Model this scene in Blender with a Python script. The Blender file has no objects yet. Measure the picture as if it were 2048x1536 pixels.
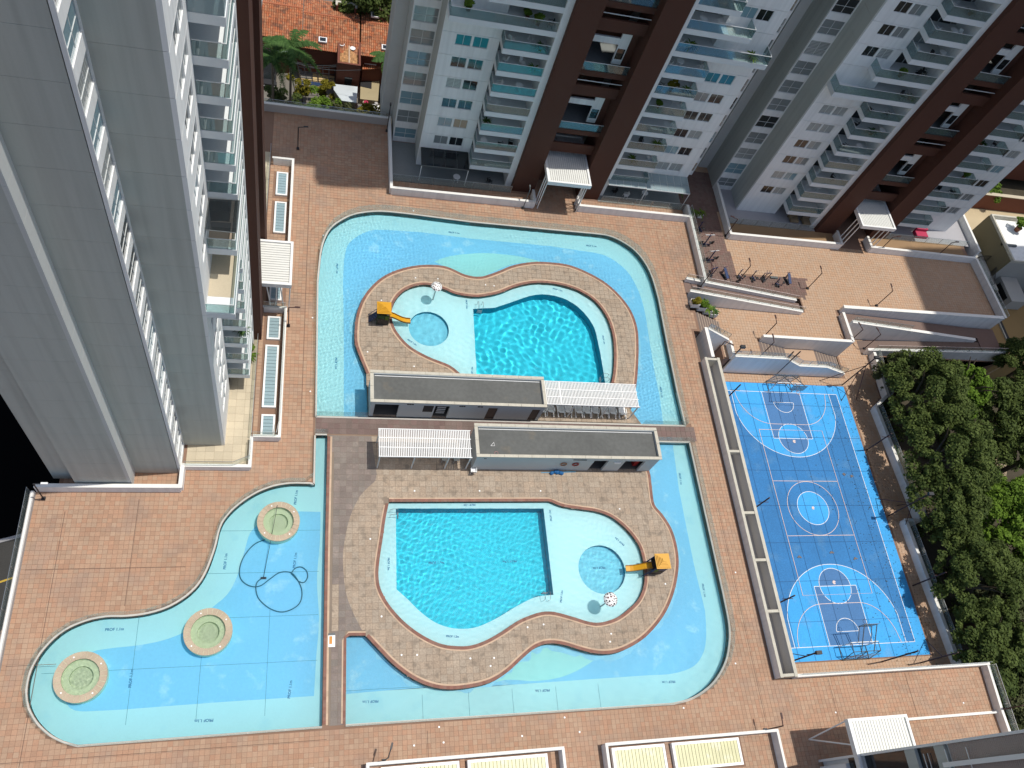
import bpy, bmesh, math, random
import numpy as np
from mathutils import Vector, Matrix
from mathutils.geometry import tessellate_polygon
random.seed(7); rng = np.random.default_rng(7)
sc = bpy.context.scene; COL = sc.collection
# ------------------------------------------------------------------ camera, world, sun, exposure
H = 66.0; FPX = 1605.75672
CR = np.array([[0.96573748, -0.09127307, 0.24294104],
               [0.03761396, -0.8770017, -0.47901274],
               [0.25678067, 0.47173853, -0.84352027]])      # world -> camera (x right, y down, z forward)
cam = bpy.data.objects.new('camera', bpy.data.cameras.new('camera')); COL.objects.link(cam); sc.camera = cam
cam.data.sensor_width = 36; cam.data.lens = FPX / 2048 * 36; cam.data.clip_start = 0.5; cam.data.clip_end = 2500
_m = Matrix(((CR[0][0], -CR[1][0], -CR[2][0], 0), (CR[0][1], -CR[1][1], -CR[2][1], 0), (CR[0][2], -CR[1][2], -CR[2][2], H), (0, 0, 0, 1)))
cam.matrix_world = _m
SUN = Vector((0.29, 0.028, 1.0)).normalized()
w = bpy.data.worlds.new('World'); sc.world = w; w.use_nodes = True
nt = w.node_tree; bg = nt.nodes['Background']; sky = nt.nodes.new('ShaderNodeTexSky'); sky.sky_type = 'NISHITA'; sky.sun_disc = False
sky.sun_elevation = math.asin(SUN.z); sky.sun_rotation = math.atan2(SUN.x, SUN.y); sky.air_density = 1.0; sky.dust_density = 2.0; sky.ozone_density = 0.4
nt.links.new(sky.outputs[0], bg.inputs[0]); bg.inputs[1].default_value = 0.125
sl = bpy.data.lights.new('sun', 'SUN'); sl.energy = 3.65; sl.angle = math.radians(0.5); sl.color = (1.0, 0.965, 0.9)
so = bpy.data.objects.new('sun', sl); COL.objects.link(so); so.rotation_euler = SUN.to_track_quat('Z', 'Y').to_euler(); so.location = (0, 0, 150)
sl.cycles.is_caustics_light = True
sc.view_settings.view_transform = 'Standard'; sc.view_settings.look = 'None'; sc.view_settings.gamma = 1; sc.view_settings.use_curve_mapping = False
sc.view_settings.exposure = 0.0
sc.cycles.use_denoising = True; sc.cycles.max_bounces = 8; sc.cycles.transparent_max_bounces = 12; sc.cycles.diffuse_bounces = 4
sc.cycles.sample_clamp_indirect = 6

# ------------------------------------------------------------------ helpers
def gp(px, py, z=0.0):
    """point of the photograph (2048 px wide) laid on the horizontal plane at height z"""
    d = CR.T @ np.array([(px - 1024) / FPX, (py - 768) / FPX, 1.0]); t = (z - H) / d[2]
    return (float(d[0] * t), float(d[1] * t), z)
def proj(p):
    c = CR @ (np.array(p, float) - np.array([0, 0, H])); return 1024 + FPX * c[0] / c[2], 768 + FPX * c[1] / c[2]
def zo(x0, y0, s): return lambda u, v: (x0 + u / s, y0 + v / s)
def P2(pts, z=0.0): return [gp(a, b, z)[:2] for a, b in pts]
def smooth(pts, step=0.35, closed=False):
    """Catmull-Rom through pts"""
    n = len(pts); out = []; P = [np.array(p, float) for p in pts]
    rngk = range(n) if closed else range(n - 1)
    for i in rngk:
        p0 = P[(i - 1) % n] if (closed or i > 0) else P[0]; p1 = P[i]; p2 = P[(i + 1) % n]
        p3 = P[(i + 2) % n] if (closed or i + 2 < n) else P[-1]
        k = max(1, int(np.linalg.norm(p2 - p1) / step))
        for j in range(k):
            t = j / k
            out.append(tuple(0.5 * ((2 * p1) + (-p0 + p2) * t + (2 * p0 - 5 * p1 + 4 * p2 - p3) * t * t + (-p0 + 3 * p1 - 3 * p2 + p3) * t ** 3)))
    if not closed: out.append(tuple(P[-1]))
    return out
def inside(poly, X, Y):
    X = np.asarray(X, float); Y = np.asarray(Y, float); r = np.zeros(X.shape, bool); n = len(poly)
    for i in range(n):
        x0, y0 = poly[i]; x1, y1 = poly[(i + 1) % n]
        if y0 == y1: continue
        c = ((y0 > Y) != (y1 > Y)) & (X < (x1 - x0) * (Y - y0) / (y1 - y0) + x0); r ^= c
    return r
def area(p): return 0.5 * sum(p[i][0] * p[(i + 1) % len(p)][1] - p[(i + 1) % len(p)][0] * p[i][1] for i in range(len(p)))
def offset(poly, d, closed=True):
    """shift a path to its left by d"""
    n = len(poly); out = []
    for i in range(n):
        a = np.array(poly[(i - 1) % n] if closed or i > 0 else poly[i]); b = np.array(poly[(i + 1) % n] if closed or i < n - 1 else poly[i])
        t = b - a; L = np.linalg.norm(t) + 1e-9; t /= L; out.append((poly[i][0] - t[1] * d, poly[i][1] + t[0] * d))
    return out

def wloc(o):
    v = Vector((0, 0, 0))
    while o is not None:
        v = v + o.location; o = o.parent
    return v
class MB:
    def __init__(s): s.v = []; s.f = []; s.t = []; s.cur = 0.0
    def face(s, pts, tint=None):
        i = len(s.v); s.v += [tuple(p) for p in pts]; s.f.append(tuple(range(i, i + len(pts)))); s.t.append(s.cur if tint is None else tint); return s
    def hexa(s, p, tint=None, bottom=True):
        i = len(s.v); s.v += [tuple(q) for q in p]; fs = [(4, 5, 6, 7), (0, 1, 5, 4), (1, 2, 6, 5), (2, 3, 7, 6), (3, 0, 4, 7)]
        if bottom: fs.append((3, 2, 1, 0))
        for f in fs: s.f.append(tuple(i + k for k in f)); s.t.append(s.cur if tint is None else tint)
        return s
    def box(s, x0, x1, y0, y1, z0, z1, tint=None, bottom=True):
        if x0 > x1: x0, x1 = x1, x0
        if y0 > y1: y0, y1 = y1, y0
        if z0 > z1: z0, z1 = z1, z0
        return s.hexa([(x0, y0, z0), (x1, y0, z0), (x1, y1, z0), (x0, y1, z0), (x0, y0, z1), (x1, y0, z1), (x1, y1, z1), (x0, y1, z1)], tint, bottom)
    def bar(s, a, b, wd, z0, z1, tint=None):
        """upright slab along a-b (2-D), width wd"""
        a = np.array(a[:2], float); b = np.array(b[:2], float); t = b - a; t /= np.linalg.norm(t) + 1e-9; n = np.array([-t[1], t[0]]) * wd / 2
        q = [a - n, b - n, b + n, a + n]
        return s.hexa([(*k, z0) for k in q] + [(*k, z1) for k in q], tint)
    def slope(s, a, b, wd, za0, za1, zb0, zb1, tint=None):
        a = np.array(a[:2], float); b = np.array(b[:2], float); t = b - a; t /= np.linalg.norm(t) + 1e-9; n = np.array([-t[1], t[0]]) * wd / 2
        return s.hexa([(*(a - n), za0), (*(b - n), zb0), (*(b + n), zb0), (*(a + n), za0), (*(a - n), za1), (*(b - n), zb1), (*(b + n), zb1), (*(a + n), za1)], tint)
    def tube(s, p, q, r, n=6, r2=None, cap=True):
        p = Vector(p); q = Vector(q); r2 = r if r2 is None else r2; d = (q - p)
        if d.length < 1e-6: return s
        d.normalize(); u = d.orthogonal().normalized(); v = d.cross(u); i = len(s.v)
        for c, rr in ((p, r), (q, r2)):
            for k in range(n):
                a = 2 * math.pi * k / n; s.v.append(tuple(c + u * math.cos(a) * rr + v * math.sin(a) * rr))
        for k in range(n): s.f.append((i + k, i + (k + 1) % n, i + n + (k + 1) % n, i + n + k)); s.t.append(s.cur)
        if cap: s.f.append(tuple(i + n + k for k in range(n))); s.f.append(tuple(i + n - 1 - k for k in range(n))); s.t += [s.cur] * 2
        return s
    def path(s, pts, r, n=6, closed=False):
        for a, b in zip(pts, pts[1:] + ([pts[0]] if closed else [])): s.tube(a, b, r, n)
        return s
    def lathe(s, prof, c=(0, 0, 0), n=20):
        i = len(s.v)
        for r, z in prof:
            for k in range(n):
                a = 2 * math.pi * k / n; s.v.append((c[0] + r * math.cos(a), c[1] + r * math.sin(a), c[2] + z))
        for j in range(len(prof) - 1):
            for k in range(n): s.f.append((i + j * n + k, i + j * n + (k + 1) % n, i + (j + 1) * n + (k + 1) % n, i + (j + 1) * n + k)); s.t.append(s.cur)
        return s
    def prism(s, poly, z0, z1, holes=(), top=True, side=True, tint=None):
        if area(poly) < 0: poly = poly[::-1]
        loops = [poly] + [h if area(h) < 0 else h[::-1] for h in holes]
        if top:
            flat = [Vector((x, y, 0)) for l in loops for x, y in l]
            tris = tessellate_polygon([[Vector((x, y, 0)) for x, y in l] for l in loops]); i = len(s.v); s.v += [(p.x, p.y, z1) for p in flat]
            for t in tris:
                a, b, c = (flat[k] for k in t)
                if (b - a).cross(c - a).z < 0: t = (t[0], t[2], t[1])
                s.f.append(tuple(i + k for k in t)); s.t.append(s.cur if tint is None else tint)
        if side:
            for l in loops:
                n = len(l)
                for k in range(n):
                    a = l[k]; b = l[(k + 1) % n]; s.face([(a[0], a[1], z0), (b[0], b[1], z0), (b[0], b[1], z1), (a[0], a[1], z1)], tint)
        return s
    def wall(s, poly, z0, z1, closed=True):
        n = len(poly)
        for k in range(n if closed else n - 1):
            a = poly[k]; b = poly[(k + 1) % n]; s.face([(a[0], a[1], z0), (b[0], b[1], z0), (b[0], b[1], z1), (a[0], a[1], z1)])
        return s
    def mesh(s, name, m, off=(0, 0, 0), smooth_=False, tint=False):
        me = bpy.data.meshes.new(name); o = Vector(off)
        me.from_pydata([(x - o.x, y - o.y, z - o.z) for x, y, z in s.v] if o.length else s.v, [], s.f)
        if m: me.materials.append(m)
        if smooth_: me.polygons.foreach_set('use_smooth', [True] * len(s.f))
        if tint:
            at = me.attributes.new('tint', 'FLOAT', 'FACE'); at.data.foreach_set('value', [float(x) for x in s.t])
        me.update(); return me
    def build(s, name, m, parent=None, smooth_=False, tint=False, local=False, **kw):
        off = (0, 0, 0) if local or parent is None else wloc(parent)
        o = bpy.data.objects.new(name, s.mesh(name, m, off, smooth_, tint)); COL.objects.link(o)
        if parent is not None: o.parent = parent
        for k, v in kw.items(): o[k] = v
        return o
def link(name, me, parent=None, loc=(0, 0, 0), rz=0.0, sca=None, **kw):
    o = bpy.data.objects.new(name, me); COL.objects.link(o); o.location = loc; o.rotation_euler = (0, 0, rz)
    if sca is not None: o.scale = sca
    if parent is not None: o.parent = parent
    for k, v in kw.items(): o[k] = v
    return o
def thing(name, label, cat, loc=(0, 0, 0), rz=0.0, group=None):
    o = bpy.data.objects.new(name, None); COL.objects.link(o); o.location = loc; o.rotation_euler = (0, 0, rz); o.empty_display_size = 0.2
    o['label'] = label; o['category'] = cat
    if group: o['group'] = group
    return o
def tag(o, label, cat, group=None):
    o['label'] = label; o['category'] = cat
    if group: o['group'] = group
    return o
def dup(o, parent=None):
    c = o.copy(); COL.objects.link(c); c.parent = parent
    for ch in list(o.children): dup(ch, c)
    return c
def place(o, loc, rz, label, group=None):
    o.location = loc; o.rotation_euler = (0, 0, rz); o['label'] = label
    if group: o['group'] = group
    return o

# ------------------------------------------------------------------ materials
_mc = {}
def mat(name, col, rough=0.7, var=0.12, vs=1.5, fine=0.06, fs=18.0, bump=0.0, metal=0.0, spec=0.4, tint=0.0, hue=0.0, stain=None, coat=0.0, streak=0.0):
    if name in _mc: return _mc[name]
    m = bpy.data.materials.new(name); m.use_nodes = True; n = m.node_tree.nodes; L = m.node_tree.links; b = n['Principled BSDF']
    b.inputs['Roughness'].default_value = rough; b.inputs['Metallic'].default_value = metal; b.inputs['Specular IOR Level'].default_value = spec
    if coat: b.inputs['Coat Weight'].default_value = coat
    tc = n.new('ShaderNodeTexCoord'); geo = n.new('ShaderNodeNewGeometry')
    def noise(scale, det=4):
        q = n.new('ShaderNodeTexNoise'); q.inputs['Scale'].default_value = scale; q.inputs['Detail'].default_value = det; L.new(geo.outputs['Position'], q.inputs['Vector']); return q
    a = noise(vs * 0.35, 5); f = noise(fs, 3)
    def mad(x, k, c):
        q = n.new('ShaderNodeMath'); q.operation = 'MULTIPLY_ADD'; L.new(x, q.inputs[0]); q.inputs[1].default_value = k; q.inputs[2].default_value = c; return q.outputs[0]
    def mul(x, y):
        q = n.new('ShaderNodeMath'); q.operation = 'MULTIPLY'; L.new(x, q.inputs[0]); L.new(y, q.inputs[1]); return q.outputs[0]
    g = mul(mad(a.outputs['Fac'], 2 * var * 1.6, 1 - var * 1.6), mad(f.outputs['Fac'], 2 * fine * 1.6, 1 - fine * 1.6))
    if streak:
        mpg = n.new('ShaderNodeMapping'); mpg.inputs['Scale'].default_value = (1.6, 1.6, .07); L.new(geo.outputs['Position'], mpg.inputs[0]); q0 = n.new('ShaderNodeTexNoise'); q0.inputs['Scale'].default_value = 1.4; q0.inputs['Detail'].default_value = 6; L.new(mpg.outputs[0], q0.inputs['Vector'])
        rr0 = n.new('ShaderNodeMapRange'); L.new(q0.outputs['Fac'], rr0.inputs[0]); rr0.inputs[1].default_value = .42; rr0.inputs[2].default_value = .72; rr0.inputs[3].default_value = 1.0; rr0.inputs[4].default_value = 1 - streak; g = mul(g, rr0.outputs[0])
    base = n.new('ShaderNodeRGB'); base.outputs[0].default_value = (*col, 1); co = base.outputs[0]
    if tint:
        at = n.new('ShaderNodeAttribute'); at.attribute_name = 'tint'; oi = n.new('ShaderNodeObjectInfo')
        ad = n.new('ShaderNodeMath'); ad.operation = 'ADD'; L.new(at.outputs['Fac'], ad.inputs[0]); L.new(oi.outputs['Random'], ad.inputs[1])
        fr = n.new('ShaderNodeMath'); fr.operation = 'FRACT'; L.new(ad.outputs[0], fr.inputs[0]); g = mul(g, mad(fr.outputs[0], 2 * tint, 1 - tint))
        if hue:
            f2 = n.new('ShaderNodeMath'); f2.operation = 'MULTIPLY'; L.new(ad.outputs[0], f2.inputs[0]); f2.inputs[1].default_value = 7.31
            f3 = n.new('ShaderNodeMath'); f3.operation = 'FRACT'; L.new(f2.outputs[0], f3.inputs[0])
            hs = n.new('ShaderNodeHueSaturation'); L.new(mad(f3.outputs[0], 2 * hue, 0.5 - hue), hs.inputs['Hue']); L.new(mad(f3.outputs[0], -0.16, 1.08), hs.inputs['Saturation']); L.new(co, hs.inputs['Color']); co = hs.outputs[0]
    if stain:
        q = noise(stain[1], 6); r = n.new('ShaderNodeMapRange'); L.new(q.outputs['Fac'], r.inputs[0]); r.inputs[1].default_value = stain[2]; r.inputs[2].default_value = stain[2] + 0.12
        mx = n.new('ShaderNodeMix'); mx.data_type = 'RGBA'; L.new(mul(r.outputs[0], mad(f.outputs['Fac'], 1.2, 0.1)), mx.inputs[0]); L.new(co, mx.inputs[6]); mx.inputs[7].default_value = (*stain[0], 1); co = mx.outputs[2]
    vm = n.new('ShaderNodeVectorMath'); vm.operation = 'SCALE'; L.new(co, vm.inputs[0]); L.new(g, vm.inputs['Scale']); L.new(vm.outputs[0], b.inputs['Base Color'])
    if bump:
        bp = n.new('ShaderNodeBump'); bp.inputs['Strength'].default_value = bump; bp.inputs['Distance'].default_value = 0.02; L.new(f.outputs['Fac'], bp.inputs['Height']); L.new(bp.outputs[0], b.inputs['Normal'])
    _mc[name] = m; return m
def stripes(m, axis, period, frac, col2, obj=False):
    """second colour in lines across an axis (print and blinds only)"""
    n = m.node_tree.nodes; L = m.node_tree.links; b = n['Principled BSDF']; src = b.inputs['Base Color'].links[0].from_socket
    geo = n.new('ShaderNodeNewGeometry') if not obj else n.new('ShaderNodeTexCoord'); sp = n.new('ShaderNodeSeparateXYZ'); L.new(geo.outputs['Position' if not obj else 'Object'], sp.inputs[0])
    q = n.new('ShaderNodeMath'); q.operation = 'PINGPONG'; L.new(sp.outputs[axis], q.inputs[0]); q.inputs[1].default_value = period / 2
    c = n.new('ShaderNodeMath'); c.operation = 'LESS_THAN'; L.new(q.outputs[0], c.inputs[0]); c.inputs[1].default_value = frac * period / 2
    mx = n.new('ShaderNodeMix'); mx.data_type = 'RGBA'; L.new(c.outputs[0], mx.inputs[0]); L.new(src, mx.inputs[6]); mx.inputs[7].default_value = (*col2, 1); L.new(mx.outputs[2], b.inputs['Base Color']); return m
def glassm(name, tintc, refl=0.10, rough=0.02, alpha=0.0, body=(0.5, 0.6, 0.6), fres=0.22):
    if name in _mc: return _mc[name]
    m = bpy.data.materials.new(name); m.use_nodes = True; n = m.node_tree.nodes; L = m.node_tree.links; n.clear()
    out = n.new('ShaderNodeOutputMaterial'); tr = n.new('ShaderNodeBsdfTransparent'); tr.inputs[0].default_value = (*tintc, 1); gl = n.new('ShaderNodeBsdfGlossy'); gl.inputs['Roughness'].default_value = rough
    fr = n.new('ShaderNodeLayerWeight'); fr.inputs[0].default_value = 0.35; mp = n.new('ShaderNodeMath'); mp.operation = 'MULTIPLY_ADD'; L.new(fr.outputs['Fresnel'], mp.inputs[0]); mp.inputs[1].default_value = fres; mp.inputs[2].default_value = refl * 0.5
    mx = n.new('ShaderNodeMixShader'); L.new(mp.outputs[0], mx.inputs[0]); L.new(tr.outputs[0], mx.inputs[1]); L.new(gl.outputs[0], mx.inputs[2]); last = mx.outputs[0]
    if alpha:
        df = n.new('ShaderNodeBsdfDiffuse'); df.inputs[0].default_value = (*body, 1); m2 = n.new('ShaderNodeMixShader'); m2.inputs[0].default_value = alpha; L.new(last, m2.inputs[1]); L.new(df.outputs[0], m2.inputs[2]); last = m2.outputs[0]
    L.new(last, out.inputs[0]); _mc[name] = m; return m
def waterm(name, ior=1.33, col=(1, 1, 1)):
    m = bpy.data.materials.new(name); m.use_nodes = True; n = m.node_tree.nodes; L = m.node_tree.links; n.clear(); out = n.new('ShaderNodeOutputMaterial')
    g = n.new('ShaderNodeBsdfGlass'); g.inputs['IOR'].default_value = ior; g.inputs['Roughness'].default_value = 0; g.inputs['Color'].default_value = (*col, 1); L.new(g.outputs[0], out.inputs[0]); return m

TERRA = mat('terracotta_tile', (0.375, 0.233, 0.150), 0.75, 0.09, 0.7, 0.10, 9, 0.25, tint=0.08, hue=0.006, stain=((0.315, 0.215, 0.155), 0.35, 0.53))
TERRA2 = mat('plaza_tile', (0.43, 0.285, 0.185), 0.75, 0.06, 0.8, 0.06, 9, 0.25, tint=0.03, hue=0.003, stain=((0.41, 0.29, 0.20), 0.3, 0.58))
GROUT = mat('tile_joint', (0.23, 0.14, 0.095), 0.9)
BEIGE = mat('stamped_beige_paving', (0.345, 0.272, 0.202), 0.8, 0.14, 1.6, 0.26, 7, 0.4, tint=0.06, hue=0.003, stain=((0.20, 0.16, 0.12), 1.5, 0.54))
MAUVE = mat('stamped_grey_paving', (0.20, 0.165, 0.142), 0.8, 0.16, 2.0, 0.14, 8, 0.4, tint=0.11, hue=0.01, stain=((0.25, 0.20, 0.17), 1.3, 0.57))
BROWNT = mat('brown_tile', (0.165, 0.105, 0.085), 0.75, 0.10, 1.0, 0.08, 9, 0.25, tint=0.10, hue=0.008)
JOINT2 = mat('dark_joint', (0.225, 0.178, 0.135), 0.9)
WHITE = mat('white_render', (0.82, 0.82, 0.80), 0.8, 0.03, 0.4, 0.02, 12, streak=.12)
WHITE2 = mat('white_paint_metal', (0.80, 0.80, 0.78), 0.45, 0.03, 1, 0.02, 12)
CAPW = mat('white_coping', (0.74, 0.72, 0.67), 0.7, 0.06, 2, 0.06, 14)
GREYW = mat('grey_render', (0.47, 0.485, 0.445), 0.75, 0.05, 0.25, 0.02, 12, stain=((0.47, 0.48, 0.44), 0.15, 0.55), streak=.14)
CONC = mat('concrete_render', (0.43, 0.41, 0.39), 0.85, 0.07, 0.5, 0.05, 8)
LIGHTG = mat('light_grey_render', (0.56, 0.57, 0.55), 0.8, 0.05, 0.4, 0.03, 10)
FINB = mat('brown_render', (0.080, 0.029, 0.017), 0.8, 0.05, 0.4, 0.03, 10)
SLATE = mat('slab_edge_white', (0.70, 0.72, 0.72), 0.8, 0.04, 1.0, 0.03, 12)
DARK = mat('dark_interior', (0.035, 0.034, 0.033), 0.8)
PANE_D = mat('dark_window_glass', (0.018, 0.022, 0.024), 0.06, spec=0.8)
PANE_G = mat('curtained_window_glass', (0.22, 0.24, 0.24), 0.12, spec=0.8, coat=0.5)
PANE_W = stripes(mat('blind_window_glass', (0.46, 0.48, 0.46), 0.2, spec=0.6), 2, 0.16, 0.4, (0.16, 0.17, 0.17))
PANE_B = mat('blue_curtain_glass', (0.20, 0.33, 0.38), 0.12, spec=0.8, coat=0.5)
PANE_T = mat('beige_curtain_glass', (0.36, 0.29, 0.21), 0.15, spec=0.6)
PANE_TEAL = mat('teal_window_glass', (0.03, 0.16, 0.18), 0.08, spec=0.8)
PANES = [PANE_D, PANE_G, PANE_D, PANE_W, PANE_D, PANE_B, PANE_G, PANE_W]
FRAME = mat('window_frame', (0.62, 0.64, 0.63), 0.5)
FRAMED = mat('dark_frame', (0.10, 0.11, 0.11), 0.5)
GL = glassm('clear_glass', (0.93, 0.96, 0.95), 0.05, alpha=0.06, body=(0.6, 0.68, 0.66), fres=.10)
GLB = glassm('balcony_glass', (0.68, 0.78, 0.78), 0.10, alpha=0.10, body=(0.34, 0.42, 0.42), fres=.20)
GLD = glassm('smoked_glass', (0.16, 0.18, 0.20), 0.12, alpha=0.18, body=(0.05, 0.06, 0.07))
GLP = glassm('pale_glass', (0.55, 0.66, 0.68), 0.2, alpha=0.55, body=(0.42, 0.52, 0.54))
STEEL = mat('steel', (0.45, 0.46, 0.46), 0.35, metal=0.8)
RUST = mat('dark_red_metal', (0.055, 0.022, 0.020), 0.6)
BLACKM = mat('black_metal', (0.02, 0.02, 0.022), 0.5)
NAVY = mat('navy_metal', (0.015, 0.025, 0.085), 0.5)
STONE = mat('pale_stone_coping', (0.50, 0.47, 0.39), 0.85, 0.12, 5, 0.14, 25, 0.5)
MEMB = mat('roof_membrane', (0.105, 0.108, 0.102), 0.8, 0.18, 0.9, 0.14, 3.0, 0.3, stain=((0.15, 0.13, 0.10), 0.5, 0.6))
POOLC = mat('pool_paint_pale', (0.40, 0.77, 0.80), 0.7, 0.04, 0.5, 0.02, 6, stain=((0.33, 0.70, 0.77), 0.5, 0.58))
POOLB = mat('pool_paint_blue', (0.205, 0.60, 0.84), 0.7, 0.07, 0.5, 0.05, 5, stain=((0.36, 0.72, 0.87), 0.75, 0.58))
POOLT = mat('pool_paint_turquoise', (0.33, 0.76, 0.74), 0.7, 0.04, 0.5, 0.02, 6)
SHELF = mat('pool_shelf_pale', (0.52, 0.82, 0.84), 0.7, 0.03, 0.5, 0.02, 6)
DEEP = mat('pool_deep_cyan', (0.024, 0.66, 0.83), 0.7, 0.04, 0.6, 0.02, 6)
BABY = mat('pool_baby_blue', (0.20, 0.66, 0.82), 0.7, 0.04, 0.6, 0.02, 6)
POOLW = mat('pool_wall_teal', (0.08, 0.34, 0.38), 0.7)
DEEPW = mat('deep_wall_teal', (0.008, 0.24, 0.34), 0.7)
BRICKC = mat('brick_coping', (0.215, 0.11, 0.082), 0.8, 0.10, 3, 0.1, 20, 0.3, tint=0.12, hue=0.005)
SANDC = mat('sand_coping', (0.50, 0.36, 0.25), 0.8, 0.08, 3, 0.1, 20, tint=0.08)
CURB = mat('pool_curb', (0.50, 0.47, 0.42), 0.8, 0.08, 3, 0.08, 20)
COURTD = mat('court_blue', (0.024, 0.165, 0.40), 0.75, 0.16, 0.8, 0.18, 9, 0.3, stain=((0.06, 0.20, 0.40), 0.5, 0.54))
COURTL = mat('court_light_blue', (0.040, 0.33, 0.70), 0.75, 0.12, 0.8, 0.15, 9, 0.3, stain=((0.10, 0.33, 0.62), 0.6, 0.58))
COURTS = mat('court_slate_blue', (0.055, 0.165, 0.36), 0.75, 0.10, 0.8, 0.12, 9, 0.3)
LINEW = mat('line_white', (0.74, 0.76, 0.78), 0.7, 0.10, 6, 0.12, 20)
LINEO = mat('line_salmon', (0.66, 0.54, 0.50), 0.7, 0.10, 6, 0.12, 20)
LETTER = mat('lettering_blue', (0.02, 0.20, 0.38), 0.6)
YEL = mat('yellow_plastic', (0.60, 0.30, 0.010), 0.45, 0.05, 3, 0.03, 20)
BLUEP = mat('blue_plastic', (0.008, 0.03, 0.11), 0.4)
GREENP = mat('green_plastic', (0.10, 0.17, 0.012), 0.5)
ASPH = mat('asphalt', (0.040, 0.038, 0.034), 0.85, 0.2, 1.0, 0.2, 12, 0.4)
SHADEM = mat('yard_shade_black', (0.0022, 0.0022, 0.0025), 0.9, spec=0.05)  # deep shade beside the left tower, put into the ground colour as near-black
SOIL = mat('soil', (0.055, 0.045, 0.028), 0.95, 0.3, 2, 0.3, 10)
CREAM = mat('cream_paving', (0.50, 0.43, 0.31), 0.75, 0.08, 1.5, 0.06, 9, tint=0.08)
GREYF = mat('grey_paving', (0.20, 0.215, 0.21), 0.8, 0.10, 1.2, 0.08, 6)
ROOFT = mat('clay_roof_tile', (0.40, 0.155, 0.072), 0.85, 0.2, 2.5, 0.28, 7, 0.4, tint=0.13, hue=0.008, stain=((0.13, 0.065, 0.045), 1.3, 0.52))
YHOUSE = mat('ochre_wall', (0.30, 0.19, 0.075), 0.85, 0.08, 0.6)
BRICKR = mat('red_brown_wall', (0.16, 0.055, 0.033), 0.85, 0.10, 1)
BARK = mat('bark', (0.10, 0.075, 0.05), 0.9, 0.2, 4)
TRAYY = mat('cream_translucent_panel', (0.53, 0.51, 0.27), 0.4, 0.10, 2.5, 0.06, 12, stain=((0.62, 0.60, 0.42), 1.2, 0.56))
TRAYB = mat('pale_blue_panel', (0.26, 0.36, 0.39), 0.35, 0.10, 1.0, 0.06, 12)
TERRAW = mat('terracotta_pot', (0.22, 0.08, 0.04), 0.8)
RED = mat('red_paint', (0.40, 0.02, 0.02), 0.5)
PINK = mat('pink_fabric', (0.42, 0.03, 0.08), 0.7)
ORANGE = mat('orange_paint', (0.55, 0.22, 0.02), 0.5)
BLUEF = mat('blue_fabric', (0.01, 0.10, 0.26), 0.7)
JACW = mat('jacuzzi_green_paint', (0.74, 0.88, 0.62), 0.6, 0.06, 2); JACR = mat('jacuzzi_rim_stone', (0.44, 0.35, 0.25), 0.8, 0.16, 3, 0.14, 18, 0.3)
HOSE = mat('teal_hose', (0.012, 0.13, 0.19), 0.5)
WICK = mat('cane', (0.30, 0.18, 0.06), 0.6)
def leafm(name, c1, c2):
    m = bpy.data.materials.new(name); m.use_nodes = True; n = m.node_tree.nodes; L = m.node_tree.links; b = n['Principled BSDF']; b.inputs['Roughness'].default_value = 0.7; b.inputs['Specular IOR Level'].default_value = 0.15
    at = n.new('ShaderNodeAttribute'); at.attribute_name = 'tint'; mx = n.new('ShaderNodeMix'); mx.data_type = 'RGBA'; L.new(at.outputs['Fac'], mx.inputs[0]); mx.inputs[6].default_value = (*c1, 1); mx.inputs[7].default_value = (*c2, 1); L.new(mx.outputs[2], b.inputs['Base Color'])
    tl = n.new('ShaderNodeBsdfTranslucent'); L.new(mx.outputs[2], tl.inputs[0]); ms = n.new('ShaderNodeMixShader'); ms.inputs[0].default_value = 0.25; L.new(b.outputs[0], ms.inputs[1]); L.new(tl.outputs[0], ms.inputs[2]); L.new(ms.outputs[0], n['Material Output'].inputs[0]); return m
LEAF1 = leafm('leaf_dark', (0.036, 0.060, 0.014), (0.125, 0.165, 0.042)); LEAF2 = leafm('leaf_bright', (0.060, 0.115, 0.012), (0.16, 0.26, 0.03))
LEAF3 = leafm('leaf_dusty', (0.05, 0.060, 0.028), (0.12, 0.13, 0.055)); LEAFY = leafm('leaf_yellow', (0.10, 0.09, 0.008), (0.26, 0.22, 0.02)); LEAFP = leafm('leaf_palm', (0.035, 0.085, 0.02), (0.09, 0.17, 0.045))

# ================================================================== SETTING
def struct(o): o['kind'] = 'structure'; return o
def recv(o): o.cycles.is_caustics_receiver = True; return o
zA = zo(380, 400, 2048 / 560); zB = zo(720, 380, 2048 / 413.4); zC = zo(660, 980, 2048 / 760); zD = zo(0, 1100, 2048 / 700); zE = zo(0, 760, 2048 / 700)
# -- pool outlines traced at water level
OUT1 = P2([(632.5, 832), (637, 564), (642.5, 509)]) + smooth(P2([(642.5, 509), (649, 482), (664, 455.5), (694, 435.5), (722, 427), (763, 424), (817.5, 429)]))[1:] + \
    P2([(940, 445), (1118, 462), (1190, 468.5)]) + smooth(P2([(1190, 468.5), (1218, 473), (1245, 485), (1270, 503), (1290, 528), (1304, 558), (1316, 600)]))[1:] + P2([(1333, 688), (1352, 780), (1370, 850.5)])
ISL1 = smooth(P2([(733, 748), (716, 706), (709.5, 684), (709.5, 657), (713.6, 627), (727, 594), (749, 567), (776.5, 547.7), (817.5, 534), (858.5, 530), (894, 534), (930, 549.6), (958, 554), (978, 549.5), (1000, 541.5), (1020, 533), (1045, 527), (1075, 524), (1110, 526), (1140, 531), (1175, 545), (1210, 565), (1240, 592), (1262, 622), (1274, 655), (1277, 690), (1276, 730), (1272, 775), (1262, 820)])) + [(33.0, 33.0), (6.25, 33.0)]
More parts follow.
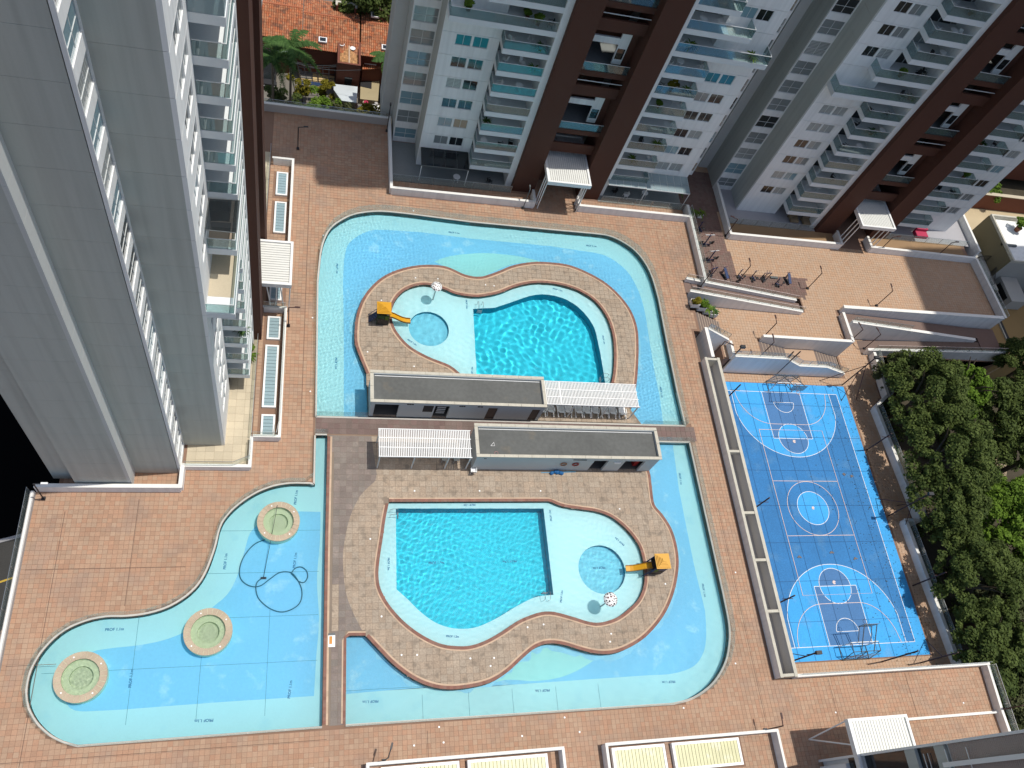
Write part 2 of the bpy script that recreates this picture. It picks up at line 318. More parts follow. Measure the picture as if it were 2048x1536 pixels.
INN1 = smooth(P2([(921, 748), (899.5, 731), (858.5, 714.5), (823, 695), (801, 673.5), (787.5, 651.6), (783, 627), (790, 602), (806.6, 583), (831, 572), (856, 570), (886, 578), (913, 588.7), (952, 594), (978, 591), (1000, 586), (1030, 574), (1060, 567), (1090, 566), (1125, 571), (1160, 583), (1190, 603), (1212, 632), (1224, 665), (1228, 700), (1227, 740), (1222, 768)])) + [(gp(1222, 768)[0], 36.35), (gp(921, 748)[0] + .2, 36.35)]
DEE1 = [gp(946, 618, -.36)[:2], gp(990, 615.5, -.36)[:2]] + smooth(P2([(990, 615.5), (1030, 602), (1060, 592), (1085, 589), (1115, 593), (1145, 606), (1170, 628), (1188, 655), (1197, 690), (1203, 720), (1210, 765)], -.36))[1:] + [(gp(1210, 765, -.36)[0], 36.6), (gp(953, 752, -.36)[0], 36.6)]
I2O = smooth(P2([(1301, 952), (1304, 980), (1309, 1009.7), (1324, 1028), (1343, 1058), (1354, 1095), (1357, 1132), (1350, 1176.7), (1335, 1217.5), (1313, 1251), (1283, 1280.6), (1246, 1301), (1216.6, 1308), (1187, 1306.5), (1157, 1299), (1127.5, 1290), (1098, 1287), (1072, 1295), (1046, 1316), (1016, 1343.6), (983, 1364), (942, 1375), (897.5, 1379), (860, 1373), (823, 1356.6), (786, 1329), (756.5, 1299), (731, 1271.5)]))
R2 = smooth(P2([(1444, 1186), (1456, 1249), (1456, 1290), (1447, 1328), (1423, 1366), (1385, 1394), (1345, 1405.5)]))
MOAT2 = [(gp(1316, 886)[0], 30.98)] + [(32.9, 28.6)] + I2O + P2([(692.6, 1271), (691.3, 1448.5)]) + R2[::-1] + P2([(1377, 885)])
INN2 = P2([(778, 1004), (1099.7, 1003)]) + smooth(P2([(1099.7, 1003), (1124, 1013), (1161, 1019), (1194, 1024), (1224, 1035.7), (1253.7, 1060), (1276, 1089.5), (1285, 1117), (1289, 1147), (1287, 1173), (1276, 1199), (1253.7, 1221), (1231.5, 1236), (1202, 1245), (1179.5, 1244), (1146, 1234), (1116.5, 1225.7), (1098, 1223), (1075.6, 1225.7), (1038.5, 1240), (1005, 1262), (972, 1280.6), (942, 1291), (916, 1292.5), (882.7, 1288), (845.6, 1271), (808.5, 1243.5), (778.8, 1210), (762, 1180), (757, 1154.5), (758.4, 1124.8), (766, 1073), (771.4, 1035.7), (778, 1004)]))[1:-1]
DEE2 = P2([(791.8, 1017), (1087, 1017), (1107, 1189.7)], -.36) + smooth(P2([(1107, 1189.7), (1090, 1191), (1068, 1195), (1031, 1213.8), (994, 1236), (957, 1253), (927, 1257.6), (897.5, 1254.7), (868, 1243.5), (838, 1221), (816, 1199), (793, 1178.6)], -.36))[1:]
P3C = smooth(P2([(630, 968.5), (606, 968), (581, 968), (547, 973.6), (512.8, 987), (478.6, 1009.5), (454.7, 1033), (441, 1057), (430.8, 1098), (410, 1151), (383, 1185.5), (342, 1213), (297.5, 1228), (253, 1234), (212, 1235), (171, 1243.6), (130, 1262), (99, 1288), (75, 1319), (60, 1353), (55.4, 1387), (60, 1414.5), (75, 1442), (99, 1465.8), (126.5, 1481), (156, 1489.5)]))
POOL3 = P2([(654.6, 871), (632, 871)]) + P3C + P2([(644, 1452), (649.5, 1100)])
def circ(cx, cy, r, n=40, ry=None): return [(cx + r * math.cos(2 * math.pi * k / n), cy + (ry or r) * math.sin(2 * math.pi * k / n)) for k in range(n)]
BB1 = circ(12.25, 43.0, 2.0); BB2 = circ(26.75, 18.55, 2.2)
def ccw(p): return p if area(p) > 0 else p[::-1]
def grow(p, d): return offset(ccw(p), -d)

# -- deep ground, street and yard round the podium
m = MB(); m.box(-240, 300, -160, 400, -11.0, -10.4); struct(m.build('ground', SOIL))
m = MB(); m.prism([(-60, 24.2), (-30, 23.6), (-24.5, 25.0), (-22.2, 25.7), (-19.9, 26.1), (-19.9, 70), (-60, 70)], -10.4, -9.9); struct(m.build('yard', SHADEM))
RZ = -10.0
m = MB(); m.prism([(-80, -30)] + smooth([(-40, -8), (-30, 4), (-23.2, 16.8), (-20, 20)]) + [(-19.9, 25.9), (-22.2, 25.5), (-24.5, 24.8), (-30, 23.4), (-60, 24.0), (-80, 24)], RZ - .1, RZ); struct(m.build('road', ASPH))
m = MB(); ln = smooth([(-60, 17), (-40, 17.2), (-30, 19.2), (-25, 20.9), (-22.5, 21.8), (-19.9, 22.3)])
for a, b in zip(ln, ln[1:]): m.bar(a, b, 0.16, RZ + .002, RZ + .008)
struct(m.build('road_line', mat('road_yellow', (0.50, 0.33, 0.04), 0.8)))
m = MB(); ln = smooth([(-80, 24.1), (-60, 24.1), (-30, 23.5), (-24.5, 24.9), (-22.2, 25.6), (-19.95, 26.0)])
for a, b in zip(ln, ln[1:]): m.bar(a, b, 0.3, RZ - .3, RZ + .14)
struct(m.build('kerb', CONC))
m = MB(); m.prism([(-80, -60), (-19.9, -60), (-19.9, 18.8)] + smooth([(-20.2, 19.9), (-23.1, 17.0), (-30, 4.1), (-40, -8.0)]) + [(-80, -30.4)], RZ - .1, RZ + .13); struct(m.build('pavement', TERRA))

# -- podium deck, cut out round the pools
DECK = [(-19.5, -9), (63.2, -9), (63.2, 8.35), (41.25, 8.35), (41.25, 44.4), (42.0, 44.4), (42.0, 47.1), (41.4, 47.1), (41.4, 50.9), (43.5, 50.9), (43.5, 70), (-18, 70), (-18, 26.0), (-19.5, 26.0)]
deck = struct(MB().prism(DECK, -0.7, -0.02, holes=[OUT1, MOAT2, INN2, POOL3]).build('deck', GROUT))
m = MB().wall(DECK, -10.4, -0.7); struct(m.build('podium_wall', CONC))
isl = struct(MB().prism(ISL1, -0.9, -0.02, holes=[INN1]).build('pool_island', JOINT2))

def tiles(parent, name, mt, bounds, pitch, mask, z=0.0, gap=0.018, nparts=300, th=0.02, origin=(0, 0), vis=True):
    x0, x1, y0, y1 = bounds; xs = np.arange(x0 + pitch / 2, x1, pitch) + origin[0]; ys = np.arange(y0 + pitch / 2, y1, pitch) + origin[1]
    X, Y = np.meshgrid(xs, ys); X = X.ravel(); Y = Y.ravel(); k = mask(X, Y); X = X[k]; Y = Y[k]
    d = X ** 2 + Y ** 2; pp = [proj((a, b, z)) for a, b in zip(X[::1], Y[::1])]; inv = np.array([not (4 < p[0] < 2044 and 4 < p[1] < 1532) for p in pp])
    od = np.argsort(d + inv * 1e9); X = X[od]; Y = Y[od]; h = (pitch - gap) / 2
    if nparts:
        base = MB().box(-h, h, -h, h, -th, 0, bottom=False).mesh(name, mt)
        off = wloc(parent)
        for a, b in zip(X[:nparts], Y[:nparts]): link(name, base, parent, (a - off.x, b - off.y, z - off.z + rng.uniform(-.002, .002)))
    X = X[nparts:]; Y = Y[nparts:]; N = len(X)
    if N == 0: return
    zz = z + rng.uniform(-.002, .002, N); q = [(-h, -h), (h, -h), (h, h), (-h, h)]
    V = np.zeros((N, 8, 3))
    for i, (dx, dy) in enumerate(q):
        V[:, i] = np.stack([X + dx, Y + dy, zz - th], 1); V[:, i + 4] = np.stack([X + dx, Y + dy, zz], 1)
    F = np.array([[4, 5, 6, 7], [0, 1, 5, 4], [1, 2, 6, 5], [2, 3, 7, 6], [3, 0, 4, 7]]); F = (F[None] + 8 * np.arange(N)[:, None, None]).reshape(-1, 4)
    bxx = np.floor(X / (pitch * 4)).astype(int); byy = np.floor(Y / (pitch * 3)).astype(int); hb = np.abs(np.sin(bxx * 12.9898 + byy * 78.233) * 43758.5453) % 1; tv = np.where(rng.random(N) < .55, .25 + .5 * hb + .12 * rng.random(N), rng.random(N))
    me = bpy.data.meshes.new(name + '_field'); me.from_pydata(V.reshape(-1, 3).tolist(), [], F.tolist()); me.materials.append(mt)
    at = me.attributes.new('tint', 'FLOAT', 'FACE'); at.data.foreach_set('value', np.repeat(tv, 5)); me.update()
    o = bpy.data.objects.new(name + '_field', me); COL.objects.link(o); o.parent = parent; o['kind'] = 'stuff'; return o
def cells_ok(X, Y, p, poly, inv=True, r=0.5):
    """no corner of the cell inside poly"""
    k = np.ones(len(X), bool)
    for dx in (-p * r, 0, p * r):
        for dy in (-p * r, 0, p * r):
            a = inside(poly, X + dx, Y + dy); k &= (~a if inv else a)
    return k
SKY_W = [(-3.02, -1.86, 30.45, 32.8), (-3.05, -1.86, 33.5, 39.92), (-3.0, -1.8, 40.55, 43.05), (-3.0, -1.86, 44.9, 47.6), (-3.0, -1.86, 53.0, 57.0), (-3.0, -1.86, 57.9, 61.0)]
SKY_N = [(9.3, 12.9, 59.75, 60.5), (13.9, 18.6, 59.75, 60.5), (19.5, 24.2, 59.75, 60.5), (30.1, 35.0, 59.95, 60.6), (36.0, 39.3, 59.95, 60.6), (40.3, 42.6, 59.95, 60.6)]
SKY_S = [(6.9, 12.75, 1.9, 4.0), (13.4, 19.7, 1.9, 4.0), (25.05, 29.6, 1.9, 4.0), (30.25, 36.3, 1.95, 4.0), (-3.8, 1.6, 1.9, 4.0), (50.6, 52.4, 1.4, 3.1)]
def mask_deck(X, Y):
    p = 0.36; k = cells_ok(X, Y, p, DECK, False)
    for q in (OUT1, MOAT2, POOL3): k &= cells_ok(X, Y, p, q)
    I2 = P2([(652, 868), (1320, 885)]) + [(33.2, 30.9), (33.2, 28.0)] + I2O + P2([(691, 1271), (690, 1449), (652, 1452)])
    k &= cells_ok(X, Y, p, I2); k &= ~((X > 1.5) & (X < 38.6) & (Y > 30.9) & (Y < 33.1))
    k &= ~((X < -3.75) & (Y > 27.75)); k &= ~((Y > 61.7) & (X > 8.8) & ~((X > 24.9) & (X < 29.8)))
    for a, b, c, d in SKY_W + SKY_N + SKY_S: k &= ~((X > a - .25) & (X < b + .25) & (Y > c - .25) & (Y < d + .25))
    return k
tiles(deck, 'tile', TERRA, (-19.5, 63.2, -9, 70), 0.36, mask_deck)

# walkways (flat sheets a little proud, then their tiles)
mw = MB().prism([(1.55, 31.12), (38.6, 31.12), (38.6, 32.75), (1.55, 32.75)], -0.014, -0.010)
walk = struct(mw.build('walkway', JOINT2))
tiles(walk, 'paver', mat('walkway_paver', (0.165, 0.115, 0.10), 0.8, 0.12, 1.5, 0.12, 8, 0.3, tint=0.12, hue=0.01), (1.6, 38.6, 31.15, 32.75), 0.53, lambda X, Y: np.ones(len(X), bool), nparts=120, z=0.012)
STR = P2([(657, 872), (657, 1452), (690, 1450), (690, 1271), (731, 1271)]) + I2O[::-1] + [(32.9, 27.9), (32.9, 31.0)]
ARC = smooth(P2([(752, 938), (751, 960), (722, 990), (700, 1035), (688, 1090), (686, 1130), (692, 1185), (706, 1225), (728, 1268)]))
DZ = P2([(640, 866), (752, 866)]) + ARC + P2([(640, 1268)]) + P2([(640, 1268), (640, 1500), (692, 1500), (692, 1268)])
_o = offset(ARC, .3, False)[len(ARC) // 2]; ARCS = 1 if inside(DZ, [_o[0]], [_o[1]])[0] else -1
pav2 = struct(MB().prism([(2.75, 31.05)] + STR[1:-1] + [(32.9, 31.05)], -0.014, -0.008, holes=[INN2], side=False).build('paving', JOINT2))
def crossing(X, Y): 
    k = np.zeros(len(X), int)
    for dx in (-.26, .26):
        for dy in (-.26, .26): k += inside(DZ, X + dx, Y + dy)
    return (k > 0) & (k < 4)
def m2(X, Y, dark):
    k = ~crossing(X, Y) & cells_ok(X, Y, .53, STR, False, .38) & cells_ok(X, Y, .53, INN2, True, .35); d = inside(DZ, X, Y); return k & (d if dark else ~d)
def m1(X, Y): return cells_ok(X, Y, .53, ISL1, False, .35) & cells_ok(X, Y, .53, INN1, True, .35)
tiles(pav2, 'grey_slab', MAUVE, (2.7, 33, 5, 31), .53, lambda X, Y: m2(X, Y, True), nparts=200, z=0.012)
tiles(pav2, 'beige_slab', BEIGE, (2.7, 37, 5, 31), .53, lambda X, Y: m2(X, Y, False), nparts=300, z=0.012)
def halfclip(poly, a, b, keep):
    out = []; f = lambda p: ((b[0] - a[0]) * (p[1] - a[1]) - (b[1] - a[1]) * (p[0] - a[0])) * keep
    for i in range(len(poly)):
        p = poly[i]; q = poly[(i + 1) % len(poly)]; fp, fq = f(p), f(q)
        if fp >= 0: out.append(p)
        if fp * fq < 0: t = fp / (fp - fq); out.append((p[0] + (q[0] - p[0]) * t, p[1] + (q[1] - p[1]) * t))
    return out
xs = np.arange(2.7 + .265, 33, .53); ys = np.arange(5 + .265, 31, .53); GX, GY = np.meshgrid(xs, ys); GX = GX.ravel(); GY = GY.ravel(); kk = crossing(GX, GY) & cells_ok(GX, GY, .53, STR, False, .38) & cells_ok(GX, GY, .53, INN2, True, .35)
for x, y in zip(GX[kk], GY[kk]):
    j = min(range(len(ARC) - 1), key=lambda i: math.dist(((ARC[i][0] + ARC[i + 1][0]) / 2, (ARC[i][1] + ARC[i + 1][1]) / 2), (x, y))); sq = [(x - .254, y - .254), (x + .254, y - .254), (x + .254, y + .254), (x - .254, y + .254)]
    for keep, mt, nm in ((1, MAUVE, 'grey_slab'), (-1, BEIGE, 'beige_slab')):
        c = halfclip(sq, ARC[j], ARC[j + 1], keep * ARCS)
        if len(c) > 2: MB().prism(ccw(c), -.008, .012).build(nm, mt, pav2)
tiles(isl, 'beige_slab', BEIGE, (5, 34.5, 33, 56), .53, m1, nparts=300, z=0.012)

# -- brick copings along the curved edges
def dense(p, st):
    out = []
    for a, b in zip(p, p[1:]):
        k = max(1, int(math.dist(a, b) / st))
        out += [(a[0] + (b[0] - a[0]) * i / k, a[1] + (b[1] - a[1]) * i / k) for i in range(k)]
    return out + [p[-1]]
def coping(name, parent, path, w0, w1, mt, z1, step=0.22, closed=False, z0=-0.03):
    pl = dense(path + ([path[0]] if closed else []), 0.08); closed = False; m = MB(); acc = 0; last = 0
    a = offset(pl, w0, closed); b = offset(pl, w1, closed); i = 0; n = len(pl)
    st = max(1, int(round(step / 0.08)))
    for i in range(0, n - (0 if closed else st), st):
        j = (i + st) % n if closed else min(i + st, n - 1); t = rng.random()
        q = [a[i], a[j], b[j], b[i]]
        if area(q) < 0: q = q[::-1]
        m.hexa([(x, y, z0) for x, y in q] + [(x, y, z1) for x, y in q], t, bottom=False)
    return m.build(name, mt, parent, tint=True, kind='stuff')
i1o = ISL1[:-2]; i1i = INN1[:-2]
sg = 1 if area(ISL1) < 0 else -1
coping('brick_edging', isl, i1o, 0, -.26 * sg, BRICKC, 0.05); coping('sand_edging', isl, i1o, -.26 * sg, -.42 * sg, SANDC, 0.03, .4)
sg = 1 if area(INN1) < 0 else -1
coping('brick_edging', isl, i1i, 0, .26 * sg, BRICKC, 0.05); coping('sand_edging', isl, i1i, .26 * sg, .42 * sg, SANDC, 0.03, .4)
i2 = [(32.9, 28.0)] + I2O; 
sg = 1
coping('brick_edging', pav2, i2, 0, -.26, BRICKC, 0.05); coping('sand_edging', pav2, i2, -.26, -.40, SANDC, 0.03, .4)
sg = 1 if area(INN2) < 0 else -1
coping('brick_edging', pav2, INN2, 0, .26 * sg, BRICKC, 0.05, closed=True); coping('sand_edging', pav2, INN2, .26 * sg, .38 * sg, SANDC, 0.03, .4, closed=True)
e1 = P2([(655.2, 873), (650, 1100), (645, 1451)]); coping('brick_edging', pav2, e1, 0.0, .24, BRICKC, 0.05); coping('sand_edging', pav2, e1, .24, .40, SANDC, 0.03, .4)
e2 = P2([(731, 1271.5), (699, 1271.5), (692.8, 1276), (691.3, 1449)]); coping('brick_edging', pav2, e2, 0, -.22, BRICKC, 0.05); coping('sand_edging', pav2, e2, -.22, -.34, SANDC, 0.03, .4)

# -- basins
def basin(name, poly, zf, mt, wm, holes=(), zt=-0.02, **k):
    b = struct(recv(MB().prism(poly, zf, zf, holes=holes, side=False).build(name, mt)))
    wl = recv(MB().wall(poly, zf, zt).build('basin_wall', wm, b))
    for h in holes: recv(MB().wall(h, zf, zt).build('basin_wall', wm, b))
    return b
def paint(parent, name, poly, z, mt, holes=()): return recv(MB().prism(poly, z, z, holes=holes, side=False).build(name, mt, parent))
ZM, ZS, ZD, ZB_, WL = -0.80, -0.46, -1.9, -0.95, -0.12
za = lambda z: WL + (z - WL) * 0.76
b1 = basin('pool_basin', OUT1, ZM, POOLC, POOLW, [ISL1])
B1 = P2([(687.6, 829), (687.6, 673), (686, 564), (687.6, 523)], za(ZM)) + smooth(P2([(687.6, 523), (694.5, 493), (713.6, 474), (741, 462), (768, 460.7), (845, 465.6)], za(ZM)))[1:] + P2([(940, 478), (1100, 493), (1165, 503)], za(ZM)) + smooth(P2([(1165, 503), (1200, 509), (1225, 520), (1255, 545), (1275, 580), (1288, 620), (1298, 680)], za(ZM)))[1:] + P2([(1308, 740), (1318, 790), (1325, 843)], za(ZM))
B1 = B1[:-1] + [(B1[-1][0], 33.0), (33.0, 33.0)] + ISL1[:-2][::-1] + [(6.25, 33.0), (B1[0][0], 33.0)]
paint(b1, 'blue_floor_band', B1, ZM + .005, POOLB)
T1 = smooth(P2([(868, 524), (877.5, 520), (901.7, 513), (932, 509), (962, 507), (1000, 509), (1040, 514), (1085, 525)], za(ZM))) + P2([(1045, 529), (1020, 535), (1000, 543), (978, 551), (958, 556), (930, 551), (894, 536)], za(ZM))
paint(b1, 'turquoise_floor_patch', T1, ZM + .010, POOLT)
b2 = basin('pool_basin', MOAT2, ZM, POOLC, POOLW)
B2 = P2([(692.6, 1274), (692.6, 1388), (771, 1381), (860, 1374)], za(ZM)) + P2([(960, 1373), (1031, 1369)], za(ZM)) + P2([(1291, 1351)], za(ZM)) + smooth(P2([(1291, 1351), (1346.5, 1347), (1387, 1332.5), (1406, 1306.5), (1412, 1269), (1409.5, 1221)], za(ZM)))[1:] + P2([(1387, 1128), (1357.6, 980), (1345, 889)], za(ZM)) + [(32.95, 30.9), (32.95, 28.6)] + I2O
paint(b2, 'blue_floor_band', B2, ZM + .005, POOLB)
T2 = smooth(P2([(985, 1366), (1009, 1360), (1031, 1360), (1068, 1362), (1112.7, 1356.7), (1153.5, 1342), (1187, 1321), (1200, 1310)], za(ZM))) + P2([(1157, 1301), (1127, 1292), (1098, 1289), (1072, 1297), (1046, 1318), (1016, 1345)], za(ZM))
paint(b2, 'turquoise_floor_patch', T2, ZM + .010, POOLT)
b3 = basin('pool_basin', POOL3, ZM, POOLC, POOLW)
B3 = P2([(641, 1024), (600, 1023), (545, 1026), (515, 1050)], za(ZM)) + smooth(P2([(515, 1050), (500, 1066), (491, 1095), (475, 1151), (454.6, 1189), (427, 1213), (400, 1240), (369, 1264), (325, 1281), (273, 1291), (222, 1296.5), (181, 1305), (150, 1330), (130, 1375), (133, 1408), (150, 1421), (171, 1423)], za(ZM)))[1:] + P2([(239, 1419.5), (444, 1404), (628, 1392)], za(ZM)) + smooth(P2([(628, 1392), (632, 1320), (638, 1240), (634, 1160), (640, 1080), (641, 1024)], za(ZM)))[1:-1]
paint(b3, 'blue_floor_band', B3, ZM + .005, POOLB)
for nm, INN, DEE, BB in (('a', INN1, DEE1, BB1), ('b', INN2, DEE2, BB2)):
    bb = basin('pool_basin', INN, ZS, SHELF, POOLW, [DEE, BB], zt=-0.02) if False else None
    bs = struct(recv(MB().prism(INN, ZS, ZS, holes=[DEE, BB], side=False).build('pool_basin', SHELF))); recv(MB().wall(INN, ZS, -0.02).build('basin_wall', POOLW, bs))
    recv(MB().prism(DEE, ZD, ZD, side=False).build('deep_floor', DEEP, bs)); recv(MB().wall(DEE, ZD, ZS).build('deep_wall', DEEPW, bs))
    recv(MB().prism(BB, ZB_, ZB_, side=False).build('round_floor', BABY, bs)); recv(MB().wall(BB, ZB_, ZS).build('round_wall', DEEPW, bs))
    if nm == 'a': bin1 = bs
    else: bin2 = bs
WORN = mat('worn_pool_paint', (0.27, 0.66, 0.85), 0.7, 0.10, 2.0, 0.08, 8)
def worn(parent, path, side, seed, z=ZM + .013):
    r = np.random.default_rng(seed); pl = path; n = len(pl); wv = np.convolve(r.random(n + 12), np.ones(6) / 6, 'same')[:n]; wv = np.clip((wv - .42) * 3.5, .03, .5); q = offset(pl, side, False); m = MB()
    for i in range(n - 1):
        a, b = pl[i], pl[i + 1]; c = tuple(a[k] + (q[i][k] - a[k]) * wv[i] for k in (0, 1)); d = tuple(b[k] + (q[i + 1][k] - b[k]) * wv[i + 1] for k in (0, 1)); f = [(*a, z), (*b, z), (*d, z), (*c, z)]; m.face(f)
    recv(m.build('worn_edge', WORN, parent, kind='stuff'))
_s1 = 1 if area(ISL1) < 0 else -1
worn(b1, ISL1[:-2], _s1, 3); worn(b2, I2O, 1, 4)
# expansion joints in the pool floors
for bb_, poly, z_, zs in ((b1, OUT1, ZM, [(1.7, 33, 6, 57)]), (b2, MOAT2, ZM, [])):
    pass
m = MB()
for y in (12.0, 15.5, 19.0, 22.5): m.box(-17 if y < 14 else -6.5, 2.2, y - .012, y + .012, ZM + .011, ZM + .013)
for x in (-11, -6.3, -1.5): m.box(x - .012, x + .012, 8.2, 16, ZM + .011, ZM + .013)
recv(m.build('floor_joint', mat('joint_teal', (0.05, 0.25, 0.33), 0.8), b3))
m = MB()
for x in (10.3, 14.0, 17.6, 21.3, 25.0): m.box(x - .012, x + .012, 5.9 + x * .02, 9.0, ZM + .012, ZM + .014)
m.box(3.7, 12, 9.6, 9.625, ZM + .012, ZM + .014)
recv(m.build('floor_joint', _mc['joint_teal'], b2))

# -- water
def water(name, poly, holes, cell, waves, seed, grow_=0.3, lvl=WL, mt=None, parent=None):
    r = np.random.default_rng(seed); g = grow(poly, grow_); xs = [p[0] for p in g]; ys = [p[1] for p in g]
    X = np.arange(min(xs), max(xs) + cell, cell); Y = np.arange(min(ys), max(ys) + cell, cell); nx, ny = len(X), len(Y)
    CX, CY = np.meshgrid((X[:-1] + X[1:]) / 2, (Y[:-1] + Y[1:]) / 2); k = inside(g, CX, CY)
    for h in holes: k &= ~inside(grow(h, -grow_), CX, CY)
    GX, GY = np.meshgrid(X, Y); Z = np.zeros_like(GX)
    wx = GX + 0.25 * np.sin(GY * 0.9 + 1) ; wy = GY + 0.25 * np.sin(GX * 0.8)
    for lam, slope, cnt in waves:
        for _ in range(cnt):
            a = r.uniform(0, 2 * math.pi); kk = 2 * math.pi / (lam * r.uniform(.7, 1.4)); Z += slope / kk * math.sqrt(2 / cnt) * np.sin(kk * (wx * math.cos(a) + wy * math.sin(a)) + r.uniform(0, 6.28))
    Z *= 0.9 + 0.25 * np.sin(GX * 0.35 + 2 * np.sin(GY * .22)) 
    idx = np.arange(nx * ny).reshape(ny, nx); F = np.stack([idx[:-1, :-1], idx[:-1, 1:], idx[1:, 1:], idx[1:, :-1]], -1)[k]
    used = np.unique(F); rm = -np.ones(nx * ny, int); rm[used] = np.arange(len(used)); V = np.stack([GX, GY, Z + lvl], -1).reshape(-1, 3)[used]
    me = bpy.data.meshes.new(name); me.from_pydata(V.tolist(), [], rm[F].tolist()); me.polygons.foreach_set('use_smooth', [True] * len(F)); me.materials.append(mt or WATER); me.update()
    o = bpy.data.objects.new(name, me); COL.objects.link(o); o.cycles.is_caustics_caster = True
    if parent: o.parent = parent
    else: o['kind'] = 'structure'
    return o
WATER = waterm('pool_water_surface')
water('water', OUT1, [ISL1], 0.075, [(0.36, .055, 16), (0.9, .025, 8)], 1)
water('water', MOAT2, [], 0.11, [(0.55, .022, 12), (1.3, .02, 6)], 2)
water('water', POOL3, [], 0.13, [(0.7, .010, 10), (1.6, .010, 6)], 3)
water('water', INN1, [], 0.085, [(0.66, .085, 16), (1.3, .055, 8)], 4)
water('water', INN2, [], 0.085, [(0.42, .055, 16), (0.9, .03, 8)], 5)

# -- pool kerbs and glass railings along the outer edges
def polylen(p): return sum(math.dist(a, b) for a, b in zip(p, p[1:]))
def resample(p, step):
    L = polylen(p); n = max(1, round(L / step)); out = [p[0]]; acc = 0; tgt = L / n; k = 1
    for a, b in zip(p, p[1:]):
        d = math.dist(a, b)
        while k < n and acc + d >= tgt * k - 1e-9:
            t = (tgt * k - acc) / d; out.append((a[0] + (b[0] - a[0]) * t, a[1] + (b[1] - a[1]) * t)); k += 1
        acc += d
    out.append(p[-1]); return out
_pan = {}
def glass_rail(label, path, z, h=1.0, step=1.5, mt=None, group='glass railings round the pools and terraces', name='glass_railing', zb=0.04, top=True, posts=True, zend=None, rails=STEEL):
    """thing > glass_panel (each), rail, post (each)"""
    pts = resample(path, step); t = thing(name, label, 'railing', (pts[0][0], pts[0][1], z), group=group)
    mt = mt or GL; L = polylen(path); zz = lambda s: z + ((zend - z) * s / L if zend is not None else 0); s = 0; o0 = wloc(t)
    for a, b in zip(pts, pts[1:]):
        d = math.dist(a, b); z0 = zz(s); z1 = zz(s + d); s += d
        if zend is None:
            key = (round(d, 2), round(h, 2), mt.name, zb)
            if key not in _pan: _pan[key] = MB().box(0.015, round(d, 2) - .015, -.008, .008, zb, h).mesh('glass_panel', mt)
            link('glass_panel', _pan[key], t, (a[0] - o0.x, a[1] - o0.y, 0), math.atan2(b[1] - a[1], b[0] - a[0]))
        else: MB().slope(a, b, .016, z0 + zb, z0 + h, z1 + zb, z1 + h).build('glass_panel', mt, t)
    if top:
        m = MB(); s = 0
        for a, b in zip(pts, pts[1:]):
            d = math.dist(a, b); m.tube((*a, zz(s) + h + .015), (*b, zz(s + d) + h + .015), .02, 5); s += d
        m.build('rail', rails, t)
    if posts:
        pk = ('post', round(h, 2))
        if pk not in _pan: _pan[pk] = MB().box(-.02, .02, -.02, .02, 0, h).mesh('post', STEEL)
        s = 0
        for i, a in enumerate(pts):
            link('post', _pan[pk], t, (a[0] - o0.x, a[1] - o0.y, zz(s) - z)); s += math.dist(a, pts[i + 1]) if i + 1 < len(pts) else 0
    return t
def kerb(name, path, wd, z0, z1, mt, parent):
    m = MB()
    for a, b in zip(path, path[1:]): m.bar(a, b, wd, z0, z1)
    return m.build(name, mt, parent)
kerb('kerb', offset(OUT1 + [OUT1[0]], .09, False) if False else offset(OUT1, .09 if area(OUT1) < 0 else -.09) + [offset(OUT1, .09 if area(OUT1) < 0 else -.09)[0]], .17, -.3, .07, CURB, deck)
m2p = P2([(691.3, 1448.5)]) + R2[::-1] + P2([(1377, 885)]); m2q = [(2.1, m2p[0][1] - .02)] + m2p
kerb('kerb', offset(m2p, -.09, False), .17, -.3, .07, CURB, deck)
p3p = P2([(632, 871)]) + P3C + P2([(644, 1452)]); kerb('kerb', offset(p3p, -.09, False), .14, -.3, .05, CURB, deck)
kerb('kerb', [(1.6, 31.04), (2.6, 31.04)], .14, -.3, .07, CURB, deck); kerb('kerb', [(33.2, 31.04), (37.9, 31.04)], .14, -.3, .07, CURB, deck)
ko = offset(OUT1, .16 if area(OUT1) < 0 else -.16)
glass_rail('long clear glass railing round the upper pool, north and east sides', ko, 0, 1.0, 1.5, top=False, posts=False)
glass_rail('clear glass railing along the south edge of the upper pool, by the left end', [(1.6, 32.85), (6.2, 32.85)], 0, 1.0, 1.5, top=False, posts=False)
glass_rail('clear glass railing along the south edge of the upper pool, beside the white pergola', [(33.0, 32.85), (37.8, 32.85)], 0, 1.0, 1.5, top=False, posts=False)
glass_rail('clear glass railing round the lower right pool, south and east sides', offset(m2p, -.16, False), 0, 1.0, 1.5, top=False, posts=False)
glass_rail('curving clear glass railing round the hot tub pool at lower left', offset(p3p, -.16, False), 0, 1.0, 1.3, top=False, posts=False)
glass_rail('short clear glass railing closing the lower right pool at the walkway', [(33.2, 31.08), (38.0, 31.08)], 0, 1.0, 1.5, top=False, posts=False)
glass_rail('short clear glass railing closing the hot tub pool at the walkway', [(1.5, 31.12), (2.7, 31.12)], 0, 1.0, 1.3, top=False, posts=False)

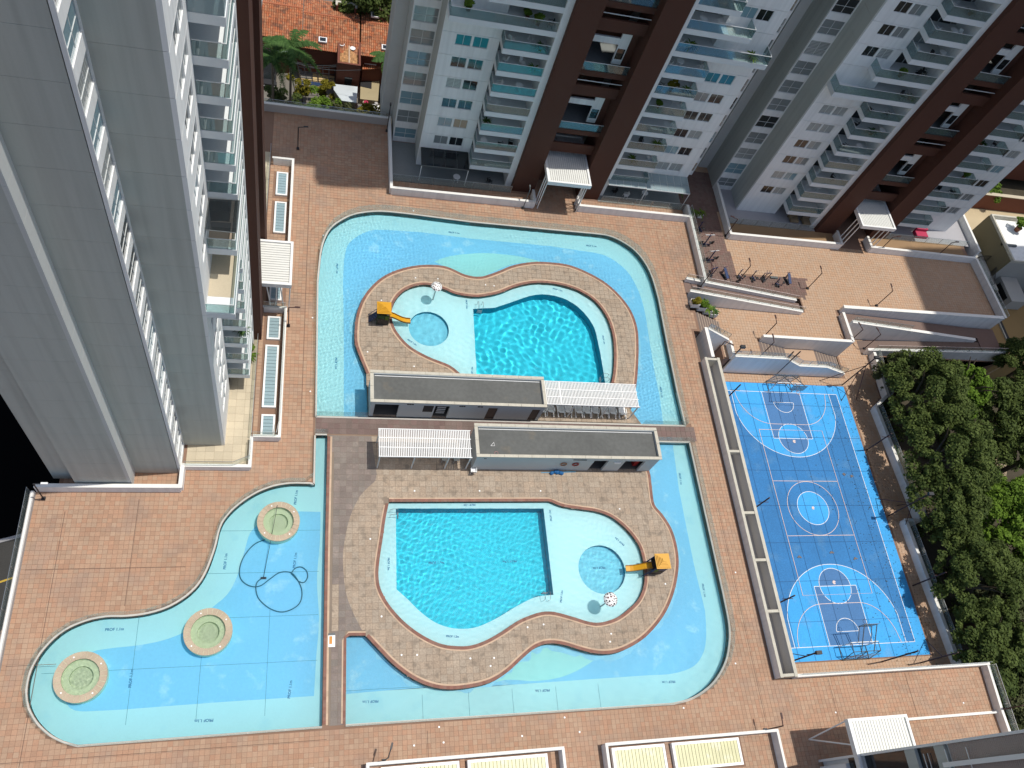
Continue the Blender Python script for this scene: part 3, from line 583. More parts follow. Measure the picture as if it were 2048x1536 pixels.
# -- depth lettering on the pool floors
_tx = {}
def text_mesh(s, size, mt):
    k = (s, size, mt.name)
    if k in _tx: return _tx[k]
    c = bpy.data.curves.new('t', 'FONT'); c.body = s; c.size = size; c.align_x = 'CENTER'; c.align_y = 'CENTER'; c.offset = 0.008
    o = bpy.data.objects.new('t', c); COL.objects.link(o); dg = bpy.context.evaluated_depsgraph_get(); me = bpy.data.meshes.new_from_object(o.evaluated_get(dg)); bpy.data.objects.remove(o)
    me.materials.clear(); me.materials.append(mt); _tx[k] = me; return me
def lettering(parent, s, px, py, z, dirpx, size=0.33):
    size *= .82
    a = gp(px, py, za(z)); b = gp(px + dirpx[0] * 10, py + dirpx[1] * 10, za(z)); o = link('depth_lettering', text_mesh(s, size, LETTER), parent, (a[0], a[1], z + .016), math.atan2(b[1] - a[1], b[0] - a[0])); recv(o)
U, D, Rr, Lf = (0.12, -1), (.1, 1), (1, -.04), (-1, .05)
for px, py, d in ((592, 995, U), (229, 1259, Rr), (451, 1123, U), (590, 1121, U), (262, 1357, U), (580, 1379, U), (408, 1441, Lf)): lettering(b3, 'PROF 1.1m', px, py, ZM, d, .34)
for px, py, d in ((741, 1403, Lf), (1085, 1381, Lf), (1337, 1364, Lf), (1407, 1181, (.2, 1)), (1360, 958, (.16, 1))): lettering(b2, 'PROF 1.1m', px, py, ZM, d, .32)
for px, py, d in ((908, 466.5, (1, .1)), (1182, 493, (1, .1)), (1322, 785, (.2, 1)), (674, 538, (0, 1)), (672, 727, (0, 1))): lettering(b1, 'PROF 1.1m', px, py, ZM, d, .32)
for px, py, d in ((933, 609, (.1, 1)), (1207, 680, (.2, 1)), (824, 685, (.8, .5)), (944, 743, (0, -1)), (1115, 580, (1, .25))): lettering(bin1, 'PROF 1.2m', px, py, ZS, d, .28)
for px, py, d in ((939, 1010, Lf), (777, 1128, (0, 1)), (905, 1273, (1, .04)), (1101, 1031, (-.15, -1)), (1123, 1193, (.1, -1)), (1239, 1083, (-.75, -.66))): lettering(bin2, 'PROF 1.2m', px, py, ZS, d, .28)
lettering(bin2, 'PROF 1.1m', 1198, 1136, ZB_, Lf, .30); lettering(bin2, 'PROF 1.8m', 872, 1126, ZD, Rr, .34); lettering(bin2, 'PROF 1.8m', 1019, 1123, ZD, Lf, .34)

# ================================================================== TOWERS
T0, TP = 2.515, 2.545
def Tk(k): return T0 + TP * k
ORD = ['ground', 'first', 'second', 'third', 'fourth', 'fifth', 'sixth', 'seventh', 'eighth', 'ninth', 'tenth', 'eleventh', 'twelfth', 'thirteenth', 'fourteenth', 'fifteenth', 'sixteenth', 'seventeenth', 'eighteenth', 'nineteenth', 'twentieth', 'twenty first']
_wc = {}
def window_mesh(wd, ht, mull, rail, fm):
    k = ('w', wd, ht, mull, rail, fm.name)
    if k not in _wc:
        m = MB(); t = .05
        m.box(0, wd, -.03, .05, 0, t); m.box(0, wd, -.03, .05, ht - t, ht); m.box(0, t, -.03, .05, t, ht - t); m.box(wd - t, wd, -.03, .05, t, ht - t)
        for i in range(1, mull): x = wd * i / mull; m.box(x - .02, x + .02, -.02, .04, t, ht - t)
        if rail: m.box(t, wd - t, -.025, .045, ht * rail - .02, ht * rail + .02)
        _wc[k] = m.mesh('window', fm)
    return _wc[k]
def pane_mesh(wd, ht, mt):
    k = ('p', wd, ht, mt.name)
    if k not in _wc: _wc[k] = MB().box(.03, wd - .03, .0, .02, .03, ht - .03).mesh('pane', mt)
    return _wc[k]
def window(root, u, d, z, wd, ht, mt, mull=2, rail=0, fm=None, name='window'):
    w = link(name, window_mesh(wd, ht, mull, rail, fm or FRAME), root, (u, d + .09, z)); link('pane', pane_mesh(wd, ht, mt), w); return w
def tower(name, label, loc, rz, kmax, ztop, seed, right=True, left=True, brown_gl=True, base_open=0.0):
    r = random.Random(seed); t = thing(name, label, 'apartment tower', loc, rz, group='apartment towers round the pools'); B = lambda m, n, mt, par=None: m.build(n, mt, par or t, local=True)
    sides = ([-1] if left else []) + ([1] if right else [])
    core = MB()
    core.box(-15.4, 15.4, 4.6, 12.4, 0, ztop); B(core, 'core', CONC)
    def bx(m, s, a0, a1, d0, d1, z0, z1): m.box(s * a0, s * a1, d0, d1, z0, z1)
    gap = .035
    for s in (-1, 1):
        det = s in sides; mw = MB(); mg = MB(); mp = MB(); mn = MB(); mc_ = MB()
        # front wall: spandrels split by a joint at each floor, piers between the windows
        zprev = 0.0
        for k in range(0, kmax + 1):
            zs, zt = Tk(k) - 1.65, Tk(k) - .45
            zj = Tk(k - 1) - .3
            if k == 0: zs = 2.35; zt = 2.35; 
            win = det and k > 0 and k != 8
            if zj > zprev: bx(mw, s, 10.4, 15.9, 0, .25, zprev, zj - gap / 2); bx(mw, s, 10.4, 15.9, 0, .25, zj + gap / 2, zs)
            else: bx(mw, s, 10.4, 15.9, 0, .25, zprev, zs)
            if k > 0:
                if win:
                    for a0, a1 in ((10.4, 11.4), (12.88, 13.05), (14.55, 15.9)): bx(mw, s, a0, a1, 0, .25, zs, zt)
                    for a0 in (11.4, 13.05):
                        wd = 1.48 if a0 == 11.4 else 1.5; mt = r.choice(PANES)
                        if seed == 2 and k == 6: mt = PANE_TEAL
                        if seed == 2 and k == 2 and a0 == 11.4 and s == -1: mt = PANE_T
                        window(t, s * a0 if s > 0 else -a0 - wd, 0, zs, wd, 1.2, mt, 2)
                else: bx(mw, s, 10.4, 15.9, 0, .25, zs, zt)
            zprev = zt
        bx(mw, s, 10.4, 15.9, 0, .25, zprev, ztop)
                # grey return walls with a joint per floor
        zl = [0] + [Tk(k) - .3 for k in range(0, kmax + 6) if Tk(k) < ztop - 1] + [ztop]
        for a, b in zip(zl, zl[1:]):
            b -= .014; bx(mg, s, 15.65, 15.9, .25, 3.45, a, b); bx(mg, s, 18.2, 18.45, 3.45, 6.95, a, b); bx(mc_, s, 18.45, 19.7, 6.7, 6.95, a, b); bx(mg, s, 19.45, 19.7, 6.95, 10.8, a, b); bx(mg, s, 18.75, 19.0, 10.8, 12.6, a, b)
            pass
        bx(mg, s, 15.3, 18.2, 6.7, 12.5, 0, ztop); bx(mg, s, 15.7, 15.86, .3, 3.4, 0, ztop - .1); bx(mg, s, 18.24, 18.41, 3.5, 6.9, 0, ztop - .1); bx(mg, s, 18.5, 19.66, 6.75, 10.7, 0, ztop - .1); bx(mg, s, 18.3, 18.96, 10.7, 12.5, 0, ztop - .1)
        # window column set back beside the white wall
        zprev = 0
        for k in range(0, kmax + 1):
            zs, zt = Tk(k) - 2.2, Tk(k) - .47
            if k == 0: zs, zt = Tk(0) - 1.9, Tk(0) - .47
            bx(mp, s, 15.9, 18.45, 3.2, 3.4, zprev, zs); bx(mp, s, 15.9, 15.98, 3.2, 3.4, zs, zt); bx(mp, s, 18.35, 18.45, 3.2, 3.4, zs, zt)
            if det or k < 9: window(t, s * 15.98 if s > 0 else -18.35, 3.2, zs, 2.37, round(zt - zs, 2), r.choice([PANE_G, PANE_G, PANE_D, PANE_W, PANE_B, PANE_T if seed == 2 else PANE_G]), 2, .45)
            zprev = zt
        bx(mp, s, 15.9, 18.45, 3.2, 3.4, zprev, ztop)
        bx(mn, s, 5.2, 5.9, -1.75, 1.3, 0, ztop)
        bx(mw, s, 10.4, 10.6, .25, 1.45, 0, ztop)
        B(mw, 'white_wall', WHITE); B(mg, 'grey_end_wall', GREYW); B(mc_, 'corner_wall', LIGHTG); B(mp, 'window_column_wall', WHITE); B(mn, 'white_pier', WHITE)
        f = MB(); bx(f, s, 2.6, 5.2, -2.4, 1.6, 0, ztop + 1.5); B(f, 'brown_fin', FINB)
        # balconies
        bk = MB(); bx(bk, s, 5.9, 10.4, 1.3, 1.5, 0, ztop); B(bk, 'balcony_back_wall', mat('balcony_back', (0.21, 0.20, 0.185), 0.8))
        for k in range(0, kmax + 1):
            z = Tk(k); a1 = {7: 15.9, 8: 12.75}.get(k, 10.4); m = MB(); bx(m, s, 5.9, 10.4, -1.75, 1.3, z - .5, z); bx(m, s, 5.9, a1, -1.75, -1.62, z, z + .06)
            if a1 > 10.4: bx(m, s, 10.4, a1, -1.75, 0, z - .5, z)
            bx(m, s, a1 - .12, a1, -1.62, 0, z, z + .06)
            bl = B(m, 'balcony', SLATE)
            if not det: continue
            g = MB(); bx(g, s, 5.95, a1 - .03, -1.70, -1.685, z + .06, z + 1.0); bx(g, s, a1 - .055, a1 - .04, -1.68, -.02, z + .06, z + 1.0)
            gm = PANE_TEAL if False else (GLB if not (seed == 1 and k in (14,)) else GLP); B(g, 'glass_guard', gm, bl)
            h = MB(); bx(h, s, 5.95, a1 - .02, -1.715, -1.67, z + 1.0, z + 1.04); bx(h, s, a1 - .07, a1 - .025, -1.67, -.02, z + 1.0, z + 1.04)
            B(h, 'handrail', FRAME, bl)
            dr = MB(); x0 = r.choice([6.4, 6.7, 7.0]); bx(dr, s, x0, x0 + 2.9, 1.22, 1.29, z + .02, z + 2.0); B(dr, 'glass_door', r.choice([PANE_D, PANE_D, PANE_G, DARK]), bl)
            fr = MB(); bx(fr, s, x0 + 1.42, x0 + 1.48, 1.18, 1.219, z + .02, z + 2.0); bx(fr, s, x0 - .06, x0, 1.18, 1.29, z + .02, z + 2.0); bx(fr, s, x0 + 2.9, x0 + 2.96, 1.18, 1.29, z + .02, z + 2.0); B(fr, 'door_frame', FRAME, bl)
    # middle bay between the two fins: open lobbies every three floors
    bk = MB(); bk.box(-2.6, 2.6, 3.6, 3.9, 0, ztop); B(bk, 'lobby_back_wall', FINB)
    nb = 0; z = 8.85
    while z < Tk(kmax):
        m = MB(); m.box(-2.6, 2.6, -1.3, -1.1, z - .6, z); m.box(-2.6, 2.6, -1.1, 3.6, z - .3, z - .05); bd = B(m, 'lobby_floor', FINB)
        f = MB(); f.box(-2.6, 2.6, -1.1, 3.55, z - .05, z - .03); B(f, 'floor_tile', GREYF, bd)
        g = MB(); g.box(-2.55, 2.55, -1.24, -1.225, z, z + .95); B(g, 'glass_guard', GLB, bd); h = MB(); h.box(-2.6, 2.6, -1.26, -1.2, z + .95, z + .99); B(h, 'handrail', FRAME, bd)
        m = MB(); m.box(-2.6, .9, -.3, -.1, z + 2.6, z + 3.3); m.box(.9, 1.9, -.3, -.1, z + .4, z + 4.2); B(m, 'lobby_wall', WHITE)
        m = MB(); m.box(-2.6, 2.6, -1.2, -.95, z + 4.5, z + 5.75); m.box(1.9, 2.6, -.3, -.1, z, z + 4.5); B(m, 'brown_band', FINB)
        m = MB(); m.box(-2.6, 2.6, -1.2, -1.12, z + 6.3, z + 6.36); B(m, 'rail', FRAME)
        wv = MB(); wv.box(1.0, 1.8, -.31, -.305, z + 1.0, z + 2.2); B(wv, 'window', PANE_D)
        z += 7.6
    m = MB(); m.box(-2.6, 2.6, -1.3, -1.1, 5.6, 6.9); m.box(-2.6, -1.2, -.3, 0, 0, 5.6); m.box(1.2, 2.6, -.3, 0, 0, 5.6); B(m, 'brown_band', FINB)
    m = MB(); m.box(-19.6, 19.6, 6.9, 10.6, ztop, ztop + .5); m.box(-15.8, 15.8, .1, 12.4, ztop, ztop + .5); B(m, 'roof', MEMB)
    return t
tA = tower('apartment_tower', 'nearest grey and white tower filling the left side, ending beside the hot tub pool', (-5.85, 45.74, 0), math.pi / 2, 22, 72, 1, right=True)
tB = tower('apartment_tower', 'middle white tower with two brown fins standing behind the upper pool', (27.55, 64.3, 0), 0, 12, 72, 2)
tC = tower('apartment_tower', 'right hand white tower with two brown fins beyond the fitness area', (68.25, 64.3, -1.85), 0, 15, 72, 3)
# unseen tower added further east, placed and sized to throw the plaza shade
def tshade():
    t = thing('apartment_tower', 'tall plain tower added out of view to shade the plaza', 'apartment tower', (113, 54, -10)); m = MB(); m.box(106, 120, 54.3, 63.6, -10, 100.5); m.box(105.0, 120, 47.6, 54.3, -10, 100.5); m.build('wall', WHITE, t)
    m = MB(); m.box(105.2, 119.8, 47.8, 63.4, 100.5, 101.0); m.build('roof', MEMB, t); return t
tshade()

# own tower: only the balcony stack at the lower right of the picture
tD = thing('apartment_tower', 'own tower seen from above at the bottom right corner, white edges and tan panels', 'apartment tower', (46.5, -0.5, 0), group='apartment towers round the pools')
m = MB(); m.box(43.9, 60.9, -9, 1.6, 0, 33); m.box(43.7, 43.9, -9, -1.8, 0, 64); m.box(43.9, 60, -9, -3.2, 33, 64); m.build('white_wall', WHITE, tD)
m = MB(); m.box(43.5, 43.9, 1.60, 1.78, 0, 50); m.box(43.5, 43.9, .2, 1.25, 0, 3.6); m.build('white_pier', WHITE2, tD)
for a_, b_ in ((10.8, 11.9), (13.9, 14.9)): MB().box(43.60, 43.88, -1.5, 1.6, a_, b_).build('slab_end', GREYW, tD)
m = MB(); m.box(43.86, 43.897, -1.5, 1.6, 3.6, 10.8); m.box(43.86, 43.897, -1.5, 1.6, 11.9, 13.9); m.build('dark_opening', PANE_D, tD)
m = MB(); m.box(43.72, 43.76, -1.5, 1.2, 12.5, 12.56); m.box(43.72, 43.76, -1.5, 1.2, 12.95, 13.0); m.build('rail', FRAME, tD)
m = MB()
for i in range(170):
    z = 15.3 + i * .16; m.box(43.62, 43.70, -1.5, 1.58, z, z + .135)
m.build('ribbed_panel', mat('tan_panel', (0.40, 0.33, 0.29), 0.7, 0.08, 1.0), tD)
m = MB(); m.box(43.45, 43.5, -1.5, 1.25, 17.0, 17.05); m.box(43.3, 43.34, -1.5, 1.3, 15.2, 15.26); m.build('rail', WHITE2, tD)
m = MB(); m.box(43.0, 43.5, .2, .5, 15.0, 48); m.build('white_ledge', WHITE2, tD)

# -- canopies over the entrances
def canopy(name, label, x0, x1, y0, y1, zt, ribs, axis, posts, group='ribbed white entrance canopies', diag=()):
    t = thing(name, label, 'canopy', ((x0 + x1) / 2, (y0 + y1) / 2, 0), group=group); m = MB()
    m.box(x0, x1, y0, y0 + .22, zt - .45, zt + .05); m.box(x0, x1, y1 - .22, y1, zt - .45, zt + .05); m.box(x0, x0 + .22, y0 + .22, y1 - .22, zt - .45, zt + .05); m.box(x1 - .22, x1, y0 + .22, y1 - .22, zt - .45, zt + .05); m.build('frame', WHITE2, t)
    m = MB(); a0, a1 = (x0 + .22, x1 - .22) if axis == 0 else (y0 + .22, y1 - .22); p = (a1 - a0) / ribs
    for i in range(ribs):
        s = a0 + p * i
        q = (s + .015, s + p - .03, y0 + .22, y1 - .22) if axis == 0 else (x0 + .22, x1 - .22, s + .015, s + p - .03)
        MB().box(q[0], q[1], q[2], q[3], zt - .16, zt - .10).build('roof_sheet', mat('white_roof_sheet', (0.72, 0.72, 0.67), 0.4, 0.05, 2), t)
    MB().box(x0 + .2, x1 - .2, y0 + .2, y1 - .2, zt - .22, zt - .17).build('deck_board', CONC, t)
    for (a, b) in posts: MB().tube(a, b, .06, 8).build('post', WHITE2, t)
    for (a, b) in diag: MB().tube(a, b, .04, 6).build('brace', WHITE2, t)
    return t
def nposts(x0, x1, y0, zt, z0=0, n=3, dy=.58): return [((x, y0 + dy * i, z0), (x, y0 + dy * i, zt - .4)) for x in (x0, x1) for i in range(n)]
canopy('entrance_canopy', 'white ribbed canopy on slim posts between the fins of the middle tower', 25.0, 29.95, 59.2, 66.6, 4.8, 19, 0, nposts(25.15, 29.75, 59.65, 4.8), diag=[((29.75, 59.65, 0), (29.75, 60.23, 4.3)), ((29.75, 60.23, 0), (29.75, 60.81, 4.3))])
canopy('entrance_canopy', 'white ribbed canopy on slim posts between the fins of the right tower', 65.75, 70.6, 59.2, 66.6, 3.0, 19, 0, nposts(65.9, 70.4, 59.65, 3.0, -1.85))
canopy('entrance_canopy', 'white ribbed canopy on V struts beside the brown fin of the left tower', -8.0, -.93, 43.3, 48.2, 5.0, 17, 1, [((-2.75, 43.97, 0), (-3.1, 43.5, 4.6)), ((-2.37, 43.99, 0), (-2.2, 43.5, 4.6)), ((-1.61, 43.99, 0), (-1.9, 43.5, 4.6)), ((-1.17, 43.9, 0), (-1.05, 43.5, 4.6))])
canopy('entrance_canopy', 'white ribbed canopy casting a dark square shadow at the bottom right', 43.15, 48.75, -.9, 4.33, 5.85, 19, 0, [((43.1, 3.4, 0), (43.3, 4.25, 5.5)), ((43.1, 3.4, 0), (43.3, 2.45, 5.5)), ((48.6, 3.4, 0), (48.6, 4.2, 5.5))])

# ================================================================== LOW WALLS, LOTS, SKYLIGHTS
def lowwall(label, path, z0, z1, wd=.32, cap=True, cat='wall', wm=None, group='white parapet walls', capw=None, name='parapet_wall'):
    t = thing(name, label, cat, (path[0][0], path[0][1], z0), group=group); m = MB()
    for a, b in zip(path, path[1:]): m.bar(a, b, wd, z0, z1)
    m.build('wall', wm or WHITE, t)
    if cap:
        m = MB()
        for i, (a, b) in enumerate(zip(path, path[1:])):
            A = np.array(a, float); Bv = np.array(b, float); d = (Bv - A) / np.linalg.norm(Bv - A); m.bar(A - d * .0, Bv + d * wd * .5, (capw or wd + .02), z1 + .001 + .001 * i, z1 + .06 + .001 * i)
        m.build('coping', CAPW, t)
    return t
lowwall('white parapet wall along the far left edge of the terrace above the street', [(-19.62, 25.5), (-19.62, -9)], -.3, .45, .3, capw=.16, wm=CONC)
glass_rail('glass railing outside the parapet along the far left edge of the terrace', [(-19.92, 25.6), (-19.92, 4)], 0.0, 1.0, 1.6, mt=GL)
lowwall('white wall below the left tower, at the top edge of the brick terrace', [(-19.45, 25.75), (-8.9, 25.75), (-8.9, 27.6)], -.02, .95, .3)
lowwall('white wall round the cream patio of the left tower', [(-8.75, 27.68), (-3.69, 27.68), (-3.69, 30.3)], -.02, .7, .25)
glass_rail('glass railing on the wall round the cream patio of the left tower', [(-8.8, 27.68), (-3.69, 27.68), (-3.69, 30.2)], .7, .85, 1.7, zb=.06, posts=False)
lowwall('long white wall round the skylights below the left tower, south of its canopy', [(-3.6, 30.42), (-1.42, 30.42), (-1.42, 43.7), (-3.4, 43.7)], -.02, .8, .22)
glass_rail('glass railing on the skylight wall of the left tower, south of its canopy', [(-3.6, 30.42), (-1.42, 30.42), (-1.42, 43.7), (-3.4, 43.7)], .8, .8, 1.9, zb=.06, posts=False)
lowwall('white wall round the skylights below the left tower, north of its canopy', [(-1.42, 48.2), (-1.42, 62.2), (-3.4, 62.2)], -.02, .95, .22)
glass_rail('glass railing between patio and skylights of the left tower, south part', [(-3.72, 30.6), (-3.72, 44)], 0, 1.1, 1.9)
glass_rail('glass railing between patio and skylights of the left tower, north part', [(-3.72, 48), (-3.72, 64)], 0, 1.1, 1.9)
m = MB(); m.prism([(-5.85, 27.8), (-3.8, 27.8), (-3.8, 64), (-5.85, 64)], -.02, .012); m.prism([(-8.8, 27.8), (-5.86, 27.8), (-5.86, 30.2), (-8.8, 30.2)], -.02, .012)
pa = struct(m.build('patio', GROUT)); tiles(pa, 'cream_slab', CREAM, (-8.8, -3.8, 27.8, 64), .72, lambda X, Y: ~((X < -5.9) & (Y > 29.8)), z=.03, nparts=150, gap=.012)
lowwall('white wall round the garden strip in front of the middle tower, left part', [(8.75, 70.2), (8.75, 59.72), (24.65, 59.72), (24.65, 61.3)], -.02, .95, .28)
lowwall('white wall round the garden strip in front of the middle tower, right part', [(29.95, 61.2), (29.95, 59.86), (43.62, 59.86)], -.02, .95, .28)
lowwall('white parapet wall between the brick deck and the fitness area', [(43.75, 61.6), (43.62, 50.4)], -1.85, .95, .3)
glass_rail('glass railing on the parapet between the brick deck and the fitness area', [(43.85, 61.0), (43.75, 50.4)], .95, .75, 1.6, zb=.04)
glass_rail('glass railing in front of the patio of the middle tower, left part', [(8.95, 61.5), (22.2, 61.5)], 0, 1.1, 2.2)
glass_rail('glass railing in front of the patio of the middle tower, right part', [(33.0, 61.5), (43.5, 61.5)], 0, 1.1, 2.1)
lowwall('grey parapet wall at the far edge of the brick deck, in front of the houses', [(-5.8, 69.9), (8.6, 69.9)], -.3, 1.0, .3, wm=CONC)
m = MB(); m.prism([(9.0, 61.62), (22.3, 61.62), (22.3, 67.4), (9.0, 67.4)], -.02, .02); m.prism([(32.75, 61.62), (43.45, 61.62), (43.45, 67.4), (32.75, 67.4)], -.02, .02); struct(m.build('patio', GREYF))

def skylight(i, q, zt, mt, label, ribs_axis, frame=.16, slope=0):
    x0, x1, y0, y1 = q; t = thing('skylight', label, 'skylight', ((x0 + x1) / 2, (y0 + y1) / 2, 0), group='skylights set in the brick terrace'); m = MB()
    m.box(x0, x1, y0, y0 + frame, -.02, zt); m.box(x0, x1, y1 - frame, y1, -.02, zt); m.box(x0, x0 + frame, y0 + frame, y1 - frame, -.02, zt); m.box(x1 - frame, x1, y0 + frame, y1 - frame, -.02, zt); m.build('frame', WHITE2, t)
    a0, a1 = (x0 + frame, x1 - frame) if ribs_axis == 0 else (y0 + frame, y1 - frame); n = max(3, round((a1 - a0) / (.30 if zt > .3 else .36))); p = (a1 - a0) / n; b0, b1 = (y0 + frame, y1 - frame) if ribs_axis == 0 else (x0 + frame, x1 - frame)
    for k in range(n):
        s = a0 + p * k; e = (s + .012, s + p - .02)
        mm = MB(); mm.box(e[0], e[1], b0, b1, zt - .09, zt - .05) if ribs_axis == 0 else mm.box(b0, b1, e[0], e[1], zt - .09, zt - .05); mm.build('panel', mt, t)
    MB().box(x0 + frame - .05, x1 - frame + .05, y0 + frame - .05, y1 - frame + .05, zt - .16, zt - .11).build('backing', DARK, t)
    return t
lw = ['southernmost, at the end of the left tower garden', 'longest one, just south of the left canopy', 'short one right below the left canopy', 'one right above the left canopy', 'one north of the left canopy, lower', 'northernmost one beside the left tower']
for i, q in enumerate(SKY_W): skylight(i, q, .22, TRAYB, 'pale blue glazed skylight strip, ' + lw[i], 1)
ln_ = ['left end of the middle tower front', 'middle of its left garden strip', 'just left of the middle tower canopy', 'just right of the middle tower canopy', 'middle of its right garden strip', 'right end of the middle tower front']
for i, q in enumerate(SKY_N): skylight(i, q, .22, mat('grey_translucent_panel', (0.30, 0.30, 0.29), 0.5), 'narrow grey skylight, ' + ln_[i], 0)
ls = ['left of the first bottom pair', 'right of the first bottom pair', 'left of the second bottom pair', 'right of the second bottom pair', 'cut off by the bottom edge, left of centre', 'small one beside the bottom right canopy']
for i, q in enumerate(SKY_S): skylight(i, q, .42, TRAYY, 'cream ribbed skylight in a white frame, ' + ls[i], 0, .2)
lowwall('white wall round the first pair of cream skylights at the bottom', [(5.9, -3), (5.9, 4.25), (20.85, 4.25), (20.85, -3)], -.02, .95, .2)
lowwall('white wall round the second pair of cream skylights at the bottom', [(24.45, -3), (24.45, 4.25), (39.7, 4.25), (39.7, -3)], -.02, .95, .2)
lowwall('white wall round the half hidden skylight at the bottom left', [(-6, 4.2), (2.0, 4.2), (2.0, -3)], -.02, .95, .2)
lowwall('white wall across the south end of the blue court pit', [(42.9, 8.45), (63.4, 8.45)], -4.4, .85, .24)
lowwall('white parapet along the right edge of the terrace by the trees, bottom right', [(63.35, 8.3), (63.1, 4.4), (63.1, -4)], -3, .8, .26)
lowwall('low white wall in front of the brick strip at the bottom right', [(49.4, 4.3), (62.9, 4.3)], -.02, .35, .2)
glass_rail('glass railing above the south wall of the blue court', [(43.2, 8.5), (63.4, 8.5)], .9, .5, 2.0, posts=False, zb=.05)
glass_rail('glass railing by the trees at the bottom right corner', [(63.6, 8.3), (63.35, -2)], .8, .7, 1.6, zb=.05)

# -- concrete trough between the deck and the court
t = thing('concrete_trough', 'long concrete trough with cross beams along the left side of the court', 'planter', (42.0, 24.5, 0)); m = MB()
m.box(41.2, 41.42, 8.4, 40.5, -4.4, 1.0); m.build('outer_wall', WHITE, t); m = MB(); m.box(42.62, 42.86, 8.4, 40.5, -4.4, 1.0); m.build('inner_wall', CONC, t)
for y in (8.4, 13.9, 18.6, 23.2, 29.6, 40.2): MB().box(41.42, 42.62, y, y + .25, .45 if 9 < y < 40 else -.4, .985).build('cross_beam', STONE, t)
MB().box(41.42, 42.62, 8.6, 40.3, -.5, -.4).build('bottom', CONC, t)
m = MB(); m.box(41.17, 41.45, 8.35, 40.5, 1.0, 1.03); m.box(42.58, 42.9, 8.35, 40.5, 1.0, 1.03); m.build('coping', STONE, t)

# ================================================================== PLAZA, STAIRS, RAMPS, COURT
ZP, ZL, ZC = -1.85, -3.1, -4.4
PLA = [(43.75, 51.6), (43.75, 75), (110, 75), (86.4, 58.9), (86.6, 50.0), (62.4, 50.0), (62.4, 49.2), (62.4, 44.9), (50.3, 44.9), (50.3, 42.2), (45.3, 42.2), (45.3, 48.9), (57.6, 48.9), (57.6, 51.0)]
PLA = [(43.75, 51.2), (43.75, 75), (86.2, 75), (86.2, 59), (86.5, 50.0), (62.4, 49.6), (62.4, 44.9), (50.3, 44.9), (50.3, 42.2), (45.3, 42.2), (45.3, 49.2), (57.6, 49.2), (57.6, 51.2)]
pz = struct(MB().prism(PLA, -10.4, ZP - .02).build('plaza', GROUT))
FIT = [(43.9, 51.2), (43.9, 70), (50.0, 70), (49.4, 59.6), (50.0, 54.05), (59.4, 54.2), (58.5, 51.2)]
def mk(X, Y, fit):
    k = cells_ok(X, Y, .36, PLA, False); f = inside(FIT, X, Y); k &= ~((Y > 59.5) & (X > 49.8)); return k & (f if fit else ~f)
tiles(pz, 'paver', TERRA2, (43.7, 86.6, 42, 75), .36, lambda X, Y: mk(X, Y, False), z=ZP, nparts=0)
tiles(pz, 'brown_paver', BROWNT, (43.7, 60, 50, 71), .36, lambda X, Y: mk(X, Y, True), z=ZP, nparts=0)
m = MB(); m.prism([(50.2, 59.7), (65.5, 59.7), (65.5, 62), (50.2, 62)], ZP - .01, ZP + .02); m.prism([(70.8, 59.7), (85.6, 59.7), (85.6, 62), (70.8, 62)], ZP - .01, ZP + .02); struct(m.build('garden_strip', mat('ochre_paving', (0.30, 0.19, 0.10), 0.85, .12, 1)))
m = MB(); m.prism([(50.2, 62.0), (63, 62.0), (63, 68), (50.2, 68)], ZP - .01, ZP + .03); m.prism([(73.2, 62.0), (87.2, 62.0), (87.2, 72), (73.2, 72)], ZP - .01, ZP + .03); struct(m.build('patio', mat('pale_patio', (0.36, 0.35, 0.36), 0.8, .08, 1)))
lowwall('white wall in front of the right tower, left part', [(50.0, 70), (49.95, 59.5), (65.6, 59.5), (65.6, 61.5)], ZP, ZP + .95, .3)
lowwall('white wall in front of the right tower, right part', [(70.0, 61.2), (70.0, 59.5), (86.0, 59.3)], ZP, ZP + .95, .3)
glass_rail('glass railing before the patio of the right tower, left part', [(50.2, 61.9), (62.4, 61.9)], ZP, 1.1, 2.0)
glass_rail('glass railing before the patio of the right tower, right part', [(73.2, 61.9), (86.2, 61.9)], ZP, 1.1, 2.1)
lowwall('white wall at the far right edge of the plaza above the ochre house', [(86.2, 59.2), (86.6, 50.0)], -10, ZP + .95, .34)
glass_rail('glass railing at the far right edge of the plaza', [(86.55, 59.2), (86.95, 50.0)], ZP + .2, 1.1, 1.8)
lowwall('white wall on the left of the patio corner of the right tower', [(87.4, 60.5), (87.4, 72)], -10, ZP + .95, .3)

# court pit floor
pit = struct(MB().prism([(42.8, 8.5), (64.3, 8.5), (64.3, 24.0), (65.6, 24.0), (65.0, 37.6), (67.0, 39.4), (67.4, 47.6), (86.5, 47.6), (86.5, 45.3), (66, 45.2), (66, 50.0), (62.4, 50.0), (62.4, 42.2), (42.8, 42.2)], -10.4, ZC - .02).build('court_terrace', GROUT))
PT = [(42.8, 8.5), (64.2, 8.5), (64.2, 24.0), (65.5, 24.0), (64.8, 37.6), (66.8, 39.4), (67.2, 45.3), (67.2, 47.8), (62.4, 49.4), (62.4, 42.2), (42.8, 42.2)]
CT = (45.2, 61.95, 10.33, 40.75)
tiles(pit, 'paver', TERRA2, (42.8, 67.4, 8.4, 50), .36, lambda X, Y: cells_ok(X, Y, .36, PT, False) & ~((X > CT[0] - .15) & (X < CT[1] + .15) & (Y > CT[2] - .15) & (Y < CT[3] + .15)), z=ZC, nparts=0)
court = struct(MB().box(CT[0], CT[1], CT[2], CT[3], ZC - .1, ZC + .01).build('sports_court', COURTL)); CZ = ZC + .01
cx = 53.2
def arcp(x, y, r, a0, a1, n=40): return [(x + r * math.cos(a0 + (a1 - a0) * i / n), y + r * math.sin(a0 + (a1 - a0) * i / n)) for i in range(n + 1)]
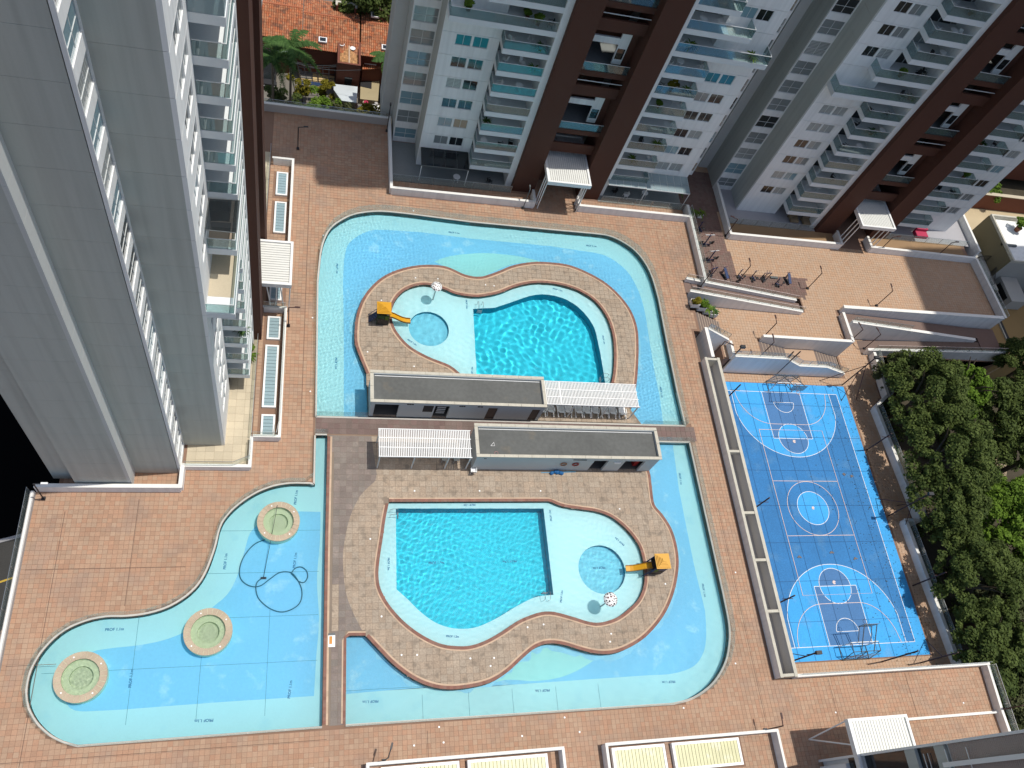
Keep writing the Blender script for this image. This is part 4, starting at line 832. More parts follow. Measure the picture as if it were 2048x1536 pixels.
def cpoly(p, z, mt, name='court_paint'): return MB().prism(p, z, z, side=False).build(name, mt, court)
x3 = 6.35; cpoly([(46.05, 11.63), (60.6, 11.63), (60.6, 39.62), (46.05, 39.62)], CZ + .004, COURTD)
for s, by in ((1, 11.63), (-1, 39.62)):
    yb = by + s * 1.575; a = math.acos(min(1, x3 / 6.45)); arc = [(cx + 6.45 * math.cos(t), yb + s * 6.45 * math.sin(t)) for t in np.linspace(a, math.pi - a, 40)]
    cpoly([(cx + x3, by)] + arc + [(cx - x3, by)], CZ + .008, COURTL)
    cpoly([(cx - 2.45, by), (cx + 2.45, by), (cx + 2.45, by + s * 5.8), (cx - 2.45, by + s * 5.8)], CZ + .012, COURTS)
    cpoly([(cx + 1.8 * math.cos(t), by + s * 5.8 - s * 1.8 * math.sin(t)) for t in np.linspace(0, math.pi, 24)], CZ + .016, COURTL); cpoly([(cx + 1.8 * math.cos(t), by + s * 5.8 + s * 1.8 * math.sin(t)) for t in np.linspace(0, math.pi, 24)], CZ + .016, COURTS)
cpoly(circ(cx, 25.72, 1.85), CZ + .012, COURTL)
def line(pts, wd=.055, mt=None, z=.022, name='court_line'):
    m = MB(); a = offset(pts, wd / 2, False); b = offset(pts, -wd / 2, False)
    for i in range(len(pts) - 1): m.face([(*b[i], CZ + z), (*b[i + 1], CZ + z), (*a[i + 1], CZ + z), (*a[i], CZ + z)])
    return m.build(name, mt or LINEW, court)
def seg(a, b, **k): line([a, b], **k)
for y in (11.63, 39.62): seg((46.05, y), (60.6, y))
for x in (46.08, 60.6): seg((x, 11.63), (x, 39.62))
for s, by in ((1, 11.63), (-1, 39.62)):
    yb = by + s * 1.575; a = math.acos(x3 / 6.45); arc = [(cx + 6.45 * math.cos(t), yb + s * 6.45 * math.sin(t)) for t in np.linspace(a, math.pi - a, 48)]
    line([(cx + x3, by)] + arc + [(cx - x3, by)], z=.026)
    line([(cx - 2.45, by), (cx - 2.45, by + s * 5.8)], z=.026); line([(cx + 2.45, by), (cx + 2.45, by + s * 5.8)], z=.026); line([(cx - 2.45, by + s * 5.8), (cx + 2.45, by + s * 5.8)], z=.030)
    line([(cx + 1.8 * math.cos(t), by + s * 5.8 + s * 1.8 * math.sin(t)) for t in np.linspace(0, math.pi, 30)], z=.034)
    for i in range(6):
        t0 = math.pi * i / 6 + .06; line([(cx + 1.8 * math.cos(t), by + s * 5.8 - s * 1.8 * math.sin(t)) for t in np.linspace(t0, t0 + .42, 5)], z=.034)
    line([(cx + 1.27 * math.cos(t), by + s * 1.3 + s * 1.27 * math.sin(t)) for t in np.linspace(0, math.pi, 24)], z=.036); line([(cx - 1.27, by + s * 1.3), (cx + 1.27, by + s * 1.3)], z=.036)
    q = [(cx - 5.9, by)] + [(cx - 2.1 - 3.8 * math.cos(t), by + s * 4.05 * math.sin(t)) for t in np.linspace(.15, math.pi / 2, 18)] + [(cx + 2.1 + 3.6 * math.cos(t), by + s * 4.05 * math.sin(t)) for t in np.linspace(math.pi / 2, .15, 18)] + [(cx + 5.8, by)]
    line(q, mt=LINEO, z=.042); line(circ(cx, by + s * 6.15, .1, 10), .2, LINEO, .042)
line(circ(cx, 25.72, 1.85, 50) + [circ(cx, 25.72, 1.85, 50)[0]], z=.03); line(circ(cx, 25.72, 3.0, 60) + [circ(cx, 25.72, 3.0, 60)[0]], mt=LINEO, z=.034); line(circ(cx, 25.72, .09, 10), .18, LINEO, .042)
line([(49.15, 34.85), (57.15, 34.85), (57.3, 16.57), (49.2, 16.57), (49.15, 34.85)], mt=LINEO, z=.046); seg((49.2, 28.77), (57.15, 28.77), mt=LINEO, z=.046); seg((49.25, 22.7), (57.2, 22.7), mt=LINEO, z=.046)
m = MB()
for x in (47.0, 48.8, 50.5, 52.3, 54.1, 55.9, 57.7, 59.4): m.box(x - .012, x + .012, CT[2], CT[3], CZ + .048, CZ + .05)
for y in (14, 18, 22, 26, 30, 34, 38): m.box(CT[0], CT[1], y - .01, y + .01, CZ + .051, CZ + .053)
m.build('expansion_joint', mat('court_joint', (0.03, 0.09, 0.20), 0.8), court)
m = MB()
for i, (x, y) in enumerate(((58.3, 29.6), (59.2, 29.4), (56.5, 20.2), (53.9, 20.9), (50.0, 20.5))):
    c0 = [(x + (.2 + .12 * math.sin(3 * t + i)) * math.cos(t), y + (.14 + .07 * math.cos(4 * t + i)) * math.sin(t)) for t in np.linspace(0, 6.2, 14)]; m.prism(c0, CZ + .054, CZ + .056)
m.build('worn_patch', mat('worn_court', (0.16, 0.14, 0.13), 0.9), court)

def stairs(label, x0, x1, y0, y1, z0, z1, n, name='stairs'):
    t = thing(name, label, 'stairs', (x0, y0, z1), group='brown stairs down to the court'); st = mat('stair_tread', (0.165, 0.125, 0.105), 0.8, 0.1, 2, .1, 12); rs = mat('stair_nosing', (0.42, 0.33, 0.25), 0.8)
    for i in range(n):
        a = x0 + (x1 - x0) * i / n; b = x0 + (x1 - x0) * (i + 1) / n; z = z0 + (z1 - z0) * (i + 1) / (n + 1)
        s = MB().box(a, b, y0, y1, z1 - .4, z).build('step', st, t); MB().box(b - .05, b + .004, y0, y1, z - .002, z + .006).build('nosing', rs, s)
    return t
stairs('brown stairs from the pool deck down to the plaza, beside four white planters', 42.0, 45.7, 44.4, 47.0, 0, ZP, 9)
stairs('upper brown stair flight between the two white walls above the court', 50.3, 54.3, 42.45, 44.75, ZP, ZL, 8)
stairs('lower brown stair flight between the two white walls above the court', 58.3, 62.1, 42.45, 44.75, ZL, ZC, 8)
struct(MB().box(54.3, 58.3, 42.3, 44.8, -5, ZL).build('landing', TERRA2))
def profwall(label, path, wd=.26, z0=-5):
    """wall whose top follows (x, y, ztop)"""
    t = thing('white_wall', label, 'wall', (path[0][0], path[0][1], z0)); m = MB(); c = MB()
    for i, (a, b) in enumerate(zip(path, path[1:])): m.slope(a, b, wd, z0, a[2], z0, b[2]); c.slope(a, b, wd + .08, a[2] + .002 * (i + 1), a[2] + .06, b[2] + .002 * (i + 1), b[2] + .06)
    m.build('wall', WHITE, t); c.build('coping', CAPW, t); return t
profwall('white wall with a stepped top between the stairs and the blue court', [(46.2, 42.1, -.95), (52.6, 42.1, -.95), (55.1, 42.1, -2.3), (58.7, 42.1, -2.3), (62.0, 42.1, -3.6)])
profwall('straight white wall behind the stairs above the court', [(50.5, 44.95, -1.0), (62.3, 44.95, -1.0)])
profwall('white wall at the right end of the stair walls, facing the ramp', [(62.35, 44.9, -1.0), (62.35, 49.0, -1.0)])
profwall('short white wall between the deck and the top of the stairs', [(42.2, 44.3, .95), (42.2, 40.6, .95)], .3)
profwall('sloping white wall beside the first stairs', [(42.5, 44.25, .9), (45.9, 44.1, -.9)], .22)
profwall('white end wall left of the court corner', [(46.1, 44.0, -.95), (46.1, 42.2, -.95)], .22)
glass_rail('glass railing on the stepped white wall above the court', [(46.2, 42.15), (52.4, 42.15)], -.9, .9, 1.5, zb=.05)
glass_rail('sloping glass railing along the stair wall above the court', [(52.6, 42.15), (55.1, 42.15)], -.9, .9, 1.25, zb=.05, zend=-2.25)
glass_rail('glass railing along the landing above the court', [(55.1, 42.15), (58.7, 42.15)], -2.25, .9, 1.2, zb=.05)
glass_rail('lower sloping glass railing along the stair wall above the court', [(58.7, 42.15), (62.0, 42.15)], -2.25, .9, 1.1, zb=.05, zend=-3.55)
glass_rail('glass railing beside the first stairs', [(42.5, 44.3), (45.9, 44.3)], .9, .8, 1.2, zb=.05, zend=-.9)
# ramps
def ramp(label, a, b, wd, za_, zb_): t = thing('ramp', label, 'ramp', (*a, zb_)); MB().slope(a, b, wd, -5, za_, -5, zb_).build('surface', BROWNT, t); return t
ramp('brown ramp from the pool deck down to the plaza, below the fitness area', (41.4, 50.15), (57.2, 49.7), 1.5, -.005, ZP + .01)
profwall('white wall on the upper side of the brown ramp by the fitness area', [(41.5, 51.05, .55), (56.6, 50.55, -1.3)], .26, -1.9)
profwall('white wall on the lower side of the brown ramp, behind the planters', [(41.6, 49.35, .55), (57.0, 48.95, -1.3)], .26, -1.9)
glass_rail('glass railing on the wall above the brown ramp', [(41.5, 51.1), (56.6, 50.6)], .6, .7, 1.6, zend=-1.25, rails=LINEO)
glass_rail('glass railing on the lower wall of the brown ramp', [(41.6, 49.4), (57.0, 49.0)], .6, .7, 1.6, zend=-1.25, rails=LINEO)
ramp('upper leg of the long ramp at the right, between white walls', (62.6, 48.75), (83.4, 48.7), 1.5, ZP + .005, -3.1)
ramp('lower leg of the long ramp at the right, partly in tree shade', (84.5, 46.6), (66, 46.5), 1.7, -3.15, ZC + .01)
struct(MB().box(83.3, 86.4, 45.7, 49.5, -5, -3.12).build('landing', BROWNT))
profwall('tall white wall along the right part of the plaza above the long ramp', [(62.6, 49.75, -.9), (86.3, 49.85, -.9)], .34, -10)
profwall('tapering white wall between the two legs of the long ramp', [(63.2, 47.75, -1.0), (82.6, 47.55, -2.85)], .3)
profwall('outer white wall of the long ramp above the trees', [(66.3, 45.5, -3.4), (86.3, 45.6, -2.4)], .26, -10.4)
glass_rail('glass railing along the outer wall of the long ramp', [(67, 45.45), (86, 45.5)], -3.3, 1.0, 2.0, zend=-2.3, rails=LINEO)
glass_rail('glass railing on the wall between the ramp legs', [(63.2, 47.8), (72, 47.75)], -.95, .8, 1.8, zend=-1.8)
# court east parapets
for i, (p, l) in enumerate((([(67.15, 45.2), (66.95, 39.3)], 'top right by the ramp'), ([(64.75, 37.7), (65.55, 24.1)], 'middle section in tree shade'), ([(63.55, 23.95), (64.2, 8.5)], 'lower section beside the dark trees'))):
    lowwall('white parapet on the right side of the court, ' + l, p, -10.4, ZC + .95, .38)
    glass_rail('wire railing outside the court parapet, ' + l, [(a + .35, b) for a, b in p], ZC + .7, .9, 2.0, mt=GL)
lowwall('short white return wall of the court parapet, upper jog', [(66.9, 39.3), (64.8, 37.8)], -10.4, ZC + .95, .3); lowwall('short white return wall of the court parapet, lower jog', [(65.5, 24.0), (63.5, 24.0)], -10.4, ZC + .95, .3)

# ================================================================== POOL HOUSES AND PERGOLAS
def pool_house(label, x0, x1, y0, y1, openings, vents):
    t = thing('pool_house', label, 'pool house', ((x0 + x1) / 2, (y0 + y1) / 2, 0), group='flat roofed pool houses'); zt = 2.95; m = MB(); x = x0
    for o in sorted(openings):
        m.box(x, o[0], y0, y0 + .2, 0, zt); m.box(o[0], o[1], y0, y0 + .2, o[3], zt)
        if o[2] > 0: m.box(o[0], o[1], y0, y0 + .2, 0, o[2])
        x = o[1]
    m.box(x, x1, y0, y0 + .2, 0, zt); m.box(x0, x0 + .2, y0 + .2, y1, 0, zt); m.box(x1 - .2, x1, y0 + .2, y1, 0, zt); m.box(x0 + .2, x1 - .2, y1 - .2, y1, 0, zt); m.build('wall', mat('pool_house_render', (0.50, 0.53, 0.53), 0.8, .06, .7, .03, 8), t)
    MB().box(x0 + .2, x1 - .2, y0 + .2, y1 - .2, 2.55, 2.72).build('roof', MEMB, t); MB().box(x0 + .2, x1 - .2, y0 + .2, y1 - .2, .0, .05).build('floor', mat('dark_floor', (0.10, 0.095, 0.085), .8), t)
    MB().box(x0 + .2, x1 - .2, y0 + 1.5, y0 + 1.6, .05, 2.5).build('inner_wall', mat('inner_wall', (0.16, 0.15, 0.14), .8), t)
    # coping stones all round, one by one
    for (a, b, hx) in (((x0 - .12, y0 - .1), (x1 + .12, y0 - .1), 0), ((x0 - .12, y1 - .15), (x1 + .12, y1 - .15), 0), ((x0 - .12, y0 + .2), (x0 - .12, y1 - .17), 1), ((x1 - .18, y0 + .2), (x1 - .18, y1 - .17), 1)):
        L = (b[0] - a[0]) if not hx else (b[1] - a[1]); n = max(2, round(L / 1.25)); p = L / n
        for i in range(n):
            if hx: MB().box(a[0], a[0] + .3, a[1] + p * i, a[1] + p * (i + 1) - .02, zt, zt + .07 + rng.uniform(0, .01)).build('coping_stone', STONE, t)
            else: MB().box(a[0] + p * i, a[0] + p * (i + 1) - .02, a[1], a[1] + .28, zt, zt + .07 + rng.uniform(0, .01)).build('coping_stone', STONE, t)
    MB().tube((x0 + .3, y1 - .32, 2.76), (x1 - .3, y1 - .32, 2.76), .035, 6).build('roof_pipe', WHITE2, t)
    for v in vents:
        n = v[4]; w = MB(); w.box(v[0], v[1], y0 - .03, y0 - .002, v[2], v[3]); f = w.build('vent', FRAME, t); k = MB()
        p = (v[1] - v[0] - .06) / n
        for i in range(n): k.box(v[0] + .04 + p * i, v[0] + .02 + p * (i + 1), y0 - .036, y0 - .031, v[2] + .04, v[3] - .04)
        k.build('louvre', DARK, f)
    return t
h1 = pool_house('pool house with plain grey roof and several doorways, joined to the upper pool island', 6.25, 22.25, 33.0, 36.0, [(6.6, 8.75, 0, 2.4), (12.0, 13.35, 0, 2.4), (16.95, 17.85, 0, 2.3), (21.15, 21.95, 0, 2.25)], [(9.35, 10.05, 2.45, 2.75, 3), (10.9, 11.9, 1.2, 2.5, 1), (14.1, 14.75, 2.4, 2.7, 3), (15.8, 16.4, 2.4, 2.7, 2)])
for i, (a, b) in enumerate(((16.97, 17.83), (21.17, 21.93))): MB().box(a, b, 33.08, 33.12, .05, 2.25).build('door', mat('brown_door', (0.08, 0.055, 0.045), .6), h1)
m = MB()
for i in range(5): m.box(12.3, 13.1, 33.25, 33.3, .5 + .35 * i, .6 + .35 * i)
m.build('shelf_slats', FRAME, h1)
h2 = pool_house('pool house with stained grey roof and lifebuoys on its front wall', 15.4, 32.85, 27.9, 30.95, [(26.55, 27.95, 0, 2.3), (29.6, 31.6, 0, 2.3)], [(24.35, 25.75, 2.35, 2.62, 2), (16.0, 16.35, 2.4, 2.6, 1)])
MB().box(28.55, 29.2, 27.78, 27.897, 1.9, 2.1).build('wall_lamp', WHITE2, h2)
MB().box(29.9, 30.0, 28.3, 29.3, 1.6, 1.7).build('rod', WHITE2, h2); MB().box(31.2, 31.59, 28.4, 28.9, .05, 1.6).build('cabinet', RED, h2)
m = MB(); m.path([(16.7, 29.0, 2.76), (17.05, 29.0, 2.76), (17.0, 29.35, 2.76)], .018, 5, True); tag(m.build('triangular_wire_loop', WHITE2), 'small white wire triangle lying on the lower pool house roof', 'wire loop')
m = MB(); m.path([(17.15 + .16 * math.cos(a), 28.3 + .16 * math.sin(a), 2.76) for a in np.linspace(0, 5.6, 12)], .015, 5, True); tag(m.build('round_wire_loop', mat('pink_wire', (0.5, .25, .25))), 'small pinkish ring lying on the lower pool house roof', 'ring')
def pergola(label, x0, x1, y0, y1, zt, n, beams, posts, slatgap, rot=False):
    t = thing('pergola', label, 'pergola', ((x0 + x1) / 2, (y0 + y1) / 2, 0)); p = (x1 - x0) / n
    sm = MB().box(0, p * slatgap, y0 + .05 - (y0 + y1) / 2, y1 - .05 - (y0 + y1) / 2, -.15, .05).mesh('slat', WHITE2)
    for i in range(n): link('slat', sm, t, (x0 + p * i - (x0 + x1) / 2, 0, zt + .0))
    for y in beams: MB().box(x0, x1, y, y + .07, zt + .052, zt + .09).build('beam', WHITE2, t)
    MB().box(x0 - .02, x1 + .02, y0 - .02, y0 + .045, zt - .05, zt + .08).build('beam', WHITE2, t); MB().box(x0 - .02, x1 + .02, y1 - .045, y1 + .02, zt - .05, zt + .08).build('beam', WHITE2, t)
    for (x, y) in posts: MB().box(x - .05, x + .05, y - .05, y + .05, 0, zt - .06).build('post', FRAME if x < 16 else WHITE2, t)
    return t
pergola('white slatted pergola left of the lower pool house, striped shade on the paving', 6.85, 14.95, 27.87, 30.5, 2.6, 52, (28.7, 29.6), [(6.95, 27.95), (9.95, 27.95), (12.95, 27.95), (14.88, 27.95), (6.95, 30.4), (12.0, 30.4)], .50)
pg = pergola('white slatted pergola with sun loungers beneath, right of the upper pool house', 22.5, 31.85, 33.42, 35.9, 2.6, 64, (34.2, 35.0), [(25.3, 33.5), (28.7, 33.5), (31.75, 33.5), (25.3, 35.8), (31.75, 35.8)], .50)
for x in (23.9, 25.4, 27.0, 28.6, 30.2): MB().box(x, x + .05, 33.4, 35.9, 2.66, 2.70).build('beam', WHITE2, pg)

def lounger():
    t = thing('sun_lounger', 'x', 'sun lounger', group='white sun loungers under the pergola'); W = WHITE2
    sm = MB().box(-.3, .3, 0, .075, 0, .025).mesh('slat', W)
    for i in range(9): link('slat', sm, t, (0, .1 + i * .12, .32))
    bk = MB()
    s2 = MB().box(-.3, .3, 0, .075, 0, .025).mesh('slat', W)
    for i in range(5):
        o = link('slat', s2, t, (0, 1.2 + i * .1, .34 + i * .09)); o.rotation_euler = (math.radians(42), 0, 0)
    for x in (-.33, .33): MB().box(x - .03, x + .03, 0, 1.9, .26, .34).build('side_rail', W, t); 
    for x in (-.33, .33):
        for y in (.25, 1.55): MB().box(x - .03, x + .03, y, y + .08, 0, .26).build('leg', W, t)
    for x in (-.38, .38): MB().box(x - .03, x + .03, .9, 1.4, .52, .56).build('armrest', W, t); MB().box(x - .02, x + .02, 1.1, 1.16, .34, .52).build('arm_support', W, t)
    return t
l0 = lounger(); words = ['first', 'second', 'third', 'fourth', 'fifth', 'sixth', 'seventh', 'eighth', 'ninth', 'tenth']
for i in range(10):
    o = l0 if i == 0 else dup(l0); x = 22.75 + i * .92; o.location = (x, 35.2, 0); o.rotation_euler = (0, 0, math.pi + random.uniform(-.12, .12)); o.scale = (1, 1, 1)
    o['label'] = 'white sun lounger, %s from the pool house wall in the row under the pergola' % words[i]
tw = MB().box(30.75, 31.3, 33.7, 34.9, .38, .42).build('towel', WHITE2); tag(tw, 'white towel spread on the last lounger of the row', 'towel')

def chair(mt, seat_h=.42, nm='plastic_chair'):
    t = thing(nm, 'x', 'chair'); m = MB().box(-.23, .23, -.22, .22, seat_h, seat_h + .035); m.build('seat', mt, t); m = MB(); m.hexa([(-.22, .2, seat_h), (.22, .2, seat_h), (.22, .24, seat_h), (-.22, .24, seat_h), (-.2, .3, .88), (.2, .3, .88), (.2, .34, .88), (-.2, .34, .88)]); m.build('backrest', mt, t)
    for x, y in ((-.2, -.19), (.2, -.19), (-.2, .2), (.2, .2)): MB().tube((x * 1.15, y * 1.15, 0), (x, y, seat_h), .02, 6).build('leg', mt, t)
    for x in (-.25, .25): MB().box(x - .025, x + .025, -.2, .28, .62, .65).build('armrest', mt, t)
    return t
def table(mt, r=.4, h=.72):
    t = thing('patio_table', 'x', 'table'); MB().lathe([(0, h), (r, h), (r, h + .03), (0, h + .03)], n=16).build('tabletop', mt, t)
    for a in range(4): MB().tube((.75 * r * math.cos(a * 1.571), .75 * r * math.sin(a * 1.571), 0), (.5 * r * math.cos(a * 1.571), .5 * r * math.sin(a * 1.571), h), .02, 5).build('leg', mt, t)
    return t
cw = chair(WHITE2); place(cw, (*gp(945, 944)[:2], 0), math.pi * .98, 'white plastic armchair on the paving at the left end of the lower pool house')
cg = chair(GREYW); place(cg, (*gp(888, 921)[:2], 0), 3.0, 'grey armchair under the lower pergola, left one of two'); c2 = dup(cg); place(c2, (*gp(911, 921)[:2], 0), 3.2, 'grey armchair under the lower pergola, right one of two')

# lifebuoys, blue bags, poster, speed-sign
def buoy(px, py, mt, lab):
    t = MB(); n = 24
    x, z = px, py
    for i in range(n):
        a = 2 * math.pi * i / n; b = 2 * math.pi * (i + 1) / n; t.tube((x + .27 * math.cos(a), 27.82, z + .27 * math.sin(a)), (x + .27 * math.cos(b), 27.82, z + .27 * math.sin(b)), .06, 6)
    tag(t.build('lifebuoy', mt, smooth_=True), lab, 'lifebuoy', 'lifebuoys on the pool house wall')
buoy(23.75, 1.55, mat('buoy_orange', (0.42, .22, .13), .6), 'pale orange lifebuoy hanging on the lower pool house wall, left one'); buoy(24.9, 1.55, mat('buoy_red', (0.34, .05, .04), .6), 'red lifebuoy hanging on the lower pool house wall, right one')
t = thing('blue_pool_equipment', 'heap of dark blue cleaning gear at the foot of the lower pool house wall', 'cleaning gear', (23.4, 27.6, 0))
for i in range(7): x = 22.9 + random.uniform(0, 1.1); MB().lathe([(0, 0), (.16, .02), (.18, .15), (.08, .24), (0, .25)], (x, 27.62 + random.uniform(-.1, .1), .03), 8).build('bag', BLUEF, t)
MB().tube((22.0, 27.6, .06), (25.4, 27.72, .06), .03, 6).build('pole', mat('blue_pole', (0.05, .3, .5)), t)
t = thing('warning_board', 'white floor board with an orange picture beside the hot tub pool edging', 'sign', gp(663, 1281)); a = gp(656, 1294.5)[:2]; b = gp(670, 1294)[:2]
MB().box(a[0], b[0], a[1], a[1] + 1.05, .02, .06).build('board', WHITE2, t); MB().box(a[0] + .08, b[0] - .22, a[1] + .22, a[1] + .82, .0605, .062).build('picture', ORANGE, t); MB().box(a[0], b[0], a[1] + .88, a[1] + 1.05, .0605, .062).build('dark_band', FRAMED, t)

# ================================================================== HOT TUBS
for (x, y, r, dry, lab) in ((-14.23, 11.5, 1.72, 0, 'round hot tub nearest the far left end of the pool'), (-5.9, 14.33, 1.72, 0, 'round hot tub in the middle of the hot tub pool'), (-1.16, 23.0, 1.66, 1, 'round hot tub at the top of its pool, with a cleaning pole across it')):
    t = thing('hot_tub', lab, 'hot tub', (x, y, -.8), group='hot tubs'); zt = .22; ri = r * .74
    recv(MB().lathe([(r, -.8), (r, zt), (ri, zt), (ri, zt - .35), (ri * .97, zt - .36), (ri * .62, zt - .36), (ri * .62, zt - .75), (0, zt - .75)], (x, y, 0), 40).build('basin', JACW, t))
    n = 26; m = MB()
    for i in range(n):
        a0 = 2 * math.pi * i / n; a1 = 2 * math.pi * (i + 1) / n - .012; q = [(x + rr * math.cos(a), y + rr * math.sin(a)) for rr, a in ((ri - .02, a0), (r + .04, a0), (r + .04, a1), (ri - .02, a1))]
        MB().hexa([(*p, zt - .06) for p in q] + [(*p, zt + .04) for p in q]).build('rim_stone', JACR, t)
    for a in (.6, 2.0, 3.9, 5.4): MB().lathe([(0, .04), (.06, .04), (.06, .065), (0, .065)], (x + (r + ri) / 2 * math.cos(a), y + (r + ri) / 2 * math.sin(a), zt), 10).build('jet_cap', WHITE2, t)
    if not dry: water('water', circ(x, y, ri), [], .05, [(.25, .07, 14), (.5, .05, 6)], int(x * 10) % 97 + 5, 0.02, zt - .12, WATER).parent = None
    else: water('water', circ(x, y, ri), [], .08, [(.6, .008, 6)], 9, 0.02, zt - .14, WATER)
for o in list(COL.objects):
    if o.name.startswith('water') and o.parent is None: o['kind'] = 'structure'
# hose and cleaning pole
H1 = smooth(P2([(536, 1078), (510, 1088), (488, 1113), (479, 1140), (483, 1160), (500, 1172), (520, 1172), (540, 1158), (560, 1145), (583, 1146), (598, 1165), (604, 1185), (600, 1205), (585, 1218), (562, 1224), (538, 1216), (518, 1198), (512, 1180), (514, 1165), (525, 1156)], za(-.75)), .12)
H2 = smooth(P2([(583, 1146), (590, 1137), (602, 1134), (613, 1142), (615, 1155), (608, 1165), (598, 1163), (590, 1155), (582, 1147)], za(-.75)), .1)
m = MB(); m.path([(x, y, -.74) for x, y in H1], .045, 6); m.path([(x, y, -.735) for x, y in H2], .045, 6); hs = recv(m.build('hose', HOSE)); tag(hs, 'teal vacuum hose looped on the floor of the hot tub pool', 'hose')
t = thing('cleaning_pole', 'long thin cleaning pole reaching from the top hot tub into the pool', 'cleaning pole', gp(527, 1155)); MB().tube((*gp(555, 1010, .5)[:2], .5), (*gp(527, 1155, za(-.7))[:2], -.7), .02, 6).build('pole', BLACKM, t); q = gp(527, 1156, za(-.7)); MB().box(q[0] - .22, q[0] + .22, q[1] - .08, q[1] + .08, -.78, -.68).build('vacuum_head', FRAMED, t)

# ================================================================== PLAY SETS, MUSHROOM SHOWERS, LADDERS
def mushroom(px, py, r, lab, seed):
    rr = random.Random(seed); x, y, _ = gp(px, py, -.3); t = thing('mushroom_shower', lab, 'mushroom shower', (x, y, ZS), group='mushroom showers'); MB().tube((x, y, ZS), (x, y, 2.0), .07, 12).build('stem', STEEL, t)
    prof = [(r * math.cos(a), 1.95 + r * .55 * math.sin(a)) for a in np.linspace(0, math.pi / 2, 9)]; cap = MB().lathe([(0, 1.95), (r, 1.95)] + prof, (x, y, 0), 32).build('cap', WHITE2, t, smooth_=True)
    k = 0; spots = []
    for _ in range(300):
        a = rr.uniform(0, 6.28); e = rr.uniform(.25, 1.35); s = rr.choice([.045, .06, .08]) * r / .58; p = Vector((r * math.cos(e) * math.cos(a), r * math.cos(e) * math.sin(a), r * .55 * math.sin(e)))
        if any((p - q).length < s + u + .03 for q, u in spots): continue
        spots.append((p, s)); nn = Vector((p.x / r ** 2, p.y / r ** 2, p.z / (r * .55) ** 2)).normalized(); u = nn.orthogonal().normalized(); v = nn.cross(u); c = Vector((x, y, 1.95)) + p + nn * .006
        MB().face([tuple(c + u * s * math.cos(2 * math.pi * i / 10) + v * s * math.sin(2 * math.pi * i / 10)) for i in range(10)]).build('spot', rr.choice([BLACKM, mat('maroon_spot', (0.12, .03, .03)), BLACKM, BRICKR]), cap)
        if len(spots) > 34: break
mushroom(866, 599, .56, 'white mushroom shower with dark spots at the upper paddling pool', 3); mushroom(1203, 1212, .62, 'white mushroom shower with dark spots at the lower paddling pool', 5)
def playset(x, y, s, lab, lad):
    """tower 1.2 m square with its slide towards +x (s=1) or -x (s=-1)"""
    t = thing('play_tower', lab, 'play tower', (x, y, 0), group='play towers with yellow slides'); X = lambda u: x + s * u
    for u in (-.55, .55):
        for v in (-.55, .55): MB().tube((X(u), y + v, 0), (X(u), y + v, 2.1), .04, 8).build('post', BLUEP if s < 0 else mat('dark_green_post', (0.01, .03, .012)), t)
    MB().box(X(-.58), X(.58), y - .58, y + .58, 1.0, 1.06).build('platform', BLACKM, t)
    MB().box(X(-.5), X(.5), y - .57, y - .54, 1.1, 1.65).build('side_panel', BLUEP if s < 0 else mat('dark_green_panel', (0.012, .05, .012)), t); MB().box(X(-.5), X(.5), y + .54, y + .57, 1.1, 1.65).build('side_panel', BLUEP, t)
    for i in range(5): MB().box(X(.18), X(.5), y - .60, y - .575, .95 + i * .13, 1.03 + i * .13).build('rung', GREENP, t)
    MB().box(X(-.5), X(.5), y - .57, y - .55, .0, .9).build('lower_panel', BLACKM, t)
    # stepped pyramid roof
    for i in range(6): a = .68 - i * .105; MB().box(X(-a), X(a), y - a, y + a, 2.1 + i * .07, 2.1 + (i + 1) * .07).build('roof_step', YEL, t)
    # slide as a curved trough
    pts = [(.58, 1.06), (.85, 1.03), (1.15, .88), (1.45, .66), (1.75, .46), (2.05, .30), (2.35, .22), (2.75, .20)]; m = MB(); e = MB()
    for (u0, z0), (u1, z1) in zip(pts, pts[1:]):
        c0 = y - .05; m.hexa([(X(u0), c0 - .24, z0 - .04), (X(u1), c0 - .24, z1 - .04), (X(u1), c0 + .24, z1 - .04), (X(u0), c0 + .24, z0 - .04), (X(u0), c0 - .24, z0), (X(u1), c0 - .24, z1), (X(u1), c0 + .24, z1), (X(u0), c0 + .24, z0)])
        for d in (-.28, .24): e.hexa([(X(u0), c0 + d, z0 - .05), (X(u1), c0 + d, z1 - .05), (X(u1), c0 + d + .04, z1 - .05), (X(u0), c0 + d + .04, z0 - .05), (X(u0), c0 + d, z0 + .16), (X(u1), c0 + d, z1 + .16), (X(u1), c0 + d + .04, z1 + .16), (X(u0), c0 + d + .04, z0 + .16)])
    sl_ = m.build('slide', YEL, t); e.build('slide_side', mat('amber_plastic', (0.30, 0.13, 0.005), .5), sl_)
    if lad:
        m = MB(); m.hexa([(X(-1.3), y - .35, 0), (X(-.6), y - .35, .95), (X(-.6), y + .35, .95), (X(-1.3), y + .35, 0), (X(-1.3), y - .35, .06), (X(-.6), y - .35, 1.01), (X(-.6), y + .35, 1.01), (X(-1.3), y + .35, .06)]); m.build('climbing_ramp', BLUEP, t)
        for v in (-.4, .36): MB().tube((X(-1.35), y + v, .3), (X(-.58), y + v, 1.4), .03, 6).build('handrail', BLUEP, t)
    else:
        MB().tube((X(.55), y - .55, 1.9), (X(1.35), y - .75, .15), .035, 6).build('brace', BLUEP, t); MB().tube((X(.55), y + .55, 1.9), (X(1.3), y + .2, .4), .035, 6).build('brace', BLUEP, t); MB().box(X(.0), X(.4), y - .56, y - .1, .3, .34).build('pale_seat', PANE_B, t)
